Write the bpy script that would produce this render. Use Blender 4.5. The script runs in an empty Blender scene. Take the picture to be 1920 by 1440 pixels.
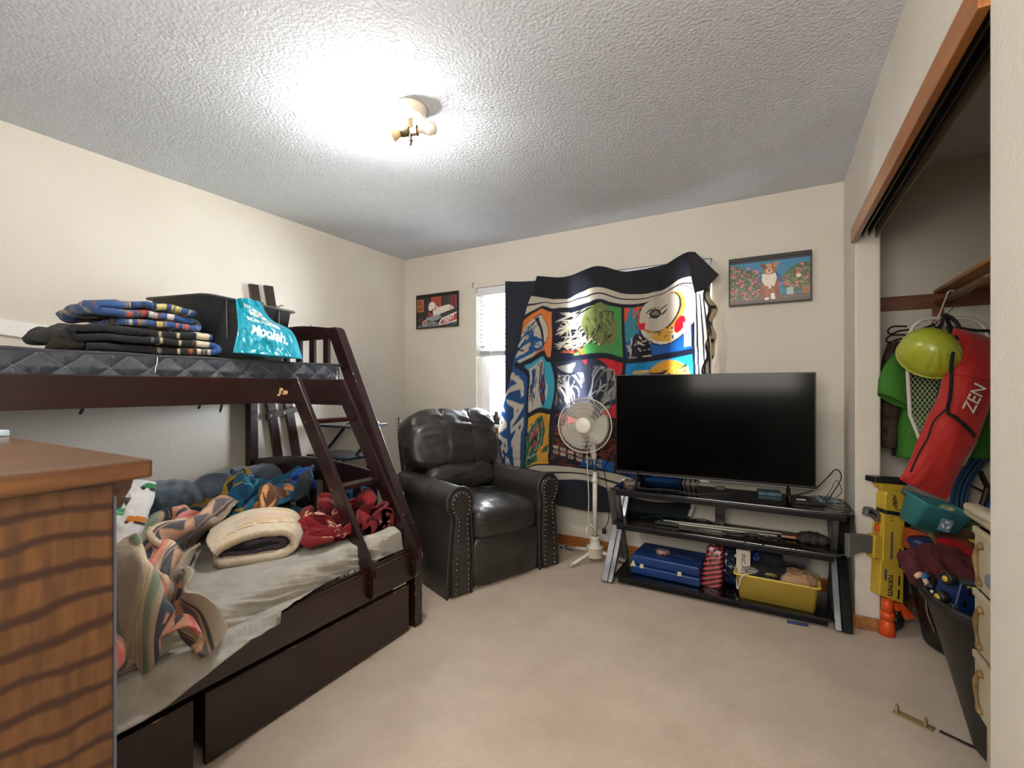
import bpy, bmesh, math, random
import numpy as np
from mathutils import Vector, Matrix, Euler
C = bpy.context.scene
COL = C.collection
R = math.radians
random.seed(4)
# ------------------------------------------------------------------ camera, sky, lamps, exposure
YAW = math.atan(489 / 865.)
cam_d = bpy.data.cameras.new('camera')
cam_d.sensor_width = 36
cam_d.lens = 865 / 1920 * 36
cam_d.shift_y = 7 / 1920
cam_d.clip_start = .02
cam_d.dof.use_dof = True
cam_d.dof.focus_distance = 2.8
cam_d.dof.aperture_fstop = 5.6
cam = bpy.data.objects.new('camera', cam_d)
COL.objects.link(cam)
cam.location = (0, 0, 1.22)
cam.rotation_euler = (R(90), 0, YAW)
C.camera = cam
C.view_settings.view_transform = 'Standard'
C.view_settings.look = 'None'
C.view_settings.gamma = 1
C.view_settings.use_curve_mapping = False
C.view_settings.exposure = 3.07
W = bpy.data.worlds.new('sky'); C.world = W; W.use_nodes = True
W.node_tree.nodes['Background'].inputs[0].default_value = (.86, .93, 1, 1)
W.node_tree.nodes['Background'].inputs[1].default_value = 17.5
C.cycles.use_denoising = True
C.cycles.max_bounces = 9
C.cycles.diffuse_bounces = 5
C.cycles.glossy_bounces = 4
C.cycles.transmission_bounces = 6
C.cycles.sample_clamp_indirect = 8
C.cycles.caustics_reflective = False
C.cycles.caustics_refractive = False
BULB_WATTS = 14
def light(name, kind, loc, power, col, size=.1, rot=(0, 0, 0), size_y=None, portal=False):
    l = bpy.data.lights.new(name, kind); l.energy = power; l.color = col
    if kind == 'AREA':
        l.size = size
        if size_y: l.shape = 'RECTANGLE'; l.size_y = size_y
        if portal: l.cycles.is_portal = True
    else: l.shadow_soft_size = size
    o = bpy.data.objects.new(name, l); COL.objects.link(o); o.location = loc; o.rotation_euler = rot
    return o
light('window_portal', 'AREA', (-1.30, 3.50, 1.49), 1, (1, 1, 1), 1.9, (R(90), 0, R(180)), 1.2, portal=True)
light('ceiling_bulb_light', 'POINT', (-1.467, 1.503, 2.335), BULB_WATTS, (1, .985, .96), .035)
light('added_fill_light', 'AREA', (-.35, -.85, 1.70), 7.6, (1, .94, .84), 1.3, (R(94), 0, R(4)), 1.0)  # soft fill added behind the camera to brighten the room, no visible lamp

# ------------------------------------------------------------------ numpy noise
_rng = np.random.RandomState(7)
_P = np.concatenate([_rng.permutation(256)] * 2)
_G = _rng.normal(size=(256, 3)); _G /= np.linalg.norm(_G, axis=1)[:, None]
def pn(x, y, z=0.):
    x, y, z = np.broadcast_arrays(np.asarray(x, float), np.asarray(y, float), np.asarray(z, float))
    xi, yi, zi = np.floor(x).astype(int), np.floor(y).astype(int), np.floor(z).astype(int)
    xf, yf, zf = x - xi, y - yi, z - zi
    f = lambda t: t * t * t * (t * (t * 6 - 15) + 10)
    u, v, w = f(xf), f(yf), f(zf)
    def g(a, b, c):
        h = _P[(_P[(_P[(xi + a) & 255] + yi + b) & 255] + zi + c) & 255]
        q = _G[h]
        return q[..., 0] * (xf - a) + q[..., 1] * (yf - b) + q[..., 2] * (zf - c)
    L = lambda a, b, t: a + (b - a) * t
    return L(L(L(g(0, 0, 0), g(1, 0, 0), u), L(g(0, 1, 0), g(1, 1, 0), u), v),
             L(L(g(0, 0, 1), g(1, 0, 1), u), L(g(0, 1, 1), g(1, 1, 1), u), v), w) * 1.5
def fbm(x, y, z=0., o=4):
    s = 0; a = 1.
    for i in range(o):
        s = s + a * pn(np.asarray(x) * 2 ** i, np.asarray(y) * 2 ** i, np.asarray(z) * 2 ** i + 17 * i); a *= .5
    return s
def ridge(x, y, z=0., o=3):
    s = 0; a = 1.
    for i in range(o):
        s = s + a * (1 - np.abs(pn(np.asarray(x) * 2 ** i, np.asarray(y) * 2 ** i, np.asarray(z) * 2 ** i + 9 * i)) * 2); a *= .5
    return s
def sm(a, b, x):
    t = np.clip((np.asarray(x, float) - a) / (b - a), 0, 1); return t * t * (3 - 2 * t)

# ------------------------------------------------------------------ materials
_M = {}
def lin(c):
    if isinstance(c, str):
        c = [int(c[i:i + 2], 16) / 255 for i in (0, 2, 4)]
        c = [x / 12.92 if x <= .04045 else ((x + .055) / 1.055) ** 2.4 for x in c]
    return tuple(c[:3])
def mat(name, col='808080', rough=.6, metal=0., col2=None, nscale=8., nfac=1., bump=0., bscale=60., bdet=4., coat=0., sheen=0.,
        attr=False, transl=0., emit=None, trans=0., alpha=1., stretch=(1, 1, 1), spec=.5, bdist=.01, rough2=None, aniso_bump=None, wave=None, ndet=5):
    if name in _M: return _M[name]
    m = bpy.data.materials.new(name); m.use_nodes = True; _M[name] = m
    nt = m.node_tree; N = nt.nodes; K = nt.links
    b = N['Principled BSDF']; out = N['Material Output']
    c = lin(col) + (1,)
    b.inputs['Base Color'].default_value = c
    b.inputs['Roughness'].default_value = rough; b.inputs['Metallic'].default_value = metal
    b.inputs['Coat Weight'].default_value = coat; b.inputs['Coat Roughness'].default_value = .12
    b.inputs['Sheen Weight'].default_value = sheen; b.inputs['Specular IOR Level'].default_value = spec
    b.inputs['Transmission Weight'].default_value = trans; b.inputs['Alpha'].default_value = alpha
    tc = N.new('ShaderNodeTexCoord'); mp = N.new('ShaderNodeMapping'); mp.inputs['Scale'].default_value = stretch
    K.new(tc.outputs['Object'], mp.inputs['Vector'])
    src = None
    if attr:
        a = N.new('ShaderNodeAttribute'); a.attribute_name = 'Col'; src = a.outputs['Color']
    if col2 or attr:
        n = N.new('ShaderNodeTexNoise'); n.inputs['Scale'].default_value = nscale; n.inputs['Detail'].default_value = ndet; n.inputs['Roughness'].default_value = .5 if ndet < 9 else .68
        K.new(mp.outputs[0], n.inputs['Vector'])
        cr = N.new('ShaderNodeMapRange'); cr.inputs[1].default_value = .35; cr.inputs[2].default_value = .65
        K.new(n.outputs[0], cr.inputs[0])
        mx = N.new('ShaderNodeMix'); mx.data_type = 'RGBA'
        if attr:
            mx.blend_type = 'MULTIPLY'; K.new(src, mx.inputs[6]); mx.inputs[7].default_value = (.86, .86, .86, 1); 
            K.new(cr.outputs[0], mx.inputs[0])
        else:
            mx.inputs[6].default_value = c; mx.inputs[7].default_value = lin(col2) + (1,)
            fm = N.new('ShaderNodeMath'); fm.operation = 'MULTIPLY'; fm.inputs[1].default_value = nfac
            K.new(cr.outputs[0], fm.inputs[0]); K.new(fm.outputs[0], mx.inputs[0])
        src = mx.outputs[2]
        K.new(src, b.inputs['Base Color'])
        if rough2 is not None:
            rr = N.new('ShaderNodeMapRange'); rr.inputs[3].default_value = rough; rr.inputs[4].default_value = rough2
            K.new(cr.outputs[0], rr.inputs[0]); K.new(rr.outputs[0], b.inputs['Roughness'])
    if wave:
        w = N.new('ShaderNodeTexWave'); w.wave_type = 'BANDS'; w.bands_direction = wave[0]
        w.inputs['Scale'].default_value = wave[1]; w.inputs['Distortion'].default_value = wave[2]
        w.inputs['Detail'].default_value = 3; w.inputs['Detail Scale'].default_value = wave[3]
        K.new(tc.outputs['Object'], w.inputs['Vector'])
        rp = N.new('ShaderNodeValToRGB'); rp.color_ramp.elements[0].position = wave[5]; rp.color_ramp.elements[0].color = (1, 1, 1, 1)
        rp.color_ramp.elements[1].position = wave[6]; rp.color_ramp.elements[1].color = (0, 0, 0, 1)
        K.new(w.outputs['Fac'], rp.inputs[0])
        mx2 = N.new('ShaderNodeMix'); mx2.data_type = 'RGBA'; K.new(rp.outputs[0], mx2.inputs[0])
        if src is not None: K.new(src, mx2.inputs[6])
        else: mx2.inputs[6].default_value = c
        mx2.inputs[7].default_value = lin(wave[4]) + (1,)
        K.new(mx2.outputs[2], b.inputs['Base Color']); src = mx2.outputs[2]
    if bump:
        n2 = N.new('ShaderNodeTexNoise'); n2.inputs['Scale'].default_value = bscale; n2.inputs['Detail'].default_value = bdet
        K.new(mp.outputs[0], n2.inputs['Vector'])
        bp = N.new('ShaderNodeBump'); bp.inputs['Strength'].default_value = bump; bp.inputs['Distance'].default_value = bdist
        K.new(n2.outputs[0], bp.inputs['Height']); K.new(bp.outputs[0], b.inputs['Normal'])
    if emit:
        b.inputs['Emission Color'].default_value = lin(emit[0]) + (1,); b.inputs['Emission Strength'].default_value = emit[1]
    if transl:
        t = N.new('ShaderNodeBsdfTranslucent'); ms = N.new('ShaderNodeMixShader'); ms.inputs[0].default_value = transl
        if src is not None: K.new(src, t.inputs[0])
        else: t.inputs[0].default_value = c
        K.new(b.outputs[0], ms.inputs[1]); K.new(t.outputs[0], ms.inputs[2]); K.new(ms.outputs[0], out.inputs[0])
    return m

# ------------------------------------------------------------------ mesh helpers
WOFF = {}
def link(name, me, m, parent=None, smooth=False, offset=True):
    if me.polygons and smooth: me.polygons.foreach_set('use_smooth', [True] * len(me.polygons))
    if m and not me.materials: me.materials.append(m)
    o = bpy.data.objects.new(name, me); COL.objects.link(o)
    if parent is not None:
        o.parent = parent
        w_ = WOFF.get(parent.name)
        if w_:
            if offset: me.transform(Matrix.Translation(-Vector(w_)))
            WOFF[o.name] = w_
    return o
def thing(name, label, cat, loc=(0, 0, 0), rz=0, group=None, world=True):
    """Empty at the thing's base; with world=True its parts are given in room coordinates."""
    o = bpy.data.objects.new(name, None); COL.objects.link(o); o.empty_display_size = .05
    o.location = loc; o.rotation_euler = (0, 0, rz)
    o['label'] = label; o['category'] = cat
    if group: o['group'] = group
    if world: WOFF[o.name] = tuple(loc)
    return o
def tag(o, label, cat, group=None):
    o['label'] = label; o['category'] = cat
    if group: o['group'] = group
    return o
def struct(o): o['kind'] = 'structure'; return o
def rebase(o):
    """put a single-mesh object's origin at its base centre"""
    me = o.data; n = len(me.vertices); a = np.empty(n * 3); me.vertices.foreach_get('co', a); a = a.reshape(-1, 3)
    c = Vector(((a[:, 0].min() + a[:, 0].max()) / 2, (a[:, 1].min() + a[:, 1].max()) / 2, a[:, 2].min()))
    me.transform(Matrix.Translation(-c)); o.location = c
    return o
def obj(name, bm, m, parent=None, smooth=False):
    me = bpy.data.meshes.new(name); bm.to_mesh(me); bm.free()
    return link(name, me, m, parent, smooth)
def raw(name, v, f, m, parent=None, smooth=False):
    me = bpy.data.meshes.new(name); me.from_pydata([tuple(map(float, p)) for p in v], [], [tuple(map(int, q)) for q in f]); me.update()
    return link(name, me, m, parent, smooth)
def box(bm, x0, x1, y0, y1, z0, z1, bev=0., M=None, seg=2):
    r = bmesh.ops.create_cube(bm, size=1)
    S = Matrix.Translation(((x0 + x1) / 2, (y0 + y1) / 2, (z0 + z1) / 2)) @ Matrix.Diagonal((abs(x1 - x0), abs(y1 - y0), abs(z1 - z0), 1))
    if M is not None: S = M @ S
    bmesh.ops.transform(bm, matrix=S, verts=r['verts'])
    if bev:
        es = list({e for v in r['verts'] for e in v.link_edges})
        bmesh.ops.bevel(bm, geom=es, offset=bev, segments=seg, profile=.6, affect='EDGES')
    return bm
def B(*a, **k): return box(bmesh.new(), *a, **k)
def prism(bm, pts, d0, d1, ax='y', bev=0., seg=2, M=None):
    """outline pts (a,b) extruded between d0 and d1. ax y: (x,z); ax x: (y,z); ax z: (x,y)"""
    f = {'y': lambda a, b, d: (a, d, b), 'x': lambda a, b, d: (d, a, b), 'z': lambda a, b, d: (a, b, d)}[ax]
    v0 = [bm.verts.new(f(a, b, d0)) for a, b in pts]; v1 = [bm.verts.new(f(a, b, d1)) for a, b in pts]
    n = len(pts); fs = [bm.faces.new(v0), bm.faces.new(v1[::-1])]
    for i in range(n): fs.append(bm.faces.new((v0[i], v1[i], v1[(i + 1) % n], v0[(i + 1) % n])))
    bmesh.ops.recalc_face_normals(bm, faces=fs)
    if M is not None: bmesh.ops.transform(bm, matrix=M, verts=v0 + v1)
    if bev:
        es = list({e for q in (fs[0], fs[1]) for e in q.edges})
        bmesh.ops.bevel(bm, geom=es, offset=bev, segments=seg, profile=.6, affect='EDGES')
    return bm
def tube(bm, path, r, n=8, cap=True, closed=False):
    P = [Vector(p) for p in path]; rs = r if hasattr(r, '__len__') else [r] * len(P)
    rings = []; up = Vector((0, 0, 1)); prev = None
    for i, p in enumerate(P):
        if closed: t = P[(i + 1) % len(P)] - P[i - 1]
        else: t = (P[min(i + 1, len(P) - 1)] - P[max(i - 1, 0)])
        t.normalize()
        if prev is None:
            a = t.cross(up) if abs(t.dot(up)) < .95 else t.cross(Vector((1, 0, 0)))
        else: a = prev - t * prev.dot(t)
        a.normalize(); prev = a; b_ = t.cross(a)
        rings.append([bm.verts.new(p + (a * math.cos(2 * math.pi * k / n) + b_ * math.sin(2 * math.pi * k / n)) * rs[i]) for k in range(n)])
    m = len(rings)
    for i in range(m if closed else m - 1):
        A, D = rings[i], rings[(i + 1) % m]
        for k in range(n): bm.faces.new((A[k], A[(k + 1) % n], D[(k + 1) % n], D[k]))
    if cap and not closed: bm.faces.new(rings[0][::-1]); bm.faces.new(rings[-1])
    return bm
def smoothpath(pts, k=6):
    P = [Vector(p) for p in pts]; out = []
    for i in range(len(P) - 1):
        p0, p1, p2, p3 = P[max(i - 1, 0)], P[i], P[i + 1], P[min(i + 2, len(P) - 1)]
        for j in range(k):
            t = j / k
            out.append(.5 * ((2 * p1) + (p2 - p0) * t + (2 * p0 - 5 * p1 + 4 * p2 - p3) * t * t + (3 * p1 - p0 - 3 * p2 + p3) * t ** 3))
    out.append(P[-1]); return out
def lathe(bm, prof, c=(0, 0, 0), n=32, M=None, cap=True):
    rings = []
    for r, z in prof:
        rings.append([bm.verts.new((c[0] + r * math.cos(2 * math.pi * k / n), c[1] + r * math.sin(2 * math.pi * k / n), c[2] + z)) for k in range(n)])
    for A, D in zip(rings, rings[1:]):
        for k in range(n): bm.faces.new((A[k], A[(k + 1) % n], D[(k + 1) % n], D[k]))
    if cap: bm.faces.new(rings[0][::-1]); bm.faces.new(rings[-1])
    if M is not None: bmesh.ops.transform(bm, matrix=M, verts=[v for r_ in rings for v in r_])
    return bm
def loft(bm, secs, n=24, k=2.4, cap=True):
    """secs: (centre, half axis a, half axis b) -> superelliptic tube"""
    rings = []
    for c, a, b in secs:
        c, a, b = Vector(c), Vector(a), Vector(b); rg = []
        for i in range(n):
            t = 2 * math.pi * i / n; ct, st = math.cos(t), math.sin(t)
            rg.append(bm.verts.new(c + a * (math.copysign(abs(ct) ** (2 / k), ct)) + b * (math.copysign(abs(st) ** (2 / k), st))))
        rings.append(rg)
    for A, D in zip(rings, rings[1:]):
        for i in range(n): bm.faces.new((A[i], A[(i + 1) % n], D[(i + 1) % n], D[i]))
    if cap: bm.faces.new(rings[0][::-1]); bm.faces.new(rings[-1])
    bmesh.ops.recalc_face_normals(bm, faces=bm.faces[:])
    return bm
def cushion(name, c, half, m, parent=None, k=5., N=22, puff=(0, 0, 0), disp=None, M=None):
    """rounded, puffed box; disp(P unit coords, pos)->offset array along normal"""
    lin_ = np.linspace(-1, 1, N + 1); vs, fs, off = [], [], 0
    for ax in range(3):
        for s in (-1, 1):
            a, b = np.meshgrid(lin_, lin_, indexing='ij'); p = np.zeros((N + 1, N + 1, 3))
            p[..., ax] = s; p[..., (ax + 1) % 3] = a; p[..., (ax + 2) % 3] = b
            vs.append(p.reshape(-1, 3))
            idx = np.arange((N + 1) ** 2).reshape(N + 1, N + 1) + off
            q = np.stack([idx[:-1, :-1], idx[1:, :-1], idx[1:, 1:], idx[:-1, 1:]], -1).reshape(-1, 4)
            fs.append(q if s > 0 else q[:, ::-1]); off += (N + 1) ** 2
    v = np.concatenate(vs); f = np.concatenate(fs)
    key = np.round(v * 1e5).astype(np.int64); _, first, inv = np.unique(key, axis=0, return_index=True, return_inverse=True)
    inv = inv.reshape(-1); v = v[first]; f = inv[f]
    r = (np.abs(v) ** k).sum(1) ** (1 / k); q = v / r[:, None]
    pos = q * np.array(half)
    for ax in range(3):
        o1, o2 = (ax + 1) % 3, (ax + 2) % 3
        pos[:, ax] += np.sign(q[:, ax]) * np.abs(q[:, ax]) ** 3 * puff[ax] * (1 - q[:, o1] ** 2) * (1 - q[:, o2] ** 2)
    if disp is not None:
        nn = q / np.array(half); nn /= np.linalg.norm(nn, axis=1)[:, None]
        pos = pos + nn * disp(q, pos)[:, None]
    if M is not None:
        Mm = np.array(M.to_3x3()); pos = pos @ Mm.T
    pos = pos + np.array(c)
    return raw(name, pos, f, m, parent, True)

# ------------------------------------------------------------------ canvas painting -> colour attribute
class Cv:
    def __init__(s, w, h, bg):
        s.w, s.h = w, h; s.a = np.empty((h, w, 3)); s.a[:] = lin(bg)
    def poly(s, pts, col, op=1.):
        p = np.array(pts, float) * [s.w, s.h]
        x0, y0 = np.maximum(np.floor(p.min(0)).astype(int), 0); x1 = min(int(p[:, 0].max()) + 2, s.w); y1 = min(int(p[:, 1].max()) + 2, s.h)
        if x1 <= x0 or y1 <= y0: return s
        X, Y = np.meshgrid(np.arange(x0, x1) + .5, np.arange(y0, y1) + .5); ins = np.zeros(X.shape, bool)
        for (ax, ay), (bx, by) in zip(p, np.roll(p, -1, 0)):
            if ay == by: continue
            ins ^= ((ay > Y) != (by > Y)) & (X < (bx - ax) * (Y - ay) / (by - ay) + ax)
        reg = s.a[y0:y1, x0:x1]; reg[ins] = reg[ins] * (1 - op) + np.array(lin(col)) * op
        return s
    def rect(s, x0, y0, x1, y1, col, op=1.): return s.poly([(x0, y0), (x1, y0), (x1, y1), (x0, y1)], col, op)
    def ell(s, cx, cy, rx, ry, col, rot=0., op=1., n=28):
        c, si = math.cos(rot), math.sin(rot)
        return s.poly([(cx + rx * math.cos(t) * c - ry * math.sin(t) * si, cy + rx * math.cos(t) * si + ry * math.sin(t) * c) for t in [2 * math.pi * i / n for i in range(n)]], col, op)
    def line(s, pts, w, col, taper=False):
        asp = s.w / s.h
        for i in range(len(pts) - 1):
            (ax, ay), (bx, by) = pts[i], pts[i + 1]
            dx, dy = (bx - ax) * asp, by - ay; l = math.hypot(dx, dy) or 1e-9
            nx, ny = -dy / l * w / asp / 2, dx / l * w / 2
            e = .15 if taper and i == len(pts) - 2 else 1
            b_ = .15 if taper and i == 0 else 1
            s.poly([(ax + nx * b_, ay + ny * b_), (bx + nx * e, by + ny * e), (bx - nx * e, by - ny * e), (ax - nx * b_, ay - ny * b_)], col)
            if not taper and len(pts) > 2: s.ell(bx, by, w / asp / 2, w / 2, col, n=8)
        return s
    def text(s, t, x, y, h, col, rot=0., shear=0., bold=0., asp=1., flip=False):
        cu = bpy.data.curves.new('t', 'FONT'); cu.body = t; cu.size = 1; cu.offset = bold; cu.align_x = 'CENTER'; cu.align_y = 'CENTER'; cu.shear = shear
        o = bpy.data.objects.new('t', cu); COL.objects.link(o); me = o.to_mesh()
        vs = [v.co.copy() for v in me.vertices]; c, si = math.cos(rot), math.sin(rot); A = s.w / s.h
        for pl in me.polygons:
            q = []
            for i in pl.vertices:
                px, py = vs[i].x * h * asp, vs[i].y * h
                if flip: px = -px
                q.append((x + (px * c - py * si) / A, y + px * si + py * c))
            s.poly(q, col)
        o.to_mesh_clear(); bpy.data.objects.remove(o); bpy.data.curves.remove(cu)
        return s
    def sample(s, u, v):
        x = np.clip(u * s.w - .5, 0, s.w - 1.001); y = np.clip(v * s.h - .5, 0, s.h - 1.001)
        xi, yi = x.astype(int), y.astype(int); fx, fy = (x - xi)[..., None], (y - yi)[..., None]
        xj, yj = np.minimum(xi + 1, s.w - 1), np.minimum(yi + 1, s.h - 1)
        return (s.a[yi, xi] * (1 - fx) + s.a[yi, xj] * fx) * (1 - fy) + (s.a[yj, xi] * (1 - fx) + s.a[yj, xj] * fx) * fy
    def brush(s, x0, y0, x1, y1, n, cols, L=.1, w=.01, ang=0., spread=.5, seed=1, curve=.4):
        """comic-style strokes inside a rectangle"""
        r = random.Random(seed)
        for i in range(n):
            x, y = r.uniform(x0, x1), r.uniform(y0, y1); a = ang + r.uniform(-spread, spread); k = r.uniform(-curve, curve); l = L * r.uniform(.5, 1.2) / 4
            pts = [(x, y)]
            for j in range(4):
                x += math.cos(a) * l; y += math.sin(a) * l * s.w / s.h; a += k; pts.append((min(max(x, x0), x1), min(max(y, y0), y1)))
            s.line(pts, w * r.uniform(.5, 1.4), r.choice(cols), taper=True)
        return s
def setcol(me, cols):
    ca = me.color_attributes.new('Col', 'FLOAT_COLOR', 'POINT'); a = np.ones((len(me.vertices), 4), np.float32); a[:, :3] = cols; ca.data.foreach_set('color', a.ravel())
def grid(name, P, cv, m, parent=None, uv=None, solid=0., wrap=False):
    """P: (nu, nv, 3) points; cv painted over it (u along axis 0)"""
    nu, nv = P.shape[:2]; idx = np.arange(nu * nv).reshape(nu, nv)
    f = np.stack([idx[:-1, :-1], idx[1:, :-1], idx[1:, 1:], idx[:-1, 1:]], -1).reshape(-1, 4)
    me = bpy.data.meshes.new(name); n = len(f)
    me.vertices.add(nu * nv); me.vertices.foreach_set('co', P.reshape(-1).astype(np.float32))
    me.loops.add(n * 4); me.loops.foreach_set('vertex_index', f.reshape(-1).astype(np.int32))
    me.polygons.add(n); me.polygons.foreach_set('loop_start', (np.arange(n) * 4).astype(np.int32))
    me.update(calc_edges=True); me.validate()
    if cv is not None:
        if uv is None:
            u, v = np.meshgrid(np.linspace(0, 1, nu), np.linspace(0, 1, nv), indexing='ij')
        else: u, v = uv
        setcol(me, cv.sample(u, v).reshape(-1, 3))
    o = link(name, me, m, parent, True)
    if solid:
        s = o.modifiers.new('thick', 'SOLIDIFY'); s.thickness = solid; s.offset = 0
    return o
def textmesh(name, t, size, m, loc, rot, parent=None, depth=.0006, bold=0., shear=0., asp=1., align='CENTER', local=False):
    cu = bpy.data.curves.new('t', 'FONT'); cu.body = t; cu.size = size; cu.offset = bold * size; cu.shear = shear; cu.align_x = align; cu.align_y = 'CENTER'; cu.extrude = depth; cu.resolution_u = 3
    o = bpy.data.objects.new('t', cu); COL.objects.link(o); me = bpy.data.meshes.new_from_object(o); bpy.data.objects.remove(o); bpy.data.curves.remove(cu)
    me.transform((Matrix.Translation(loc) @ (rot.to_4x4() if not isinstance(rot, (tuple, list)) else Euler(rot).to_matrix().to_4x4()) @ Matrix.Diagonal((asp, 1, 1, 1))))
    me.materials.clear()
    return link(name, me, m, parent)

# ------------------------------------------------------------------ common materials
M_wall = mat('wall_paint', (.62, .575, .505), .75, col2=(.59, .545, .475), nscale=2.5, bump=.35, bscale=95, bdet=3, bdist=.004)
M_ceil = mat('ceiling_texture', (.62, .645, .69), .85, col2=(.57, .595, .64), nscale=40, bump=.9, bscale=75, bdet=5, bdist=.008)
M_carpet = mat('beige_carpet', (.70, .57, .45), .95, col2=(.46, .36, .265), nscale=2.4, ndet=14, bump=1., bscale=260, bdet=3, bdist=.006, sheen=.1, nfac=.55)
M_white = mat('white_paint', (.80, .79, .77), .4, col2=(.75, .74, .72), nscale=6)
M_trim = mat('stained_oak_trim', 'A8682E', .42, col2='8E5220', nscale=5, stretch=(6, .6, 8), bump=.15, bscale=40, coat=.2)
M_pine = mat('pine', 'A8733F', .5, col2='8A5527', nscale=5, stretch=(6, .7, 6), bump=.1, bscale=30, coat=.1)
M_cleat = mat('closet_board', '7A4722', .5, col2='5C3215', nscale=5, stretch=(.8, 6, 8), bump=.1, bscale=30)
M_esp = mat('espresso_wood', '2A1110', .28, col2='1A0B0C', nscale=4, stretch=(5, .5, 7), bump=.06, bscale=50, coat=.35, rough2=.4)
M_brass = mat('brass_bolt', 'B79A5A', .3, 1.)
M_steel = mat('steel', '9A9A98', .35, 1., col2='85858A', nscale=30)
M_black = mat('black_plastic', '0B0B0C', .4, col2='141415', nscale=12)
M_rubber = mat('black_rubber', '0D0D0E', .45, col2='1B1A19', nscale=5, bump=.15, bscale=30)
M_wplastic = mat('white_plastic', 'D9D4CB', .4, col2='C9C3B8', nscale=9)
M_print_w = mat('white_print', 'E8E4DC', .6, col2='D6D0C4', nscale=20)
M_print_k = mat('black_print', '101010', .6, col2='1A1A1A', nscale=20)
M_cloth = mat('printed_cloth', rough=.85, attr=True, nscale=120, bump=.25, bscale=500, bdist=.001, sheen=.15)
M_fleece = mat('fleece', rough=.95, attr=True, nscale=90, bump=.9, bscale=330, bdist=.003, sheen=.08)

# ================================================================== SETTING
XL, XR, YB, YF, H = -3.066, .365, 3.339, -.95, 2.44
XC = 1.16          # closet back wall
WX0, WX1, WZ0, WZ1 = -2.245, -.353, .905, 2.087
def walls(name, boxes, m=M_wall):
    bm = bmesh.new()
    for b in boxes: box(bm, *b)
    return struct(obj(name, bm, m))
struct(obj('floor', B(XL - .12, XC + .12, -2.6, YB + .12, -.1, 0), M_carpet))
struct(obj('ceiling', B(XL - .12, XC + .12, -2.6, YB + .16, H, H + .1), M_ceil))
walls('wall_left', [(XL - .12, XL, -2.6, YB + .16, 0, H)])
walls('wall_back', [(XL, WX0, YB, YB + .16, 0, H), (WX1, XC, YB, YB + .16, 0, H), (WX0, WX1, YB, YB + .16, 0, WZ0), (WX0, WX1, YB, YB + .16, WZ1, H)])
bm = bmesh.new(); box(bm, XR, XR + .105, 2.912, YB, 0, H, .012, seg=3)
wr = struct(obj('wall_right', bm, M_wall))
walls('wall_right_near', [(XR, XR + .105, YF, 1.227, 0, H)])
walls('wall_right_header', [(XR, XR + .105, 1.227, 2.912, 2.03, H)])
walls('wall_closet_rear', [(XC, XC + .12, -.95, YB + .16, 0, H)])
walls('wall_closet_side', [(XR + .105, XC, .78, .90, 0, H)])
walls('wall_front', [(XL, -.95, YF - .1, YF, 0, H), (-.1, XC, YF - .1, YF, 0, H), (-.95, -.1, YF - .1, YF, 2.03, H)])
walls('wall_hall', [(XL, XC + .12, -2.6, -2.5, 0, H), (XC, XC + .12, -2.5, YF, 0, H)])
for nm, b in (('baseboard_back', (-3.06, XR, YB - .013, YB, 0, .075)), ('baseboard_left', (XL, XL + .013, 1.0, YB, 0, .075)),
              ('baseboard_right', (XR - .012, XR, 2.90, YB, 0, .07)), ('baseboard_closet', (XR + .106, XC, YB - .012, YB, 0, .07))):
    struct(obj(nm, B(*b, .004), M_trim))
struct(obj('baseboard_stub', B(XR - .005, XR + .118, 2.896, 2.911, 0, .065, .004), M_pine))
# closet header board, its track and the closet rod, shelf and cleats
struct(obj('trim_1', B(XR - .018, XR + .004, 1.227, 2.915, 1.958, 2.034, .003), M_trim))
tr = thing('door_track', 'dark metal sliding door track under the closet header', 'track', (.42, 2.07, 2.005))
obj('channel', B(.392, .398, 1.23, 2.905, 1.985, 2.03), mat('track_metal', '4A4641', .45, .9), tr)
obj('channel', B(.418, .422, 1.23, 2.905, 1.985, 2.03), _M['track_metal'], tr)
obj('channel', B(.446, .452, 1.23, 2.905, 1.972, 2.03), mat('track_lip', '7A6A55', .5, .5), tr)
obj('track_top', B(.392, .452, 1.23, 2.905, 2.024, 2.0299), _M['track_metal'], tr)
for y in (1.55, 2.0, 2.45, 2.75): obj('screw', lathe(bmesh.new(), [(.004, -.003), (.004, 0)], (.408, y, 2.023), 8), M_steel, tr)
g = obj('trim_2', B(.472, XC, YB - .02, YB, 1.655, 1.733, .003), M_cleat); struct(g)
g = obj('trim_3', B(XR + .39, XR + .435, YB - .035, YB - .0195, 1.30, 1.655, .003), M_cleat); struct(g)
s = rebase(obj('closet_shelf', B(.765, XC, .905, YB - .001, 1.734, 1.752, .002), M_pine)); tag(s, 'wooden shelf board above the closet rod', 'shelf')
s = rebase(obj('closet_rod', tube(bmesh.new(), [(.782, .901, 1.68), (.782, YB - .021, 1.68)], .0165, 16), M_pine, None, True)); tag(s, 'round wooden hanging rod in the closet', 'rod')
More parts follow.
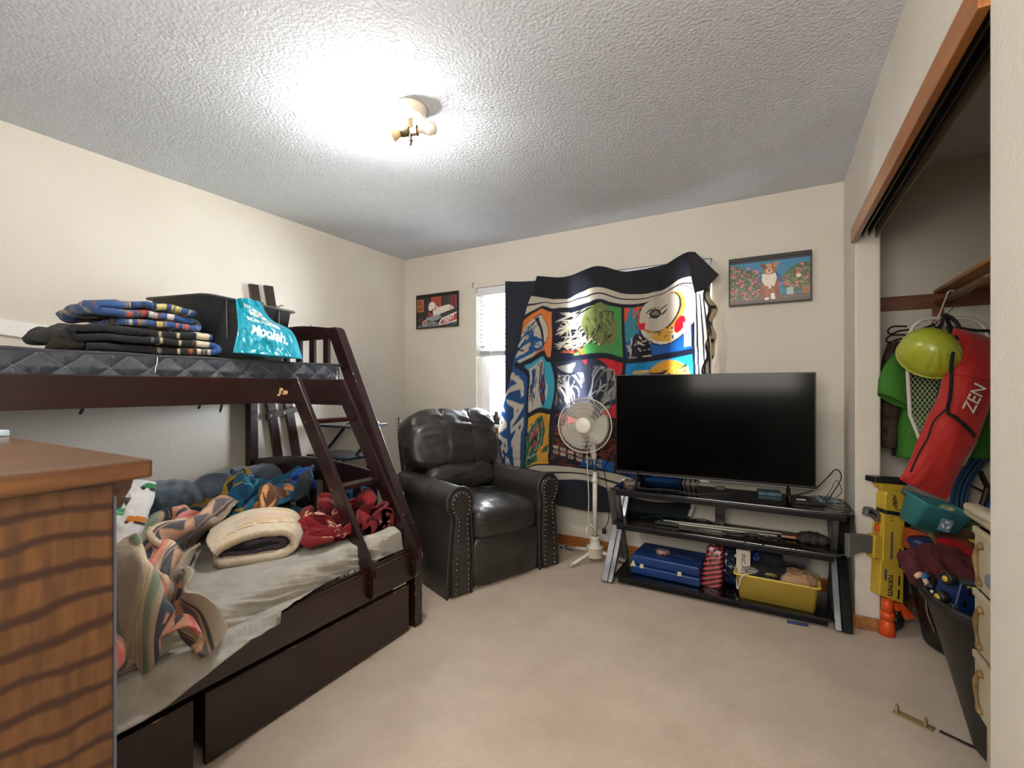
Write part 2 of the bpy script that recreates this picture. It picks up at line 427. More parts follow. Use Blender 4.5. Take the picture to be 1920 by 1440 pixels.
# window
w = thing('window_1', 'x', 'x', (-1.3, YB + .1, WZ0)); del w['label'], w['category']; w['kind'] = 'structure'
bm = bmesh.new()
for b in ((WX0, WX0 + .05, WZ0, WZ1), (WX1 - .05, WX1, WZ0, WZ1), (WX0 + .05, WX1 - .05, WZ0, WZ0 + .05), (WX0 + .05, WX1 - .05, WZ1 - .05, WZ1), (-1.40, -1.36, WZ0 + .05, WZ1 - .05)):
    box(bm, b[0], b[1], YB + .095, YB + .135, b[2], b[3], .004)
obj('window_frame', bm, M_white, w)
bm = bmesh.new()
for x0, x1 in ((WX0 + .05, -1.40), (-1.36, WX1 - .05)):
    box(bm, x0, x0 + .028, YB + .10, YB + .125, WZ0 + .05, WZ1 - .05, .003); box(bm, x1 - .028, x1, YB + .10, YB + .125, WZ0 + .05, WZ1 - .05, .003)
    box(bm, x0 + .028, x1 - .028, YB + .10, YB + .125, WZ0 + .05, WZ0 + .078, .003); box(bm, x0 + .028, x1 - .028, YB + .10, YB + .125, WZ1 - .078, WZ1 - .05, .003)
    box(bm, x0 + .028, x1 - .028, YB + .105, YB + .12, 1.44, 1.452); box(bm, x0 + .028, x1 - .028, YB + .105, YB + .12, 1.175, 1.183)
obj('sash', bm, M_white, w)
gm = mat('window_glass', 'F4F8F8', .02)
_n = gm.node_tree; _t = _n.nodes.new('ShaderNodeBsdfTransparent'); _g = _n.nodes.new('ShaderNodeBsdfGlossy'); _g.inputs['Roughness'].default_value = .02; _f = _n.nodes.new('ShaderNodeFresnel'); _f.inputs[0].default_value = 1.45; _m = _n.nodes.new('ShaderNodeMixShader')
_n.links.new(_f.outputs[0], _m.inputs[0]); _n.links.new(_t.outputs[0], _m.inputs[1]); _n.links.new(_g.outputs[0], _m.inputs[2]); _n.links.new(_m.outputs[0], _n.nodes['Material Output'].inputs[0])
for x0, x1 in ((WX0 + .078, -1.428), (-1.332, WX1 - .078)): obj('pane', B(x0, x1, YB + .111, YB + .115, WZ0 + .078, WZ1 - .078), gm, w)
bm = B(WX0 - .02, WX1 + .02, YB - .03, YB + .094, WZ0 - .024, WZ0, .004); s = obj('window_sill', bm, M_white); struct(s)
s = struct(obj('trim_4', B(WX0 - .0, WX1, YB - .012, YB - .001, WZ0 - .07, WZ0 - .025, .003), M_trim))
# outside: pale ground far below and a pale house wall across the yard
g = struct(obj('floor_yard', B(-12, 9, YB + .6, 16, -1.2, -1.1), mat('yard', 'B8B8AE', .9, col2='9DA394', nscale=2)))

# ------------------------------------------------------------------ ceiling light
lf = thing('ceiling_light', 'white two-bulb ceiling light without shade', 'ceiling light', (-1.353, 1.493, 2.44))
bmL = lathe(bmesh.new(), [(.001, 0), (.072, 0), (.075, -.008), (.073, -.018), (.070, -.022), (.069, -.034), (.064, -.040), (.05, -.044), (.001, -.045)], (-1.353, 1.493, 2.44), 40, cap=False)
obj('canopy', bmL, mat('fixture_white', 'E6DFD2', .45, col2='D8C9AE', nscale=14), lf, True)
obj('stain', lathe(bmesh.new(), [(.001, -.0458), (.020, -.0455), (.0005, -.046)], (-1.372, 1.478, 2.44), 14, cap=False), mat('rust', 'B98250', .8, col2='C89A6A', nscale=60), lf)
msock = mat('socket_bronze', '6E5C3C', .4, .6, col2='4D402C', nscale=30)
obj('hub', B(-1.365, -1.341, 1.482, 1.504, 2.352, 2.397, .003), msock, lf)
obj('socket', tube(bmesh.new(), [(-1.405, 1.496, 2.335), (-1.36, 1.494, 2.337)], [.020, .021], 20), msock, lf, True)
obj('socket', tube(bmesh.new(), [(-1.346, 1.494, 2.337), (-1.314, 1.490, 2.338), (-1.312, 1.490, 2.338), (-1.309, 1.490, 2.338)], [.021, .021, .026, .026], 20), msock, lf, True)
obj('finial', lathe(bmesh.new(), [(.001, -.17), (.008, -.165), (.010, -.158), (.008, -.150), (.015, -.148), (.015, -.144), (.009, -.142), (.009, -.105), (.012, -.10), (.012, -.09), (.001, -.089)], (-1.353, 1.493, 2.44), 18, cap=False), M_steel, lf, True)
obj('bulb_base', tube(bmesh.new(), [(-1.405, 1.496, 2.335), (-1.42, 1.497, 2.335), (-1.44, 1.498, 2.334), (-1.452, 1.499, 2.333)], [.017, .021, .029, .034], 24), mat('bulb_base', 'D9BE8C', .45, col2='CDB07C', nscale=9), lf, True)
bm = bmesh.new(); bmesh.ops.create_uvsphere(bm, u_segments=20, v_segments=12, radius=.033); bmesh.ops.transform(bm, matrix=Matrix.Translation((-1.472, 1.50, 2.335)), verts=bm.verts)
gl = obj('lit_globe', bm, mat('lit_globe', 'FFFFFF', .5, emit=('FFEBD0', 12.)), lf, True); gl.visible_shadow = True
gl['label'] = 'glowing bulb globe'
pr_ = [(-1.309, .013), (-1.29, .0145), (-1.275, .019), (-1.258, .027), (-1.243, .0315), (-1.228, .032), (-1.214, .028), (-1.203, .018), (-1.199, .006), (-1.1985, .001)]
obj('unlit_bulb', tube(bmesh.new(), [(x, 1.490, 2.338 + (x + 1.309) * .05) for x, r in pr_], [r for x, r in pr_], 24), mat('frosted_bulb', 'E9DFD2', .25, col2='E0D2C2', nscale=20, coat=.4), lf, True)

for o in lf.children:
    if not o.name.startswith(('canopy', 'stain')):
        zp = -.105; o.data.transform(Matrix.Translation((0, 0, zp)) @ Matrix.Rotation(R(22), 4, 'Z') @ Matrix.Diagonal((.78, .8, .92, 1)) @ Matrix.Translation((0, 0, -zp)))
lf.location = (-1.376, 1.533, 2.44)
# ================================================================== BUNK BED
bed = thing('bunk_bed', 'dark espresso wooden bunk bed with slanted ladder and under-bed drawers', 'bunk bed', (-2.3, .8, 0))
XBF = -1.585
obj('lower_rail', B(XBF - .028, XBF, -.25, 1.797, .255, .388, .004), M_esp, bed)
obj('lower_rail_cap', B(XBF - .05, XBF - .0285, -.25, 1.797, .255, .392, .003), M_esp, bed)
def endpost(y0, y1):
    bm = bmesh.new()
    prism(bm, [(-1.645, 0), (-1.583, 0), (-1.583, .395), (-1.60, .44), (-2.165, 1.555), (-2.185, 1.568), (-2.258, 1.568), (-1.668, .40), (-1.645, .36)], y0, y1, 'y', .004)
    return bm
obj('corner_post', endpost(1.80, 1.855), M_esp, bed)
obj('corner_post', endpost(-.31, -.255), M_esp, bed)
for y in (1.80, -.31): obj('wall_post', B(-3.06, -3.0, y, y + .055, 0, 1.56, .004), M_esp, bed)
for k, y in enumerate((1.488, 1.772)):     # ladder stiles
    st = prism(bmesh.new(), [(-2.12, 1.268), (-2.085, 1.268), (-1.562, .40), (-1.553, .36), (-1.553, .29), (-1.568, .265), (-1.583, .27), (-1.584, .375), (-1.63, .385), (-2.165, 1.235)], y, y + .026, 'y', .004)
    s = obj('ladder_stile', st, M_esp, bed)
    for bx, bz in ((-1.572, .345), (-1.83, .735), (-2.02, 1.05)):
        obj('bolt', tube(bmesh.new(), [(bx, y - .0015, bz), (bx, y + .004, bz)], .0055, 10), M_brass, s)
for z in (1.05, .735):
    x = -1.553 - (z - .36) * .6025
    obj('ladder_rung', B(x - .085, x - .012, 1.514, 1.772, z - .011, z + .011, .004), M_esp, bed)
obj('upper_rail', B(-2.127, -2.10, -.25, 1.80, 1.147, 1.266, .004), M_esp, bed)
chip = mat('bare_wood_chip', 'C9A878', .8, col2='A88555', nscale=40)
rr = random.Random(3)
bm = bmesh.new()
for y, z, sx, sz in ((1.413, 1.205, .014, .02), (1.43, 1.198, .02, .012), (1.40, 1.185, .009, .008)):
    prism(bm, [(y + sx * math.cos(t) * rr.uniform(.6, 1.2), z + sz * math.sin(t) * rr.uniform(.6, 1.2)) for t in [i * .785 for i in range(8)]], -2.1002, -2.0992, 'x')
for i in range(16):
    y = rr.uniform(.2, 1.75); l = rr.uniform(.004, .03); prism(bm, [(y, .2365), (y + l, .2365), (y + l * .6, .2365 - rr.uniform(.001, .004))], -1.5852, -1.5842, 'x')
for i in range(22):
    z = rr.uniform(.03, .38) if i < 9 else rr.uniform(.42, 1.5); x = -1.583 if z < .395 else -1.60 - (z - .44) * .5067
    y = rr.choice([1.802, 1.853]) + rr.uniform(-.001, .001)
    prism(bm, [(y - .002, z), (y + .002, z - .004), (y + .001, z + rr.uniform(.003, .012))], x - .004, x + .0012, 'x')
c_ = obj('paint_chips', bm, chip, bed); c_['kind'] = 'stuff'
# headboards: arch tops and slats
def arch(x0, x1, z0, zt, rise, y0, y1, n=20):
    top = [(x0 + (x1 - x0) * i / n, zt + rise * math.sin(math.pi * i / n)) for i in range(n + 1)]
    return prism(bmesh.new(), [(x1, z0), (x0, z0)] + top, y0, y1, 'y', .003)
for y in (1.815, -.295):
    hb = obj('upper_headboard', arch(-3.0, -2.2, 1.505, 1.562, .036, y, y + .024), M_esp, bed)
    for i in range(6): obj('slat', B(-2.305 - .125 * i, -2.262 - .125 * i, y + .002, y + .02, 1.19, 1.506), M_esp, hb)
    hl = obj('lower_headboard', arch(-3.0, -1.79, .675, .748, .055, y, y + .024), M_esp, bed)
    for i in range(9): obj('slat', B(-2.93 + .125 * i, -2.885 + .125 * i, y + .002, y + .02, .34, .676), M_esp, hl)
    obj('end_rail', B(-3.0, -1.66, y, y + .024, .26, .34), M_esp, bed)
    obj('end_rail', B(-3.0, -2.06, y, y + .024, 1.12, 1.2), M_esp, bed)
obj('chips', (lambda b: [prism(b, [(x, 1.594), (x + .02, 1.598), (x + .012, 1.588)], 1.8145, 1.8152, 'y') for x in (-2.5, -2.42, -2.33, -2.60)] and b)(bmesh.new()), chip, bed)['kind'] = 'stuff'
for i in range(12): obj('bed_slat', B(-3.0, -2.128, -.2 + i * .17, -.13 + i * .17, 1.165, 1.18), M_esp, bed)
M_drw = mat('drawer_front', '2E1612', .36, col2='21100D', nscale=3, stretch=(4, .5, 6), bump=.08, bscale=60, coat=.2, rough2=.5)
for y0, y1 in ((.805, 1.757), (-.23, .770)):
    d = obj('drawer', B(-2.25, -1.605, y0 + .02, y1 - .02, .03, .20), M_esp, bed)
    obj('drawer_front', B(-1.605, XBF - .001, y0, y1, .008, .237, .003), M_drw, d)
for y, l in ((.665, .014), (1.046, .01), (1.135, .03)):
    obj('strap_end', tube(bmesh.new(), smoothpath([(-2.112, y, 1.155), (-2.11, y + .003, 1.144), (-2.112, y - .004, 1.14 - l)], 3), [.004] * 3 + [.0055] * 3 + [.002], 6), M_black, bed)

# upper mattress, quilted
M_mat = mat('quilted_satin', '2A303B', .34, col2='222833', nscale=25, stretch=(3, 3, 30), bump=.3, bscale=45, sheen=.3)
um = thing('upper_mattress', 'thin dark quilted twin mattress on the top bunk', 'mattress', (-2.56, .8, 1.18))
cushion('mattress_body', (-2.575, .78, 1.27), (.437, 1.005, .072), M_mat, um, 9, 16)
ny, nz = 700, 22
Yg, Tg = np.meshgrid(np.linspace(-.2, 1.785, ny), np.linspace(0, 1, nz), indexing='ij')
per = .125
q = np.minimum(np.abs(np.mod(Yg / per + Tg, 1) - .5), np.abs(np.mod(Yg / per - Tg, 1) - .5)) * 2
puff = np.sqrt(np.clip(q, 0, 1)) * .016 + .002 * pn(Yg * 60, Tg * 3, 2)
endf = np.sqrt(np.clip((1.785 - Yg) / .03, 0, 1))
P = np.stack([-2.140 + (puff + .006 * np.sin(Tg * math.pi)) * endf + .01 * endf, Yg, 1.243 + Tg * .098], -1)
grid('quilted_side', P, None, M_mat, um)
nx = 120
Xg, Tg = np.meshgrid(np.linspace(-3.0, -2.135, nx), np.linspace(0, 1, nz), indexing='ij')
P = np.stack([Xg, 1.785 + .008 * np.sin(Tg * math.pi) + 0 * Xg, 1.243 + Tg * .098], -1)
grid('quilted_end', P, None, M_mat, um)
obj('piping', tube(bmesh.new(), smoothpath([(-2.133, -.2 + i * .1, 1.345 + .002 * math.sin(i * 2.1)) for i in range(20)] + [(-2.138, 1.775, 1.347), (-2.16, 1.79, 1.347), (-2.99, 1.79, 1.347)], 2), .008, 8), mat('grey_piping', '35363A', .8, bump=.4, bscale=300), um, True)
th = mat('white_thread', '7A7E86', .8, col2='9A9CA0', nscale=20)
bm = bmesh.new()
for k in range(-1, 17):
    for sg in (1, -1):
        pts = []
        for t in np.linspace(.02, .98, 9):
            y = (k + .5 - sg * t) * per
            if -.2 < y < 1.76: pts.append((-2.1265 + .006 * math.sin(t * math.pi), y, 1.243 + t * .098))
        if len(pts) > 2: tube(bm, pts, .0006, 4)
s_ = obj('stitching', bm, th, um); s_['kind'] = 'stuff'
obj('loose_thread', tube(bmesh.new(), smoothpath([(-2.112, .895, 1.342), (-2.108, .893, 1.32), (-2.108, .887, 1.295), (-2.112, .888, 1.28)], 3), .0015, 5), M_print_w, um)

# lower mattress with its loose sheet
lm = thing('lower_mattress', 'full mattress in a rumpled pale grey fitted sheet', 'mattress', (-2.35, .78, .2))
M_sheet = mat('grey_sheet', 'B4AFA4', .8, col2='A29E94', nscale=14, bump=.25, bscale=420, bdist=.001, sheen=.2)
cushion('mattress_core', (-2.36, .76, .36), (.69, 1.0, .12), M_sheet, lm, 8, 14)
ny, nt = 330, 170
Y_, T_ = np.meshgrid(np.linspace(-.22, 1.775, ny), np.linspace(0, 1, nt), indexing='ij')
over = 1 - sm(.80, 1.32, Y_ + .04 * np.sin(Y_ * 9))           # the sheet spills over the rail at the near end
drop = .10 + .0 * Y_
s1 = np.clip(T_ / .55, 0, 1); s2 = np.clip((T_ - .55) / .45, 0, 1)
Xf = -1.655 - .01 * np.sin(Y_ * 5)
x = -3.05 + s1 * (Xf + 3.05 - .05)
z = .485 + .02 * np.exp(-((Y_ - 1.6) / .4) ** 2) + 0 * x
z = z - .055 * sm(1.15, .3, Y_) * s1 ** 3
ang = np.clip(s2 / .35, 0, 1) * math.pi / 2
rad = .05
x = np.where(s2 > 0, Xf - rad + rad * np.sin(ang), x); z = np.where(s2 > 0, z - rad * (1 - np.cos(ang)), z)
d = np.clip((s2 - .35) / .65, 0, 1)
L_in = .11; L_out = .235 - .05 * sm(.9, .3, Y_)
z = z - d * (L_in * (1 - over) + .10 * over)
x = x + over * d * .02
d2 = np.clip((d - .62) / .38, 0, 1) * over
x = x + d2 * (.088 + .006 * np.sin(Y_ * 14)); z = z + over * (.035 * np.sin(np.clip(d2 * 1.7, 0, 1) * math.pi * .5)) - d2 ** 2 * (.004 + .045 * sm(1.1, .6, Y_) + .006 * np.sin(Y_ * 11 + 1))
cl = 1 - sm(1.7, 1.775, Y_); endd = sm(1.755, 1.775, Y_)
wr_ = .018 * ridge(Y_ * 3.2 + x * 1.5, x * 5 - Y_ * 2.2, 3.1, 3) + .008 * ridge(Y_ * 8 - T_ * 9, T_ * 3.5, 7.7, 2)
amp = .25 + .75 * sm(.45, .7, T_)
z = z + wr_ * amp * .7 - .006; x = x + wr_ * amp * .9 * sm(.5, .62, T_) * (1 - d2 * .4)
z = z - endd * .10
x = np.minimum(x, -1.640 + .13 * over)
z = np.where((x > -1.645) & (x < -1.572), np.maximum(z, .399), z)
P = np.stack([x, Y_ - .0 * x, z], -1)
sheet = grid('fitted_sheet', P, None, M_sheet, lm, solid=.003)
# ================================================================== BLINDS, CURTAINS, COMFORTER
M_blind = mat('white_vinyl_slat', 'C8CACE', .45, transl=.06)
bl = thing('window_blind', 'white horizontal slat blind half lowered behind the curtains', 'blind', (-1.3, YB + .05, 1.5))
obj('valance', B(WX0 + .008, WX1 - .008, YB + .004, YB + .014, 2.015, 2.084, .003), mat('valance', 'D6D8DC', .5, col2='CBCDD2', nscale=3), bl)
obj('head_rail', B(WX0 + .012, WX1 - .012, YB + .016, YB + .066, 2.035, 2.08, .003), _M['valance'], bl)
sl0 = None
for i in range(13):
    z = 1.995 - i * .0352; Mx = Matrix.Translation((-1.3, YB + .042, z)) @ Matrix.Rotation(R(-24), 4, 'X')
    if sl0 is None:
        sl0 = obj('slat', B(-.92, .92, -.0245, .0245, -.0012, .0012), M_blind, None); me_s = sl0.data
        bpy.data.objects.remove(sl0)
    o = bpy.data.objects.new('slat', me_s); COL.objects.link(o); o.parent = bl; o.matrix_local = Matrix.Translation(-Vector(bl.location)) @ Mx
bm = bmesh.new()
for i in range(6): box(bm, -2.22, -.38, YB + .018, YB + .066, 1.512 + i * .0045, 1.515 + i * .0045)
obj('stacked_slats', bm, mat('valance2', 'B9BABB', .6), bl)['kind'] = 'stuff'
obj('bottom_rail', B(-2.222, -.378, YB + .02, YB + .064, 1.492, 1.510, .003), _M['valance2'], bl)
for x in (-2.10,): obj('tilt_wand', tube(bmesh.new(), [(x, YB + .012, 2.0), (x, YB + .010, 1.20)], .0035, 6), mat('wand', 'C8CCD0', .3), bl)
for x in (-2.12, -1.3, -.5): obj('ladder_cord', tube(bmesh.new(), [(x, YB + .016, 2.02), (x, YB + .016, 1.5)], .0015, 4), M_print_w, bl)
# bottle on the sill
bt = lathe(bmesh.new(), [(.001, 0), (.024, 0), (.026, .004), (.026, .075), (.022, .084), (.018, .088), (.018, .112), (.001, .113)], (-2.065, YB + .045, WZ0), 20, cap=False)
tag(rebase(obj('spray_can', bt, mat('can_black', '17181A', .35, col2='2A2B30', nscale=20), None, True)), 'small black spray can on the window sill', 'can')

M_navy = mat('blackout_cloth', '1B2230', .9, col2='141A26', nscale=60, bump=.3, bscale=300, bdist=.001)
def curtain(x0, x1, zt0, zt1, z0, label, seed, y=YB - .022):
    n, k = 90, 60
    X, T = np.meshgrid(np.linspace(0, 1, n), np.linspace(0, 1, k), indexing='ij')
    zt = zt0 + (zt1 - zt0) * X - .02 * np.sin(X * math.pi)
    Z = z0 + (zt - z0) * T
    Yy = y - .010 * (1 + np.sin(X * (x1 - x0) * 34 + seed)) * (1 - .6 * T) - .004 * pn(X * 6, T * 4, seed)
    o = grid('blackout_curtain', np.stack([x0 + (x1 - x0) * X, Yy, Z], -1), None, M_navy, None, solid=.0016)
    cx = Vector(((x0 + x1) / 2, y, z0)); o.data.transform(Matrix.Translation(-cx)); o.location = cx
    tag(o, label, 'curtain', None)
    return o
curtain(-1.935, -1.315, 2.105, 2.085, .62, 'dark navy curtain panel pinned over the left of the window', 1.)
curtain(-1.20, -.54, 2.07, 2.09, .62, 'dark navy curtain panel hidden behind the comic comforter', 4.)

# ---- comforter: printed design painted on a canvas (p across 0..1, v down 0..1)
cv = Cv(900, 800, '17181F')
K_, CR = '16192A', 'CFC4B2'
vb = [0, .13, .165, .172, .22, .235]    # bands from top
def rows(v): return 1 - v
cv.rect(.0, rows(.21), 1, rows(.125), CR); cv.line([(0, rows(.168)), (1, rows(.168))], .010, K_)
cv.rect(0, rows(.232), 1, rows(.21), K_)
cv.rect(0, 0, 1, rows(.232), K_)
pan = {'A1': (.20, .40, .235, .47), 'A2': (.20, .40, .49, .665), 'A3': (.20, .40, .685, .86),
       'B1': (.412, .665, .235, .47), 'B2': (.412, .665, .49, .665), 'B3': (.412, .665, .685, .86),
       'C1': (.680, .925, .235, .47), 'C2': (.680, .925, .49, .665), 'C3': (.680, .925, .685, .86)}
bgc = {'A1': 'E8823A', 'A2': '3DA9C4', 'A3': 'E9A93C', 'B1': '4E9A50', 'B2': '2A2C38', 'B3': '2B1F28', 'C1': '1D5AA8', 'C2': '1E8FD0', 'C3': '1D5AA8'}
def lp(k, a, b): x0, x1, v0, v1 = pan[k]; return (x0 + (x1 - x0) * a, 1 - (v0 + (v1 - v0) * b))
for k, (x0, x1, v0, v1) in pan.items(): cv.rect(x0, 1 - v1, x1, 1 - v0, bgc[k])
# A1 : pale dome and machine plates on orange
cv.poly([lp('A1', a, b) for a, b in ((.0, .30), (.35, .15), (.62, .16), (.84, .36), (.86, .6), (.66, .80), (.40, .86), (.1, 1.), (0, 1))], CR)
cv.line([lp('A1', a, b) for a, b in ((.35, .15), (.62, .16), (.84, .36), (.86, .6), (.66, .8), (.4, .86))], .006, K_)
cv.poly([lp('A1', a, b) for a, b in ((.36, .18), (.46, .2), (.5, .5), (.46, .8), (.38, .84), (.42, .5))], K_)
for a, b, r_ in ((.12, .5, .035), (.1, .74, .045), (.28, .84, .03)): cv.ell(*lp('A1', a, b), r_, r_, '1F5C98'); cv.ell(*lp('A1', a, b), r_ * .5, r_ * .5, CR)
x0, x1, v0, v1 = pan['A1']; cv.brush(x0, 1 - v1, x0 + .09, 1 - v0 - .06, 26, [K_, K_, '3B6EA0'], .07, .005, 1.2, .8, 3)
# A2 : blue and cream panels
cv.poly([lp('A2', a, b) for a, b in ((0, .1), (.4, .04), (.7, .2), (.84, .5), (.8, .8), (.5, 1), (0, 1))], 'C9C3B8')
for i in range(6): a = .04 + i * .125; cv.poly([lp('A2', a, .14 + .01 * i), lp('A2', a + .08, .14), lp('A2', a + .085, .5), lp('A2', a + .005, .52)], ['1F4F8C', CR, '27477A'][i % 3])
x0, x1, v0, v1 = pan['A2']; cv.brush(x0, 1 - v1, x0 + .15, 1 - v0 - .02, 46, [K_, '1B3F75', K_, CR], .06, .0055, 1.5, .3, 5, .1)
for a, b, r_ in ((.62, .5, .03), (.6, .78, .026)): cv.ell(*lp('A2', a, b), r_, r_ * 1.2, '1C3C70'); cv.ell(*lp('A2', a, b), r_ * .4, r_ * .5, 'B03A34')
# A3 : green and red strokes on yellow
x0, x1, v0, v1 = pan['A3']
cv.poly([lp('A3', a, b) for a, b in ((.0, .3), (.3, .1), (.6, .05), (.8, .3), (.75, .62), (.5, .7), (.55, .95), (0, 1))], '2D6A42')
cv.poly([lp('A3', a, b) for a, b in ((.8, .66), (1, .6), (.95, .75), (.7, .78))], '2D6A42')
cv.poly([lp('A3', a, b) for a, b in ((.1, .38), (.55, .16), (.42, .4), (.1, .52))], 'C8484E'); cv.poly([lp('A3', a, b) for a, b in ((.12, .62), (.6, .46), (.5, .58), (.12, .72))], 'C8484E')
cv.brush(x0, 1 - v1, x0 + .13, 1 - v0 - .03, 55, [K_, '1C3A2C', K_, CR, '9FB0A0'], .06, .005, 1.0, 1., 8)
# B1 : cream strokes, olive shape on green
x0, x1, v0, v1 = pan['B1']
cv.poly([lp('B1', a, b) for a, b in ((0, 0), (.62, 0), (.55, .4), (.42, .7), (.2, 1), (0, 1))], K_)
cv.brush(x0, 1 - v1 + .01, x0 + .14, 1 - v0 - .01, 150, [CR, 'D8CBA8', CR, K_], .09, .0075, .5, .7, 11)
cv.ell(*lp('B1', .6, .42), .075, .105, '77804A', .3); cv.poly([lp('B1', a, b) for a, b in ((.5, 0), (.62, 0), (.6, .2), (.5, .24))], '77804A')
cv.brush(x0 + .09, 1 - v0 - .2, x0 + .21, 1 - v0 - .03, 55, [K_, '565E34', '8E9860', '2E331F'], .05, .0055, 1.4, .6, 12)
cv.poly([lp('B1', a, b) for a, b in ((.2, 1), (.36, .8), (.6, .88), (.66, 1))], '4E9A50')
cv.brush(x0, 1 - v1, x0 + .08, 1 - v1 + .03, 10, ['C0622F', '8C3A24'], .04, .005, 0, .9, 13)
# B2 : grey and black brush shapes with red
x0, x1, v0, v1 = pan['B2']
cv.poly([lp('B2', a, b) for a, b in ((.5, 0), (1, 0), (1, .3), (.85, .22), (.7, .08))], 'D8242C'); cv.poly([lp('B2', a, b) for a, b in ((.3, .03), (.36, .03), (.35, .12))], 'D8242C')
cv.poly([lp('B2', a, b) for a, b in ((1, .72), (1, 1), (.78, 1), (.8, .84))], 'D8242C')
cv.poly([lp('B2', a, b) for a, b in ((.02, .12), (.22, .05), (.16, .3), (.06, .2))], '8A8784')
cv.poly([lp('B2', a, b) for a, b in ((.76, .14), (.96, .34), (.94, .66), (.72, .8), (.8, .45))], '8A8784')
cv.brush(x0, 1 - v1, x0 + .10, 1 - v0 - .05, 48, ['8A8784', 'B8B0A4', K_, '8A8784'], .10, .006, 2.2, .35, 21, .3)
cv.brush(x0 + .11, 1 - v1, x1 - .03, 1 - v0 - .03, 40, [K_, '5C5F6C', 'A7A4A2', K_], .08, .006, 1.3, .5, 22)
# B3 : brown strokes, cream blocks, blue corner
x0, x1, v0, v1 = pan['B3']
cv.brush(x0, 1 - v1, x1, 1 - v0, 210, ['6B3226', '8A4030', '3A2026', K_], .06, .009, .5, .6, 31)
cv.poly([lp('B3', a, b) for a, b in ((.5, .98), (.6, .75), (1, .8), (1, 1))], '1B62AE')
for i in range(6):
    for j in (0, 1):
        a, b = .06 + i * .135, .60 + j * .10 + i * .035; cv.poly([lp('B3', a, b), lp('B3', a + .09, b + .015), lp('B3', a + .088, b + .075), lp('B3', a - .003, b + .06)], CR); cv.poly([lp('B3', a + .012, b + .02), lp('B3', a + .078, b + .03), lp('B3', a + .076, b + .055), lp('B3', a + .01, b + .045)], '4A3430' if (i + j) % 2 else 'B8AE9C')
# C1 : round cream shapes, gold arc, red patches over teal / orange
x0, x1, v0, v1 = pan['C1']
cv.poly([lp('C1', a, b) for a, b in ((0, 0), (.5, 0), (.42, .3), (.2, .62), (.0, .72))], '3C8BA0')
cv.poly([lp('C1', a, b) for a, b in ((0, 0), (.12, 0), (.05, .25), (0, .32))], 'E8582C'); cv.brush(x0 + .045, 1 - v0 - .13, x0 + .10, 1 - v0 - .003, 26, ['E8582C', K_, 'E8582C'], .09, .009, 1.25, .2, 41, .15)
cv.poly([lp('C1', a, b) for a, b in ((.02, .85), (.2, .55), (.4, .62), (.4, 1), (.02, 1))], K_); cv.brush(x0, 1 - v1, x0 + .10, 1 - v1 + .09, 26, [CR, K_, CR], .04, .007, .5, 1.5, 42)
cv.ell(*lp('C1', .70, .30), .098, .135, K_, -.3); cv.ell(*lp('C1', .70, .30), .094, .130, 'DDD6C8', -.3)
cv.ell(*lp('C1', .62, .26), .072, .095, 'E0A63C', -.3); cv.ell(*lp('C1', .60, .24), .066, .088, K_, -.3); cv.ell(*lp('C1', .585, .225), .064, .085, CR, -.3)
cv.ell(*lp('C1', .55, .24), .016, .022, K_); cv.ell(*lp('C1', .55, .24), .010, .014, '8A857A'); cv.brush(x0 + .10, 1 - v0 - .075, x0 + .17, 1 - v0 - .03, 9, [K_], .05, .004, .5, .15, 43, .05)
cv.poly([lp('C1', a, b) for a, b in ((.30, .36), (.42, .38), (.38, .52), (.27, .48))], 'D81F30'); cv.ell(*lp('C1', .84, .56), .017, .034, 'C81C2C', -.35)
cv.poly([lp('C1', a, b) for a, b in ((.42, .66), (.6, .58), (.72, .66), (.7, .82), (.5, .76))], 'D9A43E'); cv.brush(x0 + .10, 1 - v1 + .05, x0 + .18, 1 - v1 + .10, 12, [K_, 'D9A43E'], .03, .005, .3, 1.2, 44)
for i in range(3): cv.line([lp('C1', .90 + i * .035, .55), lp('C1', .90 + i * .035, .96)], .007, CR)
# C2, C3
x0, x1, v0, v1 = pan['C2']; cv.ell(*lp('C2', .62, .42), .085, .07, 'D99A30'); cv.ell(*lp('C2', .62, .5), .05, .045, K_); cv.brush(x0, 1 - v1, x1 - .02, 1 - v0 - .03, 75, ['D99A30', K_, 'D99A30', 'F0C060'], .08, .008, .2, .6, 51)
x0, x1, v0, v1 = pan['C3']; cv.brush(x0, 1 - v1, x1, 1 - v0, 60, [K_, CR, '2D6A42'], .08, .008, .6, .9, 61)
for xx in (.406, .6725): cv.line([(xx, rows(.225)), (xx, rows(.87))], .013, K_)
for vv in (.48, .675): cv.line([(.19, rows(vv)), (.935, rows(vv))], .016, K_)
# left border column: blue band, writing, stripes;  right border stripes;  bottom stripes
cv.rect(0, rows(.87), .19, rows(.20), '1C4E86')
cv.text('STAR', .142, rows(.595), .098, CR, -math.pi / 2, 0, .035, 1.15); cv.text('WARS', .055, rows(.655), .098, CR, -math.pi / 2, 0, .035, 1.15)
cv.rect(.0, rows(.865), .05, rows(.78), '1B3F70'); cv.rect(.055, rows(.87), .10, rows(.79), CR); cv.rect(.12, rows(.87), .165, rows(.71), CR)
cv.rect(.935, rows(.87), 1, rows(.13), CR); 
for xx in (.945, .968, .99): cv.line([(xx, rows(.87)), (xx, rows(.20))], .009, K_)
cv.rect(0, rows(.935), 1, rows(.868), CR); cv.line([(0, rows(.902)), (1, rows(.902))], .010, K_); cv.rect(0, 0, 1, rows(.935), '1A2033'); cv.rect(0, 0, 1, rows(.965), '22242C')
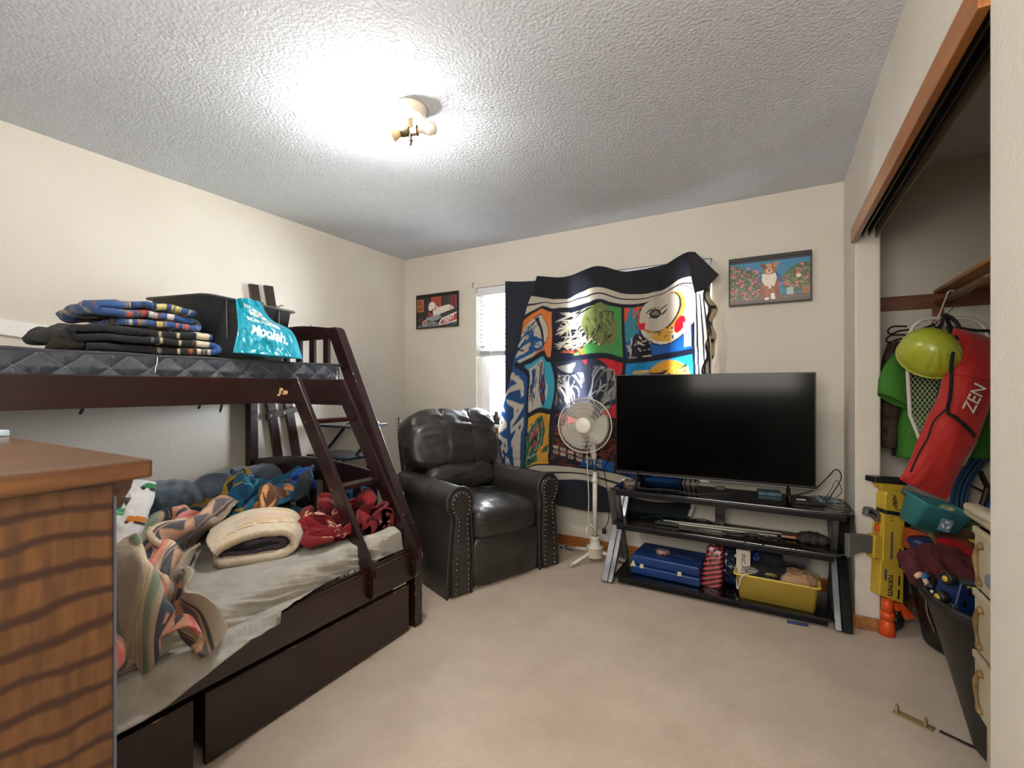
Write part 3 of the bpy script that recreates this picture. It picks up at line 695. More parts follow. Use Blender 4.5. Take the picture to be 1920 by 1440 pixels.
# ---- its hanging shape: rows of (p, x, z) measured on the wall plane
rowsP = [
 (0, [(0.3, -1.609, 2.096), (0.405, -1.374, 2.06), (0.53, -1.129, 2.109), (0.665, -0.916, 2.044), (0.8, -0.708, 2.029), (0.93, -0.492, 2.12), (1, -0.449, 2.113)]),
 (0.125, [(0.27, -1.656, 1.941), (0.405, -1.365, 1.889), (0.53, -1.129, 1.953), (0.665, -0.893, 1.878), (0.8, -0.679, 1.876), (0.93, -0.475, 1.954), (1, -0.393, 1.909)]),
 (0.225, [(0.235, -1.708, 1.768), (0.3, -1.586, 1.838), (0.406, -1.463, 1.812), (0.47, -1.266, 1.811), (0.53, -1.109, 1.849), (0.6, -1.021, 1.822), (0.672, -0.919, 1.797), (0.78, -0.777, 1.796), (0.93, -0.459, 1.85), (1, -0.377, 1.751)]),
 (0.48, [(0.17, -1.825, 1.311), (0.19, -1.781, 1.379), (0.22, -1.632, 1.443), (0.406, -1.463, 1.434), (0.53, -1.109, 1.454), (0.6, -1.021, 1.448), (0.672, -0.912, 1.414), (0.8, -0.679, 1.429), (0.93, -0.449, 1.464), (1, -0.345, 1.505)]),
 (0.675, [(0.03, -1.941, 0.9), (0.1, -1.84, 0.861), (0.2, -1.661, 1.005), (0.406, -1.463, 1.039), (0.53, -1.245, 1.029), (0.672, -0.916, 0.981), (0.8, -0.679, 0.989), (0.93, -0.439, 1.033), (1, -0.338, 1.071)]),
 (0.865, [(0, -1.88, 0.49), (0.1, -1.81, 0.454), (0.2, -1.694, 0.571), (0.406, -1.481, 0.631), (0.53, -1.254, 0.63), (0.672, -0.97, 0.615), (0.8, -0.755, 0.579), (0.93, -0.526, 0.584), (1, -0.426, 0.611)]),
 (0.935, [(0, -1.85, 0.363), (0.1, -1.781, 0.371), (0.2, -1.647, 0.47), (0.406, -1.44, 0.524), (0.53, -1.203, 0.547), (0.672, -0.97, 0.489), (0.8, -0.755, 0.449), (0.93, -0.56, 0.462), (1, -0.459, 0.484)]),
 (1, [(0, -1.815, 0.216), (0.1, -1.766, 0.244), (0.2, -1.623, 0.292), (0.406, -1.427, 0.333), (0.53, -1.203, 0.321), (0.672, -0.981, 0.334), (0.8, -0.81, 0.327), (0.93, -0.588, 0.343), (1, -0.492, 0.363)]),
]
nu, nv = 340, 320
def crom(xs, ys, x):   # smooth interpolation of table values
    xs, ys = np.array(xs), np.array(ys); m = np.gradient(ys, xs); i = np.clip(np.searchsorted(xs, x) - 1, 0, len(xs) - 2)
    h = xs[i + 1] - xs[i]; t = np.clip((x - xs[i]) / h, 0, 1)
    return (2 * t ** 3 - 3 * t ** 2 + 1) * ys[i] + (t ** 3 - 2 * t ** 2 + t) * h * m[i] + (-2 * t ** 3 + 3 * t ** 2) * ys[i + 1] + (t ** 3 - t ** 2) * h * m[i + 1]
S_ = np.linspace(0, 1, nu); V_ = np.linspace(0, 1, nv)
tab = []
for v, r in rowsP:
    ps = [q[0] for q in r]; p = ps[0] + (1 - ps[0]) * S_
    tab.append((v, p, np.interp(p, ps, [q[1] for q in r]) * .5 + crom(ps, [q[1] for q in r], p) * .5, crom(ps, [q[2] for q in r], p)))
vs_ = [t[0] for t in tab]
def vint(k):
    A = np.array([t[k] for t in tab]); return np.stack([np.interp(V_, vs_, A[:, i]) * .6 + crom(vs_, A[:, i], V_) * .4 for i in range(nu)])
Pp, Px, Pz = vint(1), vint(2), vint(3)
Vg = np.broadcast_to(V_[None], Px.shape)
fold = np.zeros_like(Px)
for cx, w_, a_ in ((-1.386, .30, .022), (-.56, .42, .026), (-1.82, .22, .018)):     # folds fan out below each pin
    zt = 2.12; an = (Px - cx) / (.12 + (zt - Pz) * .55)
    fold += a_ * np.cos(an * 11 + 2 * pn(Pz * 2, an * 2, cx)) * np.exp(-(an / .9) ** 2) * sm(0, .3, zt - Pz)
fold += .012 * pn(Px * 5, Pz * 1.2, 3.3) + .006 * ridge(Px * 4, Pz * 5, 8.8, 2)
Yc = 3.262 - .028 * sm(0, .5, 2.1 - Pz) - fold * (.55 + .7 * Vg) - .04 * sm(.5, 1, Vg) - .02
Yc = np.clip(Yc, 3.19 + 0 * Yc, 3.292); Yc = np.where(Pz < .66, np.maximum(Yc, 3.20), Yc)
M_comf = mat('comforter_cloth', rough=.8, attr=True, nscale=200, bump=.35, bscale=90, bdist=.002, sheen=.2, transl=.42)
cf = thing('comforter', 'comic-panel printed comforter pinned over the window as a curtain', 'comforter', (-1.25, 3.26, .3))
grid('printed_face', np.stack([Px, Yc, Pz], -1), cv, M_comf, cf, uv=(Pp, 1 - Vg))
from_px = None
flap = [(-0.482, 2.104), (-0.439, 2.101), (-0.297, 1.935), (-0.378, 1.849), (-0.442, 1.835), (-0.462, 1.938)]
fl = prism(bmesh.new(), flap, 3.180, 3.192, 'y', .005)
obj('folded_corner', fl, mat('comforter_black', '1A1A1D', .85, col2='232326', nscale=30, bump=.3, bscale=120), cf, True)
Sg, Tg = np.meshgrid(np.linspace(0, 1, 24), np.linspace(0, 1, 120), indexing='ij')   # bunched right hem turning back to the wall
zz = 1.93 - 1.0 * Tg
xx = -.40 + .035 * np.sin(Tg * 5) + Sg * (.035 + .012 * np.sin(Tg * 26 + Sg * 3)) + .01 * np.sin(Tg * 40)
yy = 3.20 + .10 * Sg + .016 * np.sin(Tg * 34 + Sg * 4)
cv2 = Cv(60, 200, 'B8AA94')
for i in range(9): cv2.rect(.1, .06 + i * .11, .9, .085 + i * .11, K_)
cv2.rect(0, 0, .35, .72, '3A352C')
grid('turned_hem', np.stack([xx, yy, zz], -1), cv2, M_comf, cf, solid=.003)
struct(obj('wall_hook', tube(bmesh.new(), smoothpath([(-2.27, 3.337, 2.135), (-2.27, 3.325, 2.13), (-2.272, 3.318, 2.10), (-2.27, 3.325, 2.09)], 3), .003, 6), mat('hook', '8C8470', .4, .6)))
o = bpy.data.objects['wall_hook']; del o['kind']; rebase(o); tag(o, 'tiny metal hook in the wall left of the window', 'hook')

# ================================================================== PICTURES
def picture(x0, x1, z0, z1, cvp, label, grp=None):
    t = thing('framed_picture', label, 'picture', ((x0 + x1) / 2, YB, z0))
    bm = bmesh.new()
    for b in ((x0, x1, z1 - .022, z1), (x0, x1, z0, z0 + .010), (x0, x0 + .007, z0 + .010, z1 - .022), (x1 - .007, x1, z0 + .010, z1 - .022)): box(bm, b[0], b[1], YB - .028, YB - .001, b[2], b[3], .0015)
    obj('frame', bm, mat('dark_frame', '241A16', .45, col2='1A1311', nscale=20), t)
    U, V = np.meshgrid(np.linspace(0, 1, 260), np.linspace(0, 1, 170), indexing='ij')
    grid('photo_print', np.stack([x0 + .007 + U * (x1 - x0 - .014), YB - .02 + 0 * U, z0 + .01 + V * (z1 - z0 - .032)], -1), cvp, mat('photo_print', rough=.35, attr=True, nscale=60, coat=.2), t)
    return t
p = Cv(360, 240, '2D7FA8'); r = random.Random(5)
p.rect(0, .94, 1, 1, '16202A')
for x in (.18, .5, .76, .92): p.line([(x, 1), (x, .3)], .008, '1C5C84')
p.poly([(.38, .55), (.48, .72), (.58, .72), (.68, .52), (.62, .3), (.4, .3)], '225A8A')
p.rect(0, 0, 1, .16, '5A4A42'); p.line([(0, .09), (1, .10)], .012, '8A7568'); p.line([(.5, .13), (1, .15)], .02, '6E5248')
p.poly([(0, .9), (.1, .9), (.22, .78), (.32, .72), (.38, .5), (.40, .12), (0, .05)], '3C5A3A'); p.poly([(.66, .55), (.72, .68), (.82, .8), (1, .86), (1, .2), (.72, .2), (.68, .35)], '42643C')
for i in range(700):
    a = r.random() < .62; x = r.uniform(0, .39) if a else r.uniform(.68, 1); y = r.uniform(.08, .9 - .45 * x) if a else r.uniform(.3, .55 + (x - .66) * .85)
    c = r.choice(['2E4A30', '5F8A4A', '7FA05C', '486B3E', 'C04A60', 'D8607A', 'E07088', '39402E', '8C7A5A']); s = .006 + .010 * r.random()
    p.ell(x, y, s, s * 1.5, c, r.random() * 3, n=7)
for x, y in ((.24, .82), (.34, .74), (.16, .66), (.10, .5), (.3, .46), (.26, .36), (.15, .4), (.08, .3), (.3, .22), (.22, .1), (.85, .62), (.9, .8), (.96, .5), (.63, .4), (.84, .4), (.19, .25)): p.ell(x, y, .022, .03, 'D8566C', n=9); p.ell(x, y, .008, .012, 'F0A0A8', n=6)
p.ell(.86, .55, .03, .045, 'E8DCC0'); p.rect(.72, .14, .80, .3, 'A9C4B4'); p.rect(.9, .14, .99, .3, 'A86A44')
p.poly([(.39, .12), (.40, .42), (.43, .66), (.58, .66), (.62, .42), (.64, .12)], '9A5330'); p.ell(.415, .2, .035, .12, '8C4A2C'); p.ell(.60, .2, .035, .12, '7E4128')
p.poly([(.42, .66), (.41, .52), (.46, .34), (.52, .3), (.57, .36), (.60, .54), (.58, .66)], 'E6DCCB'); p.ell(.51, .76, .085, .13, 'A8623A'); p.ell(.435, .83, .03, .07, '6A3A26', .4); p.ell(.585, .85, .03, .07, 'C07848', -.5)
p.ell(.50, .79, .04, .10, 'C98E60'); p.ell(.47, .80, .012, .018, '1A1210'); p.ell(.545, .80, .012, .018, '1A1210'); p.ell(.505, .70, .045, .05, 'D8B48C'); p.ell(.505, .72, .014, .02, '1E1614')
p.poly([(.455, .40), (.455, .12), (.49, .06), (.51, .1), (.50, .34)], 'A8623A'); p.poly([(.53, .38), (.525, .08), (.57, .06), (.58, .12), (.565, .36)], 'A8623A'); p.poly([(.525, .2), (.525, .07), (.58, .06), (.57, .2)], 'EFE8DC'); p.ell(.475, .08, .03, .028, 'EFE8DC')
picture(-.250, .206, 1.748, 2.055, p, 'framed photo of a sitting brown and white dog among flowers')
p = Cv(320, 230, '23201F'); 
p.rect(0, .52, .17, .92, 'C98A3C'); p.rect(.015, .55, .15, .90, '7A3A22'); p.brush(.015, .55, .15, .9, 40, ['C85A2C', 'E08A3A', '4A2418'], .06, .012, 1.4, .5, 5)
p.rect(.36, .55, .62, .97, 'A8452E'); p.brush(.36, .6, .62, .96, 50, ['C8603A', '7A2A20', '8A6A5A'], .05, .012, 1., 1., 6); p.rect(.64, .5, .82, .97, '3A3030')
for x, c in ((.80, '5A3038'), (.86, '7A3040'), (.93, '8A3444')): p.rect(x, .3, x + .06, .97, c)
p.poly([(.28, .5), (.42, .4), (.42, .34), (.28, .36)], '9A3A34')
p.poly([(.44, .70), (.55, .62), (.70, .66), (.80, .68), (.90, .60), (.94, .50), (.88, .40), (.6, .36), (.42, .34), (.40, .5)], 'DDD3C4'); p.ell(.38, .70, .085, .115, 'E4DBCD'); p.ell(.33, .60, .05, .07, 'EAE2D6', .3); p.ell(.465, .60, .035, .09, 'C2A088', -.2); p.ell(.355, .70, .012, .016, '2A2220'); p.ell(.30, .70, .012, .016, '2A2220'); p.ell(.292, .60, .02, .025, '6A4038'); p.ell(.84, .55, .03, .035, 'BE9C92')
p.poly([(.25, .32), (.62, .40), (1, .56), (1, .46), (.62, .28), (.5, .2), (.2, .22)], '8E9194'); p.poly([(.58, .4), (1, .56), (1, .44), (.62, .28)], '3A3A3C')
p.poly([(.62, .26), (1, .43), (1, .12), (.55, .02), (.55, .1)], 'D8D2CA'); p.poly([(.58, .10), (.66, .22), (1, .38), (1, .18), (.62, .06)], 'B04048'); p.text('NNY', .80, .22, .22, 'EFEAE2', .42, .3, .02, .8); p.poly([(.7, .02), (1, .12), (1, 0), (.7, 0)], '4A4E60')
p.ell(.2, .13, .065, .10, 'D8B8A8'); p.ell(.2, .14, .04, .06, 'B8483C'); p.poly([(0, .05), (.4, .22), (.6, .05), (.5, 0), (0, 0)], '7E858C', .7); p.brush(0, 0, .15, .3, 30, ['5A5A5C', '8A7468', '2A2626'], .05, .01, 1, 1, 9); p.brush(.25, .02, .5, .2, 16, ['6A6A70', 'A06A50', 'B8BCC0'], .04, .01, .3, 1, 10)
picture(-2.901, -2.427, 1.768, 2.080, p, 'framed photo of a white dog lying above a newspaper')

# ================================================================== RECLINER (built in its own frame: x across the front, y to the back)
rec = thing('recliner', 'dark grey leather recliner with rolled arms and nailhead trim', 'armchair', (-1.600, 2.105, 0), math.atan2(.927, .375), world=False)
M_lea = mat('dark_leather', '35322F', .34, col2='292624', nscale=6, bump=.22, bscale=55, bdet=6, bdist=.004, rough2=.5, coat=.1)
M_piping = mat('leather_piping', '3A3836', .45, col2='302E2C', nscale=12)
WR, DR = .89, .93
def wrk(seed, a=.006, f=7):
    return lambda q, p: a * (ridge(p[:, 0] * f, p[:, 1] * f, p[:, 2] * f + seed, 2) - 1.0)
# base and arms
obj('base', B(.10, WR - .10, .05, DR - .08, .03, .30, .02), M_lea, rec)
def scroll(side):     # arm front outline (x, z), outer side left for side=0
    pts = [(.0, .0), (.165, .0), (.178, .10), (.182, .30), (.176, .46)]
    c, r0 = (.095, .545), .092
    for i in range(15):
        a = R(-28) + i / 14 * R(236); pts.append((c[0] + r0 * math.cos(a), c[1] + r0 * math.sin(a)))
    pts += [(.020, .49), (.032, .455), (.028, .40), (.012, .25), (.004, .12)]
    return pts if side == 0 else [(WR - x, z) for x, z in pts]
for side in (0, 1):
    arm = obj('arm', prism(bmesh.new(), scroll(side), .035, DR - .16, 'y', .018, 3), M_lea, rec, True)
    sgn = (lambda x: x) if side == 0 else (lambda x: WR - x)
    # padded front panel following the scroll
    fp = [(.026, .012), (.150, .012), (.158, .12), (.158, .30), (.148, .44)]
    for i in range(13):
        a = R(-20) + i / 12 * R(226); fp.append((.095 + .074 * math.cos(a), .545 + .074 * math.sin(a)))
    fp += [(.045, .49), (.052, .45), (.044, .36), (.030, .2)]
    fp = [(sgn(x), z) for x, z in fp]
    pn_ = obj('arm_front', prism(bmesh.new(), fp, .012, .037, 'y', .011, 3), M_lea, rec, True)
    rim = [(sgn(x), .033, z) for x, z in [(.170, .0), (.176, .12), (.178, .3), (.168, .455)] + [(.095 + .092 * math.cos(R(-30) + i / 16 * R(236)), .545 + .092 * math.sin(R(-30) + i / 16 * R(236))) for i in range(17)] + [(.026, .487), (.036, .45), (.026, .34), (.008, .16), (.004, .0)]]
    obj('piping', tube(bmesh.new(), smoothpath(rim, 2), .007, 8), M_piping, arm, True)
    nails = bmesh.new()
    path = [(.052, .03), (.058, .2), (.070, .36), (.076, .44), (.055, .475), (.036, .51), (.038, .555), (.060, .592), (.095, .605), (.130, .590), (.148, .555), (.144, .50), (.132, .44), (.138, .30), (.140, .12), (.138, .03)]
    P2 = smoothpath([(x, 0, z) for x, z in path], 10); acc = 0; last = P2[0]; pts = [last]
    for q_ in P2[1:]:
        acc += (q_ - last).length; last = q_
        if acc >= .0225: pts.append(q_); acc = 0
    for q_ in pts:
        for kk, (rr_, dd) in enumerate(((.0068, 0), (.0055, -.003), (.003, -.0048))):
            pass
        lathe(nails, [(.0082, -.002), (.0072, .004), (.0042, .0066), (.0005, .0074)], (0, 0, 0), 8, Matrix.Translation((sgn(q_.x), .0115, q_.z)) @ Matrix.Rotation(R(90), 4, 'X'), cap=False)
    nl = obj('nailheads', nails, mat('nailhead', '8E8880', .25, 1., col2='6E6862', nscale=20), rec, True); nl['kind'] = 'stuff'
    seam = [(sgn(.002), .30, .50)] + [(sgn(.095 + .094 * math.cos(a)), .30, .545 + .094 * math.sin(a)) for a in [R(170 - i * 20) for i in range(9)]]
    obj('seam', tube(bmesh.new(), seam, .0022, 6), M_piping, arm, True)
# footrest panel, seat, lumbar roll, back cushion
cushion('footrest', (WR / 2, .075, .165), (.262, .055, .150), M_lea, rec, 7, 24, (0, .012, 0), wrk(2, .003, 9))
seat = cushion('seat', (WR / 2, .345, .385), (.268, .345, .098), M_lea, rec, 6, 34, (0, .01, .028), lambda q, p: .007 * (ridge(p[:, 0] * 6, p[:, 1] * 4, p[:, 2] * 6 + 4, 2) - 1) + .004 * pn(p[:, 0] * 22, p[:, 1] * 6, 3.) * (q[:, 1] < 0))
Mb = Euler((R(-17), 0, 0)).to_matrix().to_4x4()
cushion('back_frame', (WR / 2, .80, .56), (.335, .075, .46), M_lea, rec, 7, 14, M=Mb)
back = cushion('back_cushion', (WR / 2, .715, .83), (.372, .12, .222), M_lea, rec, 5, 44, (0, .03, .012),
    lambda q, p: .014 * (ridge(p[:, 0] * 3.4 + p[:, 2] * 1.4, p[:, 1] * 3, p[:, 2] * 7.5 + 1, 2) - 1) - .010 * (np.exp(-((p[:, 0] - .115) / .012) ** 2) + np.exp(-((p[:, 0] + .115) / .012) ** 2)), M=Mb)
cushion('lumbar_roll', (WR / 2, .615, .575), (.285, .105, .098), M_lea, rec, 4, 36, (0, .02, .0),
    lambda q, p: .012 * (ridge(p[:, 0] * 5, p[:, 1] * 3, p[:, 2] * 8 + 6, 2) - 1), M=Mb)
Mi = lambda y, z, x: Vector((WR / 2 + x, .715, .835)) + Mb.to_3x3() @ Vector((0, y, z))
for sx in (-1, 1):      # stitched seams on cushion, seat front and footrest
    pts = [Mi(-.118 - .012 * math.cos(t), .190 * math.sin(t) * 1.0, sx * .115) for t in np.linspace(-1.45, 1.45, 13)]
    obj('seam', tube(bmesh.new(), pts, .0032, 6), M_piping, back, True)
    obj('seam', tube(bmesh.new(), [(WR / 2 + sx * .115, .012 + .002 * abs(i - 4), .035 + i * .032) for i in range(9)], .002, 6), M_piping, rec, True)
obj('seam', tube(bmesh.new(), [(WR / 2 - .255 + i * .051, -.012 + .0003 * (i - 5) ** 2, .418 - .0004 * (i - 5) ** 2) for i in range(11)], .0028, 6), M_piping, seat, True)
for sx in (-1, 1):      # piped, nail-trimmed edges of the back
    pts = [Vector((WR / 2 + sx * .345, .80, .56)) + Mb.to_3x3() @ Vector((0, -.05, z)) for z in np.linspace(-.1, .45, 12)]
    obj('piping', tube(bmesh.new(), pts, .009, 8), M_piping, rec, True)
    nb = bmesh.new()
    for z in np.linspace(0, .44, 19):
        c_ = Vector((WR / 2 + sx * .352, .80, .56)) + Mb.to_3x3() @ Vector((0, -.015, z)); bmesh.ops.create_icosphere(nb, subdivisions=1, radius=.006, matrix=Matrix.Translation(c_))
    obj('nailheads', nb, _M['nailhead'], rec, True)['kind'] = 'stuff'
# cable left on the seat
cb = smoothpath([(.20, .52, .50), (.24, .50, .505), (.33, .44, .512), (.42, .36, .515), (.47, .31, .516), (.55, .30, .514), (.56, .37, .516), (.48, .40, .516), (.43, .34, .517), (.47, .27, .512), (.58, .28, .512), (.60, .36, .516), (.52, .45, .516), (.56, .50, .515), (.60, .53, .51)], 6)
Mr = Matrix.Translation(rec.location) @ Matrix.Rotation(rec.rotation_euler.z, 4, 'Z')
ca = obj('charging_cable', tube(bmesh.new(), [Mr @ q_ for q_ in cb], .0028, 6), M_black, None, True); rebase(ca); tag(ca, 'thin black cable coiled on the recliner seat', 'cable')
# ================================================================== placement frame
_s, _c = math.sin(YAW), math.cos(YAW)
def at(x, y, k):
    """room point seen in direction (x, y) of the 1920 x 1440 frame at depth k metres"""
    u = (x - 960) / 865; return Vector((k * (-_s + u * _c), k * (_c + u * _s), 1.22 + k * (727 - y) / 865))
# ================================================================== TV STAND, TELEVISION
ts = thing('tv_stand', 'three-shelf black glass TV stand with silver X-shaped legs', 'TV stand', (-.3, 3.04, 0))
M_glass = mat('black_glass', '07080B', .08, col2='0A0C12', nscale=6, coat=.5, rough2=.22)
M_sil = mat('silver_metal', '8E8F90', .38, .85, col2='6E6F72', nscale=8, rough2=.5)
M_edge = mat('shelf_edge', '1B1D22', .35, .5, col2='121418', nscale=10)
def slab(name, x0, x1, y0, y1, z):
    g_ = obj(name, B(x0, x1, y0, y1, z - .010, z, .003), M_glass, ts)
    obj('edge_frame', B(x0 + .03, x1 - .03, y0 + .006, y0 + .028, z - .040, z - .0105, .003), M_edge, g_)
    obj('edge_frame', B(x0 + .03, x1 - .03, y1 - .03, y1 - .01, z - .036, z - .0105, .003), M_edge, g_)
slab('top_shelf', -.885, .352, 2.815, 3.18, .590)
slab('middle_shelf', -.885, .30, 2.84, 3.17, .372)
slab('bottom_shelf', -.865, .272, 2.805, 3.17, .055)
def bar(p, q, w0, w1, th, m, name='leg'):
    (x0, y0, z0), (x1, y1, z1) = p, q; L = math.hypot(y1 - y0, z1 - z0); ny, nz = -(z1 - z0) / L * th / 2, (y1 - y0) / L * th / 2
    bm = bmesh.new(); v = []
    for (x, y, z) in (p, q):
        for wx in (w0, w1):
            for s in (-1, 1): v.append(bm.verts.new((x + wx, y + s * ny, max(z + s * nz, 0.0))))
    for f in ((0, 1, 3, 2), (4, 6, 7, 5), (0, 2, 6, 4), (1, 5, 7, 3), (0, 4, 5, 1), (2, 3, 7, 6)): bm.faces.new([v[i] for i in f])
    bmesh.ops.recalc_face_normals(bm, faces=bm.faces[:]); bmesh.ops.bevel(bm, geom=bm.edges[:], offset=.003, segments=1, affect='EDGES')
    return obj(name, bm, m, ts)
M_darkbar = mat('dark_bar', '16181C', .25, .6, col2='1E2126', nscale=8)
for xb, xt, sg in ((-.90, -.872, -1), (.305, .300, 1)):
    A0, A1 = (xb, 2.80, .006), (xt, 3.17, .588); B0, B1 = (xt, 2.835, .588), (xb, 3.18, .006)
    for P0, P1 in ((A0, A1), (B0, B1)):
        mo = M_sil if sg < 0 else M_darkbar  # left outer strip silver: pale floor reflection on dark gloss, put into its colour
        l_ = bar(P0, P1, -.036 if sg > 0 else .006, -.006 if sg > 0 else .036, .030, M_sil)
        bar(P0, P1, -.004 if sg > 0 else -.038, .038 if sg > 0 else .004, .026, mo)
obj('rear_column', B(-.315, -.262, 3.15, 3.175, .05, .60, .003), M_black, ts)
tv = thing('television', 'large flat black television on the glass stand', 'television', (-.35, 3.0, .60))
obj('housing', B(-.88, .18, 3.012, 3.055, .70, 1.28, .012), M_black, tv)
obj('screen_panel', B(-.904, .205, 2.998, 3.013, .668, 1.305, .003), mat('tv_bezel', '0C0C0D', .35, col2='141415', nscale=30), tv)
obj('screen', B(-.898, .199, 2.9965, 2.9985, .682, 1.299), mat('tv_screen', '030303', .12, col2='040404', nscale=3, spec=.12), tv)
obj('chin', B(-.904, .205, 2.995, 3.013, .660, .6678, .002), mat('tv_chin', '55565A', .35, .7), tv)
obj('sensor_bar', B(-.385, -.335, 2.992, 2.997, .652, .6605, .001), mat('sensor_bar', 'A0A2A4', .35, .6), tv)
for x in (-.76, .075):
    ft = bmesh.new()
    tube(ft, [(x, 3.02, .70), (x, 2.99, .64), (x + .01, 2.90, .598)], [.010, .010, .008], 8); tube(ft, [(x, 3.02, .70), (x, 3.06, .64), (x, 3.15, .598)], [.010, .010, .008], 8)
    obj('foot', ft, M_edge, tv, True)
# bits on the shelves
def flat(name, label, cat, x, y, z, sx, sy, sz, rz, m, bev=.003, group=None):
    o = obj(name, B(-sx / 2, sx / 2, -sy / 2, sy / 2, 0, sz, bev), m); o.location = (x, y, z); o.rotation_euler[2] = rz; return tag(o, label, cat, group)
def cable(name, label, pts, r, m, cat='cable', k=6, group=None):
    o = rebase(obj(name, tube(bmesh.new(), smoothpath(pts, k), r, 6), m, None, True)); return tag(o, label, cat, group)
M_dust = mat('dusty_black', '2C2825', .8, col2='4A423A', nscale=60)
for nm, lb, ct, x, y, z, sx, sy, sz, rz, m in (
    ('remote_control', 'black remote control on the right end of the top shelf', 'remote', .17, 2.95, .5905, .13, .04, .016, .1, M_black),
    ('media_box', 'small dark media box under the television screen', 'box', -.02, 3.12, .5905, .12, .10, .02, .1, mat('pale_blue_box', '3C5A66', .5, col2='5A7A84', nscale=40)),
    ('phone_charger', 'small white charger beside the remote control', 'charger', .135, 2.985, .5905, .04, .03, .018, .4, M_wplastic),
    ('notepad', 'pale blue notepad at the right rear of the top shelf', 'notepad', .26, 3.13, .5905, .10, .14, .006, .2, mat('pale_paper', '8FA8B0', .7)),
    ('paper_slip', 'crumpled brown paper slip at the left end of the top shelf', 'paper', -.80, 3.0, .5905, .09, .07, .02, .5, mat('tan_paper', '8C7C6A', .9, col2='6A5C4C', nscale=30))):
    flat(nm, lb, ct, x, y, z, sx, sy, sz, rz, m)
rr = random.Random(8)
cable('power_cable', 'black cable looping off the right side of the TV stand', [(.10, 3.10, .60), (.2, 3.16, .63), (.27, 3.2, .70), (.31, 3.16, .76), (.33, 3.12, .72), (.28, 3.10, .62), (.25, 3.0, .60), (.33, 2.98, .61), (.348, 2.90, .585), (.36, 2.86, .50), (.352, 2.83, .42), (.30, 2.815, .385), (.20, 2.86, .379), (.05, 2.95, .38)], .0032, M_black)
cable('thin_cable', 'thin dark wire tangled above the right shelf end', [(.24, 3.05, .596), (.27, 3.02, .66), (.30, 3.03, .72), (.32, 3.02, .66), (.27, 3.0, .62), (.22, 3.03, .63), (.25, 3.08, .60), (.31, 3.0, .598), (.33, 2.93, .60), (.2, 2.98, .596)], .0018, M_black)
cable('dusty_cable', 'black cable lying along the dusty top shelf', [(-.78, 2.95, .594), (-.7, 2.90, .594), (-.55, 2.94, .594), (-.4, 2.90, .594), (-.3, 2.95, .594), (-.2, 3.02, .594)], .0028, M_dust)
cable('coiled_cable', 'black cable coiled on the middle shelf', [(-.45, 3.12, .377), (-.38, 3.05, .378), (-.33, 3.12, .379), (-.4, 3.17, .379), (-.47, 3.1, .378), (-.38, 3.02, .381), (-.30, 3.08, .385), (-.25, 3.0, .378), (-.2, 2.93, .378), (-.1, 2.99, .384), (0, 2.9, .378), (-.02, 3.02, .384), (.08, 2.95, .378)], .003, M_black)
cable('teal_cable', 'dark teal cable heaped at the left of the middle shelf', [(-.74, 3.02, .377), (-.66, 3.1, .378), (-.58, 3.15, .378), (-.50, 3.08, .38), (-.56, 3.0, .38), (-.64, 3.06, .386), (-.55, 3.13, .388), (-.46, 3.16, .379), (-.52, 3.2, .379)], .0032, mat('teal_cable', '173B42', .5))
cable('tube_wire', 'looped black wire hanging over the middle shelf front', [(.02, 3.0, .378), (-.05, 2.92, .38), (-.12, 2.845, .377), (-.14, 2.834, .36), (-.10, 2.833, .355), (-.03, 2.838, .376), (.04, 2.90, .38), (.10, 2.838, .376), (.12, 2.834, .35), (.09, 2.834, .345), (.08, 2.842, .376), (.05, 2.95, .378)], .002, M_black)
for i, (p, q, r, lb) in enumerate((((-.60, 3.00, .384), (.05, 3.06, .384), .0055, 'rear white rod lying along the middle shelf'), ((-.56, 2.965, .384), (.02, 3.00, .384), .0055, 'front white rod lying along the middle shelf'), ((-.45, 2.92, .380), (-.12, 2.95, .380), .003, 'thin grey rod nearest the middle shelf front edge'))):
    o = rebase(obj('metal_rod', tube(bmesh.new(), [p, q], r, 8), M_wplastic if i < 2 else M_steel, None, True)); tag(o, lb, 'rod')
o = rebase(obj('wooden_spatula', B(.04, .15, 3.00, 3.05, .378, .392, .006), M_trim)); tag(o, 'orange-brown wooden block at the end of the white rods', 'wooden block')
rt = thing('selfie_clamp', 'black clamp with silver tips on the middle shelf', 'clamp', (-.6, 2.97, .375)); 
obj('jaw', B(-.64, -.50, 2.93, 2.95, .374, .392, .004), M_black, rt); obj('jaw', tube(bmesh.new(), [(-.63, 2.98, .384), (-.5, 2.945, .386)], .006, 8), M_steel, rt)
o = cushion('dark_cloth', (.19, 3.02, .392), (.07, .05, .018), M_dust, None, 2.5, 10, disp=lambda q, p: .01 * ridge(p[:, 0] * 20, p[:, 1] * 20, 3)); tag(rebase(o), 'crumpled dark cloth at the right of the middle shelf', 'cloth')
ps = thing('power_strip', 'white power strip leaning behind the TV stand', 'power strip', (-.48, 3.25, .40))
Mx = Matrix.Translation((-.48, 3.245, .425)) @ Matrix.Rotation(R(20), 4, 'Y')
obj('body', B(-.028, .028, -.018, .018, -.055, .055, .006, Mx), M_wplastic, ps); obj('switch', B(-.008, .008, -.021, -.017, -.01, .012, .001, Mx), M_black, ps)
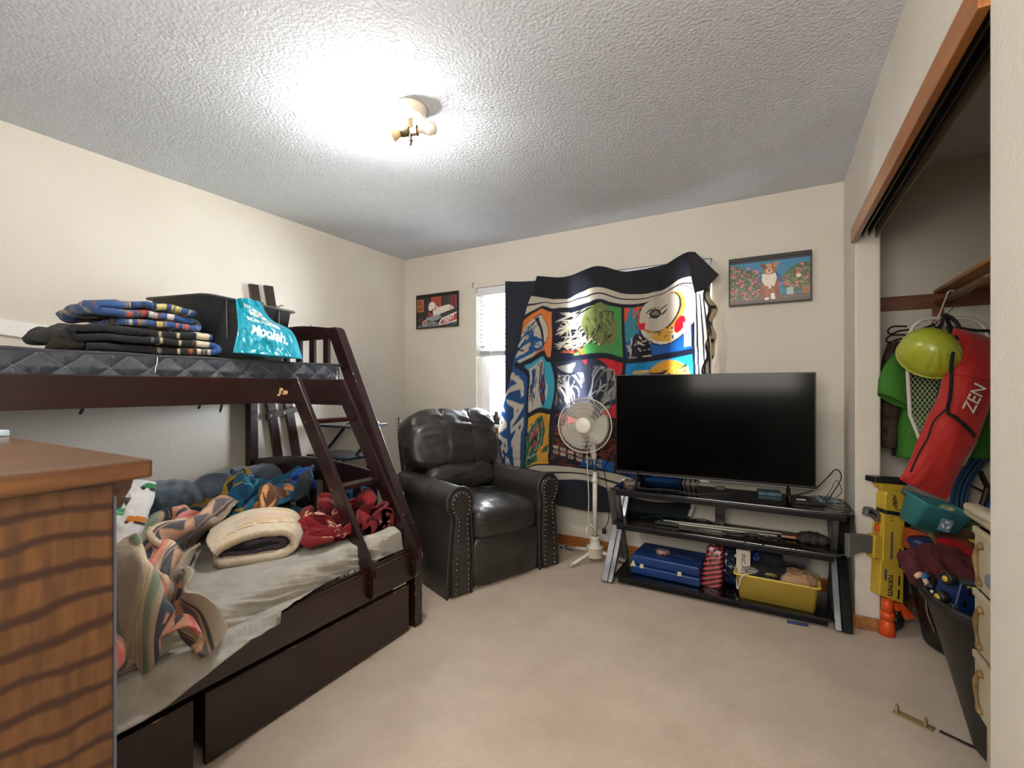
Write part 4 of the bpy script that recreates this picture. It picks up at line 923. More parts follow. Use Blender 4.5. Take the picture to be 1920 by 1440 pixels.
# lower shelf: blue case
bc = thing('blue_case', 'blue vinyl carry case with two pale square latches', 'case', (-.52, 3.04, .056), 0)
Mc = Matrix.Translation((-.565, 3.02, .056)) @ Matrix.Rotation(R(-3), 4, 'Z')
M_bc = mat('blue_vinyl', '143C7C', .42, col2='0E2E66', nscale=4, bump=.12, bscale=60)
obj('case_body', B(-.205, .205, -.14, .14, 0, .055, .012, Mc, 3), M_bc, bc, True); obj('case_lid', B(-.203, .203, -.138, .138, .057, .118, .014, Mc, 3), M_bc, bc, True)
for x in (-.135, .09): obj('latch', B(x - .012, x + .012, -.144, -.139, .045, .07, .002, Mc), mat('latch_paper', 'C9C2AE', .6), bc)
obj('fold_print', (lambda b: [box(b, -.11 + i * .027, -.09 + i * .027, .0 - i * .004, .022 - i * .004, .1182, .1188, 0, Mc) for i in range(9)] and b)(bmesh.new()), mat('silver_print', '5E6C84', .5), bc)['kind'] = 'stuff'
o = cushion('candy_wrapper', (-.60, 2.99, .186), (.035, .022, .010), mat('wrapper', 'B9B2AA', .4, col2='8A2A2E', nscale=25), None, 3, 10, disp=lambda q, p: .006 * ridge(p[:, 0] * 60, p[:, 1] * 60, 1)); tag(rebase(o), 'crumpled white and red wrapper on the blue case', 'wrapper')
o = rebase(obj('paper_scrap', prism(bmesh.new(), [(-.775, .110), (-.738, .112), (-.755, .150)], 2.868, 2.870, 'y'), mat('cream_paper', 'CFC3A0', .8))); tag(o, 'torn cream paper scrap at the case corner', 'paper')
# red striped gift bag, with gathered top
gcv = Cv(200, 260, 'A8242C')
for i in range(-6, 14):
    y0 = i * .12; gcv.poly([(0, y0), (1, y0 + .35), (1, y0 + .40), (0, y0 + .05)], '2A1418'); gcv.poly([(0, y0 + .07), (1, y0 + .42), (1, y0 + .432), (0, y0 + .082)], 'C8949A')
nu, nv = 60, 60
A_, T_ = np.meshgrid(np.linspace(0, 2 * math.pi, nu), np.linspace(0, 1, nv), indexing='ij')
wx = .056 - .020 * T_ ** 2; wy = .05 * (1 - T_) ** .6 + .006
sq = (np.abs(np.cos(A_)) ** 6 + np.abs(np.sin(A_)) ** 6) ** (-1 / 6)
P = np.stack([-.322 + wx * np.cos(A_) * sq + .022 * T_ + .006 * ridge(A_ * 3, T_ * 5, 2), 2.965 + wy * np.sin(A_) * sq, .056 + .226 * T_ + .01 * np.sin(A_ * 2) * T_], -1)
o = grid('gift_bag', P, gcv, mat('gift_paper', rough=.35, attr=True, nscale=30, coat=.2), None, uv=(np.mod(A_ / (2 * math.pi) * 2, 1), T_), solid=.002); rebase(o); tag(o, 'red and black striped gift bag on the lower shelf', 'gift bag')
o = cushion('navy_bag', (-.215, 3.04, .166), (.058, .07, .108), mat('navy_plastic', '141A2C', .25, col2='1E2640', nscale=12), None, 3, 24, disp=lambda q, p: .013 * ridge(p[:, 0] * 16, p[:, 1] * 16, p[:, 2] * 14, 3) - .012); tag(rebase(o), 'crumpled navy plastic bag behind the white box', 'plastic bag')
o = cushion('blue_bag', (-.075, 3.05, .166), (.038, .06, .105), mat('blue_plastic_bag', '0D2C5C', .3, col2='123A78', nscale=12), None, 3, 22, disp=lambda q, p: .010 * ridge(p[:, 0] * 20, p[:, 1] * 20, p[:, 2] * 18, 3) - .01); tag(rebase(o), 'crumpled deep blue plastic bag right of the white box', 'plastic bag')
# yellow bin with its things
yb = thing('yellow_bin', 'yellow plastic storage bin on the bottom shelf', 'bin', (.01, 2.92, .056))
M_yel = mat('yellow_plastic', 'D6BC58', .45, col2='C9AE4C', nscale=5)
def tub(bm, x0, x1, y0, y1, z0, z1, inset, th, r=.02, lip=.012):
    def ring(dx, z):
        pts = []
        for cx, cy, a0 in ((x1 - dx - r, y1 - dx - r, 0), (x0 + dx + r, y1 - dx - r, 90), (x0 + dx + r, y0 + dx + r, 180), (x1 - dx - r, y0 + dx + r, 270)):
            for i in range(6): a = R(a0 + i * 18); pts.append(bm.verts.new((cx + r * math.cos(a), cy + r * math.sin(a), z)))
        return pts
    Rg = [ring(inset, z0), ring(lip, z1 - .012), ring(0, z1 - .008), ring(0, z1), ring(lip + th * .2, z1), ring(inset + th, z0 + th)]
    for A, D in zip(Rg, Rg[1:]):
        n = len(A)
        for i in range(n): bm.faces.new((A[i], A[(i + 1) % n], D[(i + 1) % n], D[i]))
    bm.faces.new(Rg[0][::-1]); bm.faces.new(Rg[-1]); return bm
My = Matrix.Translation((.015, 2.925, 0)) @ Matrix.Rotation(R(-1.5), 4, 'Z')
bm = tub(bmesh.new(), -.205, .205, -.105, .105, .0565, .196, .026, .004); bmesh.ops.transform(bm, matrix=My, verts=bm.verts); obj('bin_body', bm, M_yel, yb, True)
wb = thing('white_box', 'slim white cardboard box lettered INC.REDIB standing in the yellow bin', 'box', (-.14, 2.94, .07))
Mw = Matrix.Translation((-.146, 2.925, .082)) @ Matrix.Rotation(R(-3), 4, 'X')
obj('carton', B(-.036, .036, -.012, .012, 0, .215, .002, Mw), mat('white_card', 'CFC6BC', .6, col2='C6BCB0', nscale=4), wb)
textmesh('lettering', 'INC.REDIB', .030, M_print_k, Mw @ Vector((0, -.0128, .118)), (Mw.to_3x3() @ (Euler((R(90), 0, 0)).to_matrix() @ Euler((0, 0, R(-90))).to_matrix())), wb, asp=1.12)
kc = thing('folded_hoodie', 'black folded shirt with yellow print in the yellow bin', 'shirt', (-.02, 2.95, .09))
M_bk = mat('black_cotton', '111114', .9, col2='1A1A1E', nscale=40, bump=.4, bscale=160)
cushion('cloth_fold', (-.015, 2.945, .175), (.095, .07, .055), M_bk, kc, 3, 22, disp=lambda q, p: .014 * ridge(p[:, 0] * 12, p[:, 1] * 12, p[:, 2] * 14, 3) - .008)
cushion('cloth_fold', (-.005, 3.0, .235), (.05, .045, .05), M_bk, kc, 3, 18, disp=lambda q, p: .008 * ridge(p[:, 0] * 12, p[:, 1] * 12, p[:, 2] * 14, 3))
ye = mat('yellow_ink', 'B9B03A', .6); gr = mat('grey_ink', '8F8A88', .6)
Fp = lambda x, z, y=2.868: (x, y, z)
bm = bmesh.new(); tube(bm, [(-.010 + .026 * math.cos(t), 2.872 , .2 + .010 * math.sin(t)) for t in [i * math.pi / 8 for i in range(16)]], .0022, 5, closed=True); tube(bm, [(-.028, 2.872, .2), (-.01, 2.871, .203), (.008, 2.872, .198)], .002, 5); tube(bm, [(-.032, 2.874, .176), (-.018, 2.870, .184), (-.004, 2.872, .178)], .003, 5); tube(bm, [(.0, 2.872, .176), (.012, 2.870, .184), (.008, 2.872, .174)], .004, 5); obj('print', bm, ye, kc)
bm = bmesh.new(); box(bm, -.020, .004, 2.955, 2.957, .222, .246, .001); bmesh.ops.create_uvsphere(bm, u_segments=12, v_segments=8, radius=.009, matrix=Matrix.Translation((-.006, 2.956, .257))); box(bm, -.026, .010, 2.955, 2.957, .216, .223, .001); obj('emblem', bm, gr, kc)
o = cushion('beige_shirt', (.118, 2.935, .182), (.085, .075, .028), mat('beige_cotton', 'B08C6C', .9, col2='A07C5E', nscale=8, bump=.3, bscale=120), None, 3, 30, disp=lambda q, p: .016 * ridge(p[:, 0] * 11, p[:, 1] * 11, p[:, 2] * 10, 3) - .004); tag(rebase(o), 'crumpled beige shirt at the right end of the yellow bin', 'shirt')
o = cushion('grey_wrapper', (-.098, 2.90, .198), (.032, .02, .012), mat('grey_film', '6E6862', .4, col2='8A847E', nscale=30), None, 3, 12, disp=lambda q, p: .006 * ridge(p[:, 0] * 40, p[:, 1] * 40, 5)); tag(rebase(o), 'small grey plastic wrapper between white box and black shirt', 'wrapper')
cable('white_usb_cable', 'short white cable hanging over the yellow bin edge', [(-.10, 2.86, .198), (-.13, 2.825, .200), (-.150, 2.812, .180), (-.163, 2.815, .13), (-.170, 2.814, .115)], .0035, M_wplastic)
tb = thing('tablet', 'black tablet with a pale edge behind the yellow bin', 'tablet', (.10, 3.09, .06))
Mt = Matrix.Translation((.085, 3.09, .058)) @ Matrix.Rotation(R(-12), 4, 'X')
obj('tablet_case', B(-.085, .085, -.006, .006, 0, .215, .006, Mt), mat('tablet_case', '5E7470', .5), tb); obj('screen', B(-.079, .079, -.0075, -.0062, .006, .209, 0, Mt), M_glass, tb)
flat('blue_marker', 'blue marker pen on the carpet under the TV stand', 'marker', .11, 2.79, .001, .095, .014, .013, .12, mat('marker_blue', '2C4A78', .5, col2='1C3058', nscale=30), .005)
o = cushion('black_candy_bag', (.335, 2.885, .055), (.028, .04, .05), mat('black_wrap', '121212', .35, col2='1C1A18', nscale=20), None, 3, 14, disp=lambda q, p: .008 * ridge(p[:, 0] * 22, p[:, 1] * 22, p[:, 2] * 22, 2)); 
bpy.data.objects.remove(o)
o = thing('snack_bag', 'black snack bag lying on the closet baseboard', 'bag', (.43, 3.0, .0))
cushion('bag_body', (.52, 3.0, .062), (.045, .07, .058), mat('black_wrap', '121212', .35, col2='1C1A18', nscale=20), o, 3, 20, disp=lambda q, p: .012 * ridge(p[:, 0] * 18, p[:, 1] * 18, p[:, 2] * 18, 2) - .006)
for i, t_ in enumerate(('NEAT',)): textmesh('lettering', t_, .022, mat('dim_print', '77736C', .6), (.505, 2.925, .085 - .022 * i), (R(80), 0, YAW), o)
flat('floor_register', 'small dark floor vent beside the recliner', 'vent', -1.36, 3.26, .001, .10, .06, .006, 0, mat('register', '2A2E38', .5), .002)

# ================================================================== FAN
fn = thing('pedestal_fan', 'white pedestal fan with wire cage and three blades', 'fan', (-1.085, 3.10, 0))
fx, fy = -1.085, 3.10
M_fan = mat('fan_white', 'D8D2C6', .35, col2='CCC5B8', nscale=6)
bm = lathe(bmesh.new(), [(.001, .035), (.052, .035), (.055, .045), (.055, .10), (.060, .105), (.060, .112), (.036, .118), (.034, .165), (.037, .17), (.037, .178), (.022, .182)], (fx, fy, 0), 28, cap=False); obj('base_hub', bm, M_fan, fn, True)
for ex, ey in ((-1.385, 3.235), (-1.195, 2.915), (-.84, 3.16), (-.99, 3.275)):
    lg = obj('leg', tube(bmesh.new(), [(fx, fy, .075), (fx + (ex - fx) * .25, fy + (ey - fy) * .25, .066), (ex, ey, .014)], [.013, .0125, .012], 12), M_fan, fn, True)
    obj('end_cap', tube(bmesh.new(), [(fx + (ex - fx) * .93, fy + (ey - fy) * .93, .018), (ex + (ex - fx) * .01, ey + (ey - fy) * .01, .0135)], .0133, 12), mat('cap_grey', 'BDB9AE', .5), lg, True)
obj('pole', tube(bmesh.new(), [(fx, fy, .17), (fx, fy, .60)], .0165, 18), M_fan, fn, True)
obj('height_collar', lathe(bmesh.new(), [(.0165, .555), (.023, .56), (.023, .575), (.019, .58), (.017, .61), (.013, .63), (.007, .632)], (fx, fy, 0), 20, cap=False), M_fan, fn, True)
obj('inner_pole', tube(bmesh.new(), [(fx, fy, .60), (fx - .006, fy - .005, .76)], .0065, 12), M_steel, fn, True)
hub = Vector((-1.122, 3.0, .962)); ax = Vector((.12, -1, .06)).normalized()
obj('control_box', loft(bmesh.new(), [((fx - .004, fy, .715), (.012, 0, 0), (0, .012, 0)), ((fx - .006, fy - .004, .735), (.020, 0, 0), (0, .018, 0)), ((fx - .010, fy - .008, .80), (.024, 0, 0), (0, .024, 0)), ((fx - .014, fy - .01, .86), (.022, 0, 0), (0, .022, 0)), ((fx - .02, fy - .02, .90), (.018, 0, 0), (0, .018, 0))], 20), M_fan, fn, True)
for i in range(3): obj('button', B(fx - .022, fx - .006, fy - .036, fy - .031, .855 - i * .022, .862 - i * .022, .001), M_black, fn)
obj('dial', tube(bmesh.new(), [(fx - .014, fy - .033, .78), (fx - .014, fy - .040, .78)], .009, 14), M_fan, fn)
obj('motor', tube(bmesh.new(), [hub - ax * .02, hub - ax * .035, hub - ax * .12, hub - ax * .15, hub - ax * .155], [.05, .062, .058, .035, .005], 24), M_fan, fn, True)
Q = ax.to_track_quat('Z', 'Y').to_matrix().to_4x4(); Mh = Matrix.Translation(hub) @ Q
def head(bm): bmesh.ops.transform(bm, matrix=Mh, verts=bm.verts); return bm
Rc = .185
cage = bmesh.new()
for zz, r0 in ((.0, Rc), (.012, Rc)): tube(cage, [(r0 * math.cos(t), r0 * math.sin(t), zz) for t in [i * 2 * math.pi / 64 for i in range(64)]], .0035, 6, closed=True)
def prof(r): return .012 + .040 * (1 - (r / Rc) ** 2.2) ** .5 if r < Rc else .012
def profb(r): return -.0 - .06 * (1 - (r / Rc) ** 3) ** .5 if r < Rc else 0
for r0 in (.10, .155, .128): tube(cage, [(r0 * math.cos(t), r0 * math.sin(t), prof(r0)) for t in [i * 2 * math.pi / 48 for i in range(48)]], .0013, 4, closed=True)
obj('cage_ring', head(cage), M_fan, fn, True)
spk = bmesh.new(); NS = 110
for i in range(NS):
    a = 2 * math.pi * i / NS; tw = .35
    tube(spk, [(r0 * math.cos(a + tw * (1 - r0 / Rc)), r0 * math.sin(a + tw * (1 - r0 / Rc)), prof(r0)) for r0 in (.05, .10, .15, .178, Rc)], .0009, 3, cap=False)
    if i % 2 == 0: tube(spk, [(r0 * math.cos(a), r0 * math.sin(a), profb(r0)) for r0 in (.05, .12, .165, Rc)], .0009, 3, cap=False)
o = obj('cage_wires', head(spk), M_fan, fn, True); o['kind'] = 'stuff'
cap_ = obj('cage_badge', head(lathe(bmesh.new(), [(.001, .058), (.046, .057), (.053, .053), (.054, .044), (.05, .042)], (0, 0, 0), 32, cap=False)), M_fan, fn, True)
xh = (Mh.to_3x3().inverted() @ Vector((1, 0, 0))); yh = (Mh.to_3x3().inverted() @ Vector((0, 0, 1)))
obj('lettering', tube(bmesh.new(), [Mh @ (xh * p_.x + yh * p_.y + Vector((0, 0, .0585))) for p_ in smoothpath([(-.034, .002, 0), (-.030, -.006, 0), (-.027, .001, 0), (-.020, .005, 0), (-.014, .0, 0), (-.018, -.005, 0), (-.008, -.002, 0), (-.002, -.006, 0), (.003, -.001, 0), (.008, -.005, 0), (.014, -.001, 0), (.02, -.005, 0), (.026, -.002, 0), (.030, -.004, 0)], 3)], .0011, 4), mat('grey_letter', '8B867E', .6), cap_)
M_blade = mat('fan_blade', 'A9A59B', .3, col2='9C988E', nscale=5, coat=.1)
for b_ in range(3):
    a0 = R(-30 + 120 * b_); rr_ = np.linspace(.035, .165, 9); bm = bmesh.new(); vv = []
    for r0 in rr_:
        w = R(34) + R(14) * math.sin((r0 - .035) / .13 * math.pi * .9); row = []
        for j in range(7):
            t = j / 6 - .5; a = a0 + t * 2 * w * (1 if r0 < .15 else .9) + .35 * (r0 / .165); row.append(bm.verts.new((r0 * math.cos(a), r0 * math.sin(a), .012 - t * .035)))
        vv.append(row)
    for A, D in zip(vv, vv[1:]):
        for j in range(6): bm.faces.new((A[j], A[j + 1], D[j + 1], D[j]))
    o = obj('blade', head(bm), M_blade, fn, True); s_ = o.modifiers.new('t', 'SOLIDIFY'); s_.thickness = .002
obj('blade_hub', head(lathe(bmesh.new(), [(.001, .035), (.034, .03), (.038, .02), (.038, -.01), (.001, -.012)], (0, 0, 0), 24, cap=False)), M_blade, fn, True)
fcab = obj('fan_cord', tube(bmesh.new(), smoothpath([(-1.10, 3.08, .86), (-1.128, 3.07, .80), (-1.131, 3.075, .66), (-1.125, 3.085, .45), (-1.128, 3.085, .32), (-1.12, 3.08, .255), (-1.135, 3.085, .24), (-1.128, 3.085, .262), (-1.09, 3.08, .25), (-1.075, 3.078, .235)], 5), .0034, 8), M_fan, fn, True)
obj('plug', B(-1.146, -1.128, 3.077, 3.092, .20, .235, .004), M_fan, fcab)
bc_ = cable('dangling_cable', 'thin black cord hanging beside the fan pole', [(-1.0, 3.18, .72), (-1.045, 3.19, .64), (-1.03, 3.2, .5), (-1.015, 3.2, .36), (-1.022, 3.2, .27), (-1.045, 3.195, .215)], .003, M_black)
o = flat('black_plug', 'black adapter plug hanging at the fan pole', 'plug', -1.05, 3.197, .175, .03, .02, .04, .3, M_black, .005)

# ================================================================== CORNER BEHIND THE BED
lb = thing('leaning_guard_rail', 'spare dark wooden bed rail leaning on the wall behind the bunk', 'bed rail', (-3.03, 2.2, 0))
M_glo = mat('glossy_dark_wood', '34211C', .22, col2='241512', nscale=6, stretch=(4, 4, .6), coat=.6, rough2=.3)
for y0t, y0b, zt in ((1.820, 2.105, 1.915), (1.925, 2.270, 1.925)):
    bm = bmesh.new(); prism(bm, [(y0t, zt), (y0t + .058, zt + .004), (y0b + .066, .01), (y0b, 0)], -3.060, -3.036, 'x', .003); obj('rail_board', bm, M_glo, lb)
bm = bmesh.new(); prism(bm, [(1.925, 1.000), (2.19, 1.050), (2.19, 1.092), (1.925, 1.046)], -3.0355, -3.008, 'x', .003); cbx = obj('cross_bar', bm, M_glo, lb)
for y, z in ((1.95, 1.026), (2.05, 1.045), (2.15, 1.062)): obj('bolt', tube(bmesh.new(), [(-3.010, y, z), (-3.005, y, z)], .006, 10), M_steel, cbx)
sh = thing('corner_shelf', 'two-tier dark blue side shelf between bunk bed and recliner', 'side table', (-2.82, 2.45, 0))
M_dkb = mat('dark_blue_laminate', '1C2633', .22, col2='253244', nscale=8, coat=.4)
obj('shelf_top', B(-3.03, -2.60, 2.27, 2.64, .930, .948, .004), M_dkb, sh); obj('shelf_lower', B(-3.0, -2.56, 2.22, 2.52, .712, .730, .004), M_dkb, sh); obj('shelf_base', B(-2.98, -2.60, 2.24, 2.50, .30, .318, .004), M_dkb, sh)
for x in (-2.98, -2.64):
    obj('leg', tube(bmesh.new(), [(x, 2.58, .93), (x, 2.36, .72)], .012, 8), M_edge, sh)
    for y in (2.25, 2.48): obj('leg', tube(bmesh.new(), [(x, y, 0), (x, y, .712)], .011, 8), M_edge, sh)
sn = thing('sneaker', 'black and white sneaker on the corner shelf', 'shoe', (-2.66, 2.50, .948))
obj('upper', loft(bmesh.new(), [((-2.78, 2.47, .985), (0, .035, 0), (0, 0, .034)), ((-2.72, 2.48, .99), (0, .038, 0), (0, 0, .038)), ((-2.66, 2.50, .984), (0, .040, 0), (0, 0, .030)), ((-2.62, 2.51, .974), (0, .036, 0), (0, 0, .020)), ((-2.605, 2.515, .968), (0, .02, 0), (0, 0, .01))], 18), mat('shoe_black', '14161C', .5, col2='20242E', nscale=30), sn, True)
obj('sole', loft(bmesh.new(), [((-2.82, 2.465, .956), (0, .036, 0), (0, 0, .008)), ((-2.70, 2.485, .956), (0, .040, 0), (0, 0, .008)), ((-2.60, 2.52, .958), (0, .034, 0), (0, 0, .009)), ((-2.59, 2.522, .962), (0, .015, 0), (0, 0, .006))], 18), M_print_w, sn, True)
obj('side_stripe', tube(bmesh.new(), smoothpath([(-2.74, 2.440, .99), (-2.70, 2.442, .985), (-2.67, 2.452, 1.0), (-2.66, 2.455, 1.012)], 3), .004, 6), M_print_w, sn, True)
bx = thing('blue_carton', 'tall blue cardboard carton between bed and recliner', 'box', (-2.22, 1.99, 0))
obj('carton', B(-2.33, -2.13, 1.90, 2.08, 0, .60, .003), mat('blue_card', '1F6FA0', .5, col2='1A5C88', nscale=5), bx)
for i, t_ in enumerate(('CO', 'OS')): textmesh('lettering', t_, .07, mat('pale_print', '8CC0DC', .6), (-2.20, 1.8992, .54 - i * .08), (R(90), 0, 0), bx)
wbd = rebase(obj('white_strip', B(-3.064, -3.052, .30, 1.10, 1.40, 1.475, .002, Matrix.Translation((0, 0, .0)) @ Matrix.Identity(4)), M_white)); bpy.data.objects.remove(wbd)
bm = bmesh.new(); prism(bm, [(-.2, 1.62), (1.25, 1.478), (1.25, 1.405), (-.2, 1.548)], -3.0655, -3.050, 'x', .002)  # thin slanted white strip flat along the left wall
wbd = rebase(obj('white_strip', bm, mat('strip_white', 'E4E0DC', .5))); tag(wbd, 'long white strip along the wall above the top bunk', 'board')

# ================================================================== TOP BUNK: TOTE, BAG, BLANKETS
tt = thing('storage_tote', 'large dark grey plastic storage tote on the top bunk', 'tote', (-2.65, 1.42, 1.352))
M_tote = mat('grey_tote', '3A3A3A', .40, col2='444240', nscale=5, bump=.1, bscale=120)
Mt = Matrix.Translation((-2.365, 1.205, 1.352)) @ Matrix.Rotation(R(12), 4, 'Z')
bm = tub(bmesh.new(), -.44, .0, .0, .60, 0, .325, .055, .004, .05, .018); bmesh.ops.transform(bm, matrix=Mt, verts=bm.verts); tb_ = obj('tote_body', bm, M_tote, tt, True)
obj('rim_latch', B(-.004, .012, .20, .33, .285, .335, .005, Mt), M_tote, tb_)
for y in (.12, .46): obj('rib', B(-.024, -.012, y - .004, y + .004, .12, .31, .002, Mt), M_tote, tb_)
tw = thing('wire_ties', 'twisted grey wires sticking out of the tote', 'wires', (-2.62, 1.72, 1.66)); 
obj('wire', tube(bmesh.new(), smoothpath([(-2.64, 1.60, 1.62), (-2.66, 1.68, 1.69), (-2.66, 1.75, 1.715), (-2.66, 1.80, 1.735)], 4), .0025, 5), mat('wire_grey', '5A5852', .6, .5), tw); obj('wire', tube(bmesh.new(), [(-2.66 + .008 * math.sin(i), 1.73 + i * .006, 1.712 + i * .0018 + .006 * math.cos(i * 1.3)) for i in range(14)], .0018, 5), _M['wire_grey'], tw)
# turquoise bag draped over the tote rim down to the mattress
bcv = Cv(500, 400, '1496AE'); bcv.brush(0, 0, 1, 1, 120, ['1296B0', '22A4BC', '0E88A2', '2AAEC2'], .16, .02, .4, 1.5, 5)
bcv.text('MORE', .50, .75, .13, 'F2EEE6', -.30, .1, .04, 1.7); bcv.text('MILK', .56, .615, .14, 'F2EEE6', -.24, .1, .04, 1.7); bcv.text('FOR LESS', .50, .47, .13, 'F2EEE6', -.20, 0, .04, 1.35); bcv.text('Moolah.', .52, .27, .21, 'F2EEE6', -.16, .3, .03, 1.1)
nu, nv = 190, 150
S_, T_ = np.meshgrid(np.linspace(0, 1, nu), np.linspace(0, 1, nv), indexing='ij')       # T: 0 bottom .. 1 top
keyT = [0, .35, .65, 1]
Lf = [at(437, 661, 2.07), at(446, 615, 2.13), at(444, 585, 2.2), at(442, 560, 2.24)]; Rt = [at(568, 673, 2.28), at(548, 622, 2.36), at(510, 600, 2.36), at(487, 566, 2.36)]
Lc = np.stack([crom(keyT, [p[i] for p in Lf], T_) for i in range(3)], -1); Rcn = np.stack([crom(keyT, [p[i] for p in Rt], T_) for i in range(3)], -1)
P = Lc * (1 - S_[..., None]) + Rcn * S_[..., None]
nrm = np.array([.80, -.55, .1]); cr_ = .028 * np.sin(S_ * math.pi) + .022 * ridge(S_ * 3 + T_, T_ * 2.2, 4.4, 3) * np.sin(S_ * math.pi) ** .4 - .015
P = P + nrm * cr_[..., None]; P[..., 2] = np.maximum(P[..., 2], 1.357)
tg = thing('turquoise_bag', 'turquoise plastic shopping bag with white lettering against the grey tote', 'shopping bag', (-2.3, 1.4, 1.356))
grid('bag_front', P, bcv, mat('bag_plastic', rough=.28, attr=True, nscale=20, bump=.5, bscale=40, bdist=.004, coat=.3, transl=.15), tg, solid=.002)
P2 = Lc * (1 - S_[..., None]) + Rcn * S_[..., None]; P2 = P2 - nrm * (.035 * np.sin(S_ * math.pi) * (1 - T_))[..., None]; P2[..., 2] = np.maximum(P2[..., 2], 1.357)
grid('bag_back', P2[::4, ::4], Cv(10, 10, '1496AE'), _M['bag_plastic'], tg, solid=.002)
# folded blankets
def folded(name, label, x0, x1, y0, y1, z0, layers, th, cv_, seed, amp=.008, m=None):
    seg = []; L = y1 - y0
    for i in range(layers):
        z = z0 + th * .6 + i * th; ys = np.linspace(0, 1, 60); ys = ys if i % 2 == 0 else ys[::-1]
        sh_ = .035 * math.sin(i * 2.3 + seed)
        for t in ys: seg.append((y0 + sh_ * (1 - t) + t * L, z))
        if i < layers - 1:
            yc = seg[-1][0]; sg = 1 if i % 2 == 0 else -1
            for a in np.linspace(-math.pi / 2, math.pi / 2, 9)[1:-1]: seg.append((yc + sg * th * .7 * math.cos(a), z + th / 2 + th / 2 * math.sin(a)))
    seg = np.array(seg); n = len(seg); k = 46
    X_ = np.linspace(0, 1, k)[None, :]; Y0, Z0 = seg[:, :1], seg[:, 1:]
    lay = (Z0 - z0) / (layers * th)
    X = x0 + (x1 - x0) * X_ + .012 * np.sin(Y0 * 9 + lay * 9 + seed) + 0 * Y0
    Y = Y0 + .012 * pn(X * 5, lay * 9, seed) + 0 * X
    top = .4 + .6 * lay
    Z = Z0 + amp * (fbm(X * 6, Y * 6, seed, 3) + .5 * ridge(X * 9, Y * 5, seed + 2, 2)) * top + .012 * lay * np.sin((Y - y0) / L * 3.1)
    ed = np.minimum(X_, 1 - X_); Z = Z - .012 * np.exp(-ed / .05) * lay
    U = (Y - y0) / L; Vv = np.mod(lay * .8 + X_ * .9, 1)
    o = grid(name, np.stack([X, Y, Z], -1), cv_, m or M_fleece, None, uv=(np.clip(U, 0, 1), Vv), solid=th * .72); rebase(o); tag(o, label, 'blanket')
    return o
c1 = Cv(400, 300, '17181C'); c1.brush(0, 0, 1, 1, 60, ['1E1F24', '26262A', '131419'], .2, .03, .2, 1, 3)
c1.rect(.86, 0, .97, 1, 'D8CDB4'); c1.rect(.97, 0, 1, 1, '2A4E8A')
for i in range(7): c1.text('198' if i % 2 else '1983', .913, .08 + i * .15, .10, '17181C', 0, 0, .02, .6)
for x in (.55, .70): c1.rect(x, 0, x + .014, 1, 'CFC39C')
for x in (.78, .80, .82): c1.rect(x, 0, x + .008, 1, 'B0582E')
c1.brush(.3, .1, .55, .9, 20, ['9A9A98', '6A6A6C'], .04, .012, .5, 1., 6)
folded('black_blanket', 'folded black and blue fleece blanket printed with dates, under another', -2.68, -2.235, .70, 1.165, 1.357, 3, .034, c1, 1., .012)
c2 = Cv(400, 300, '2B4C80'); c2.brush(0, 0, 1, 1, 130, ['C9B46A', '2B4C80', '1C2A48', 'C8643A', 'B9B4AC', '23282E', '3A629A', '8A8F8A'], .09, .035, .4, 1.4, 13)
r = random.Random(21)
for i in range(150): c2.ell(r.random(), r.random(), r.uniform(.015, .05), r.uniform(.02, .06), r.choice(['B9A45C', '1C2A48', 'B85A34', 'A8A49C', '23282E', '3A629A', '7C4A30', '6A7A8A', 'CFC8B8', '2B4C80']), r.random() * 3, n=8)
for x, y, c in ((.86, .8, 'D8D4C8'), (.55, .6, 'C9BC7A'), (.35, .85, 'C85A34'), (.3, .3, 'B42A24'), (.7, .25, 'CFC39C'), (.6, .9, 'C85A34')): c2.ell(x, y, .06, .07, c)
for i in range(6): c2.line([(.70 + i * .01, .5 + .03 * i), (.74 + i * .01, .5 + .03 * i)], .02, 'CFC06A')
c2.brush(.0, 0, .35, 1, 80, ['4A453C', '7C7364', '33383C', '8C7A5A', '566A7A'], .08, .03, .8, 1.4, 14)
folded('patterned_blanket', 'folded blue patterned fleece blanket on top of the black one', -2.62, -2.262, .82, 1.10, 1.462, 3, .034, c2, 2.4, .018)
o = rebase(obj('rolled_hem', loft(bmesh.new(), [((-2.30, .63, 1.368), (.02, 0, 0), (0, 0, .008)), ((-2.28, .64, 1.385), (.03, 0, 0), (0, .0, .024)), ((-2.28, .68, 1.39), (.035, 0, 0), (0, 0, .03)), ((-2.28, .72, 1.388), (.03, 0, 0), (0, 0, .026))], 18), mat('olive_black', '1C1A12', .95, col2='2A2618', nscale=60, bump=.6, bscale=200), None, True)); tag(o, 'small dark olive rolled cloth at the left end of the blankets', 'cloth')

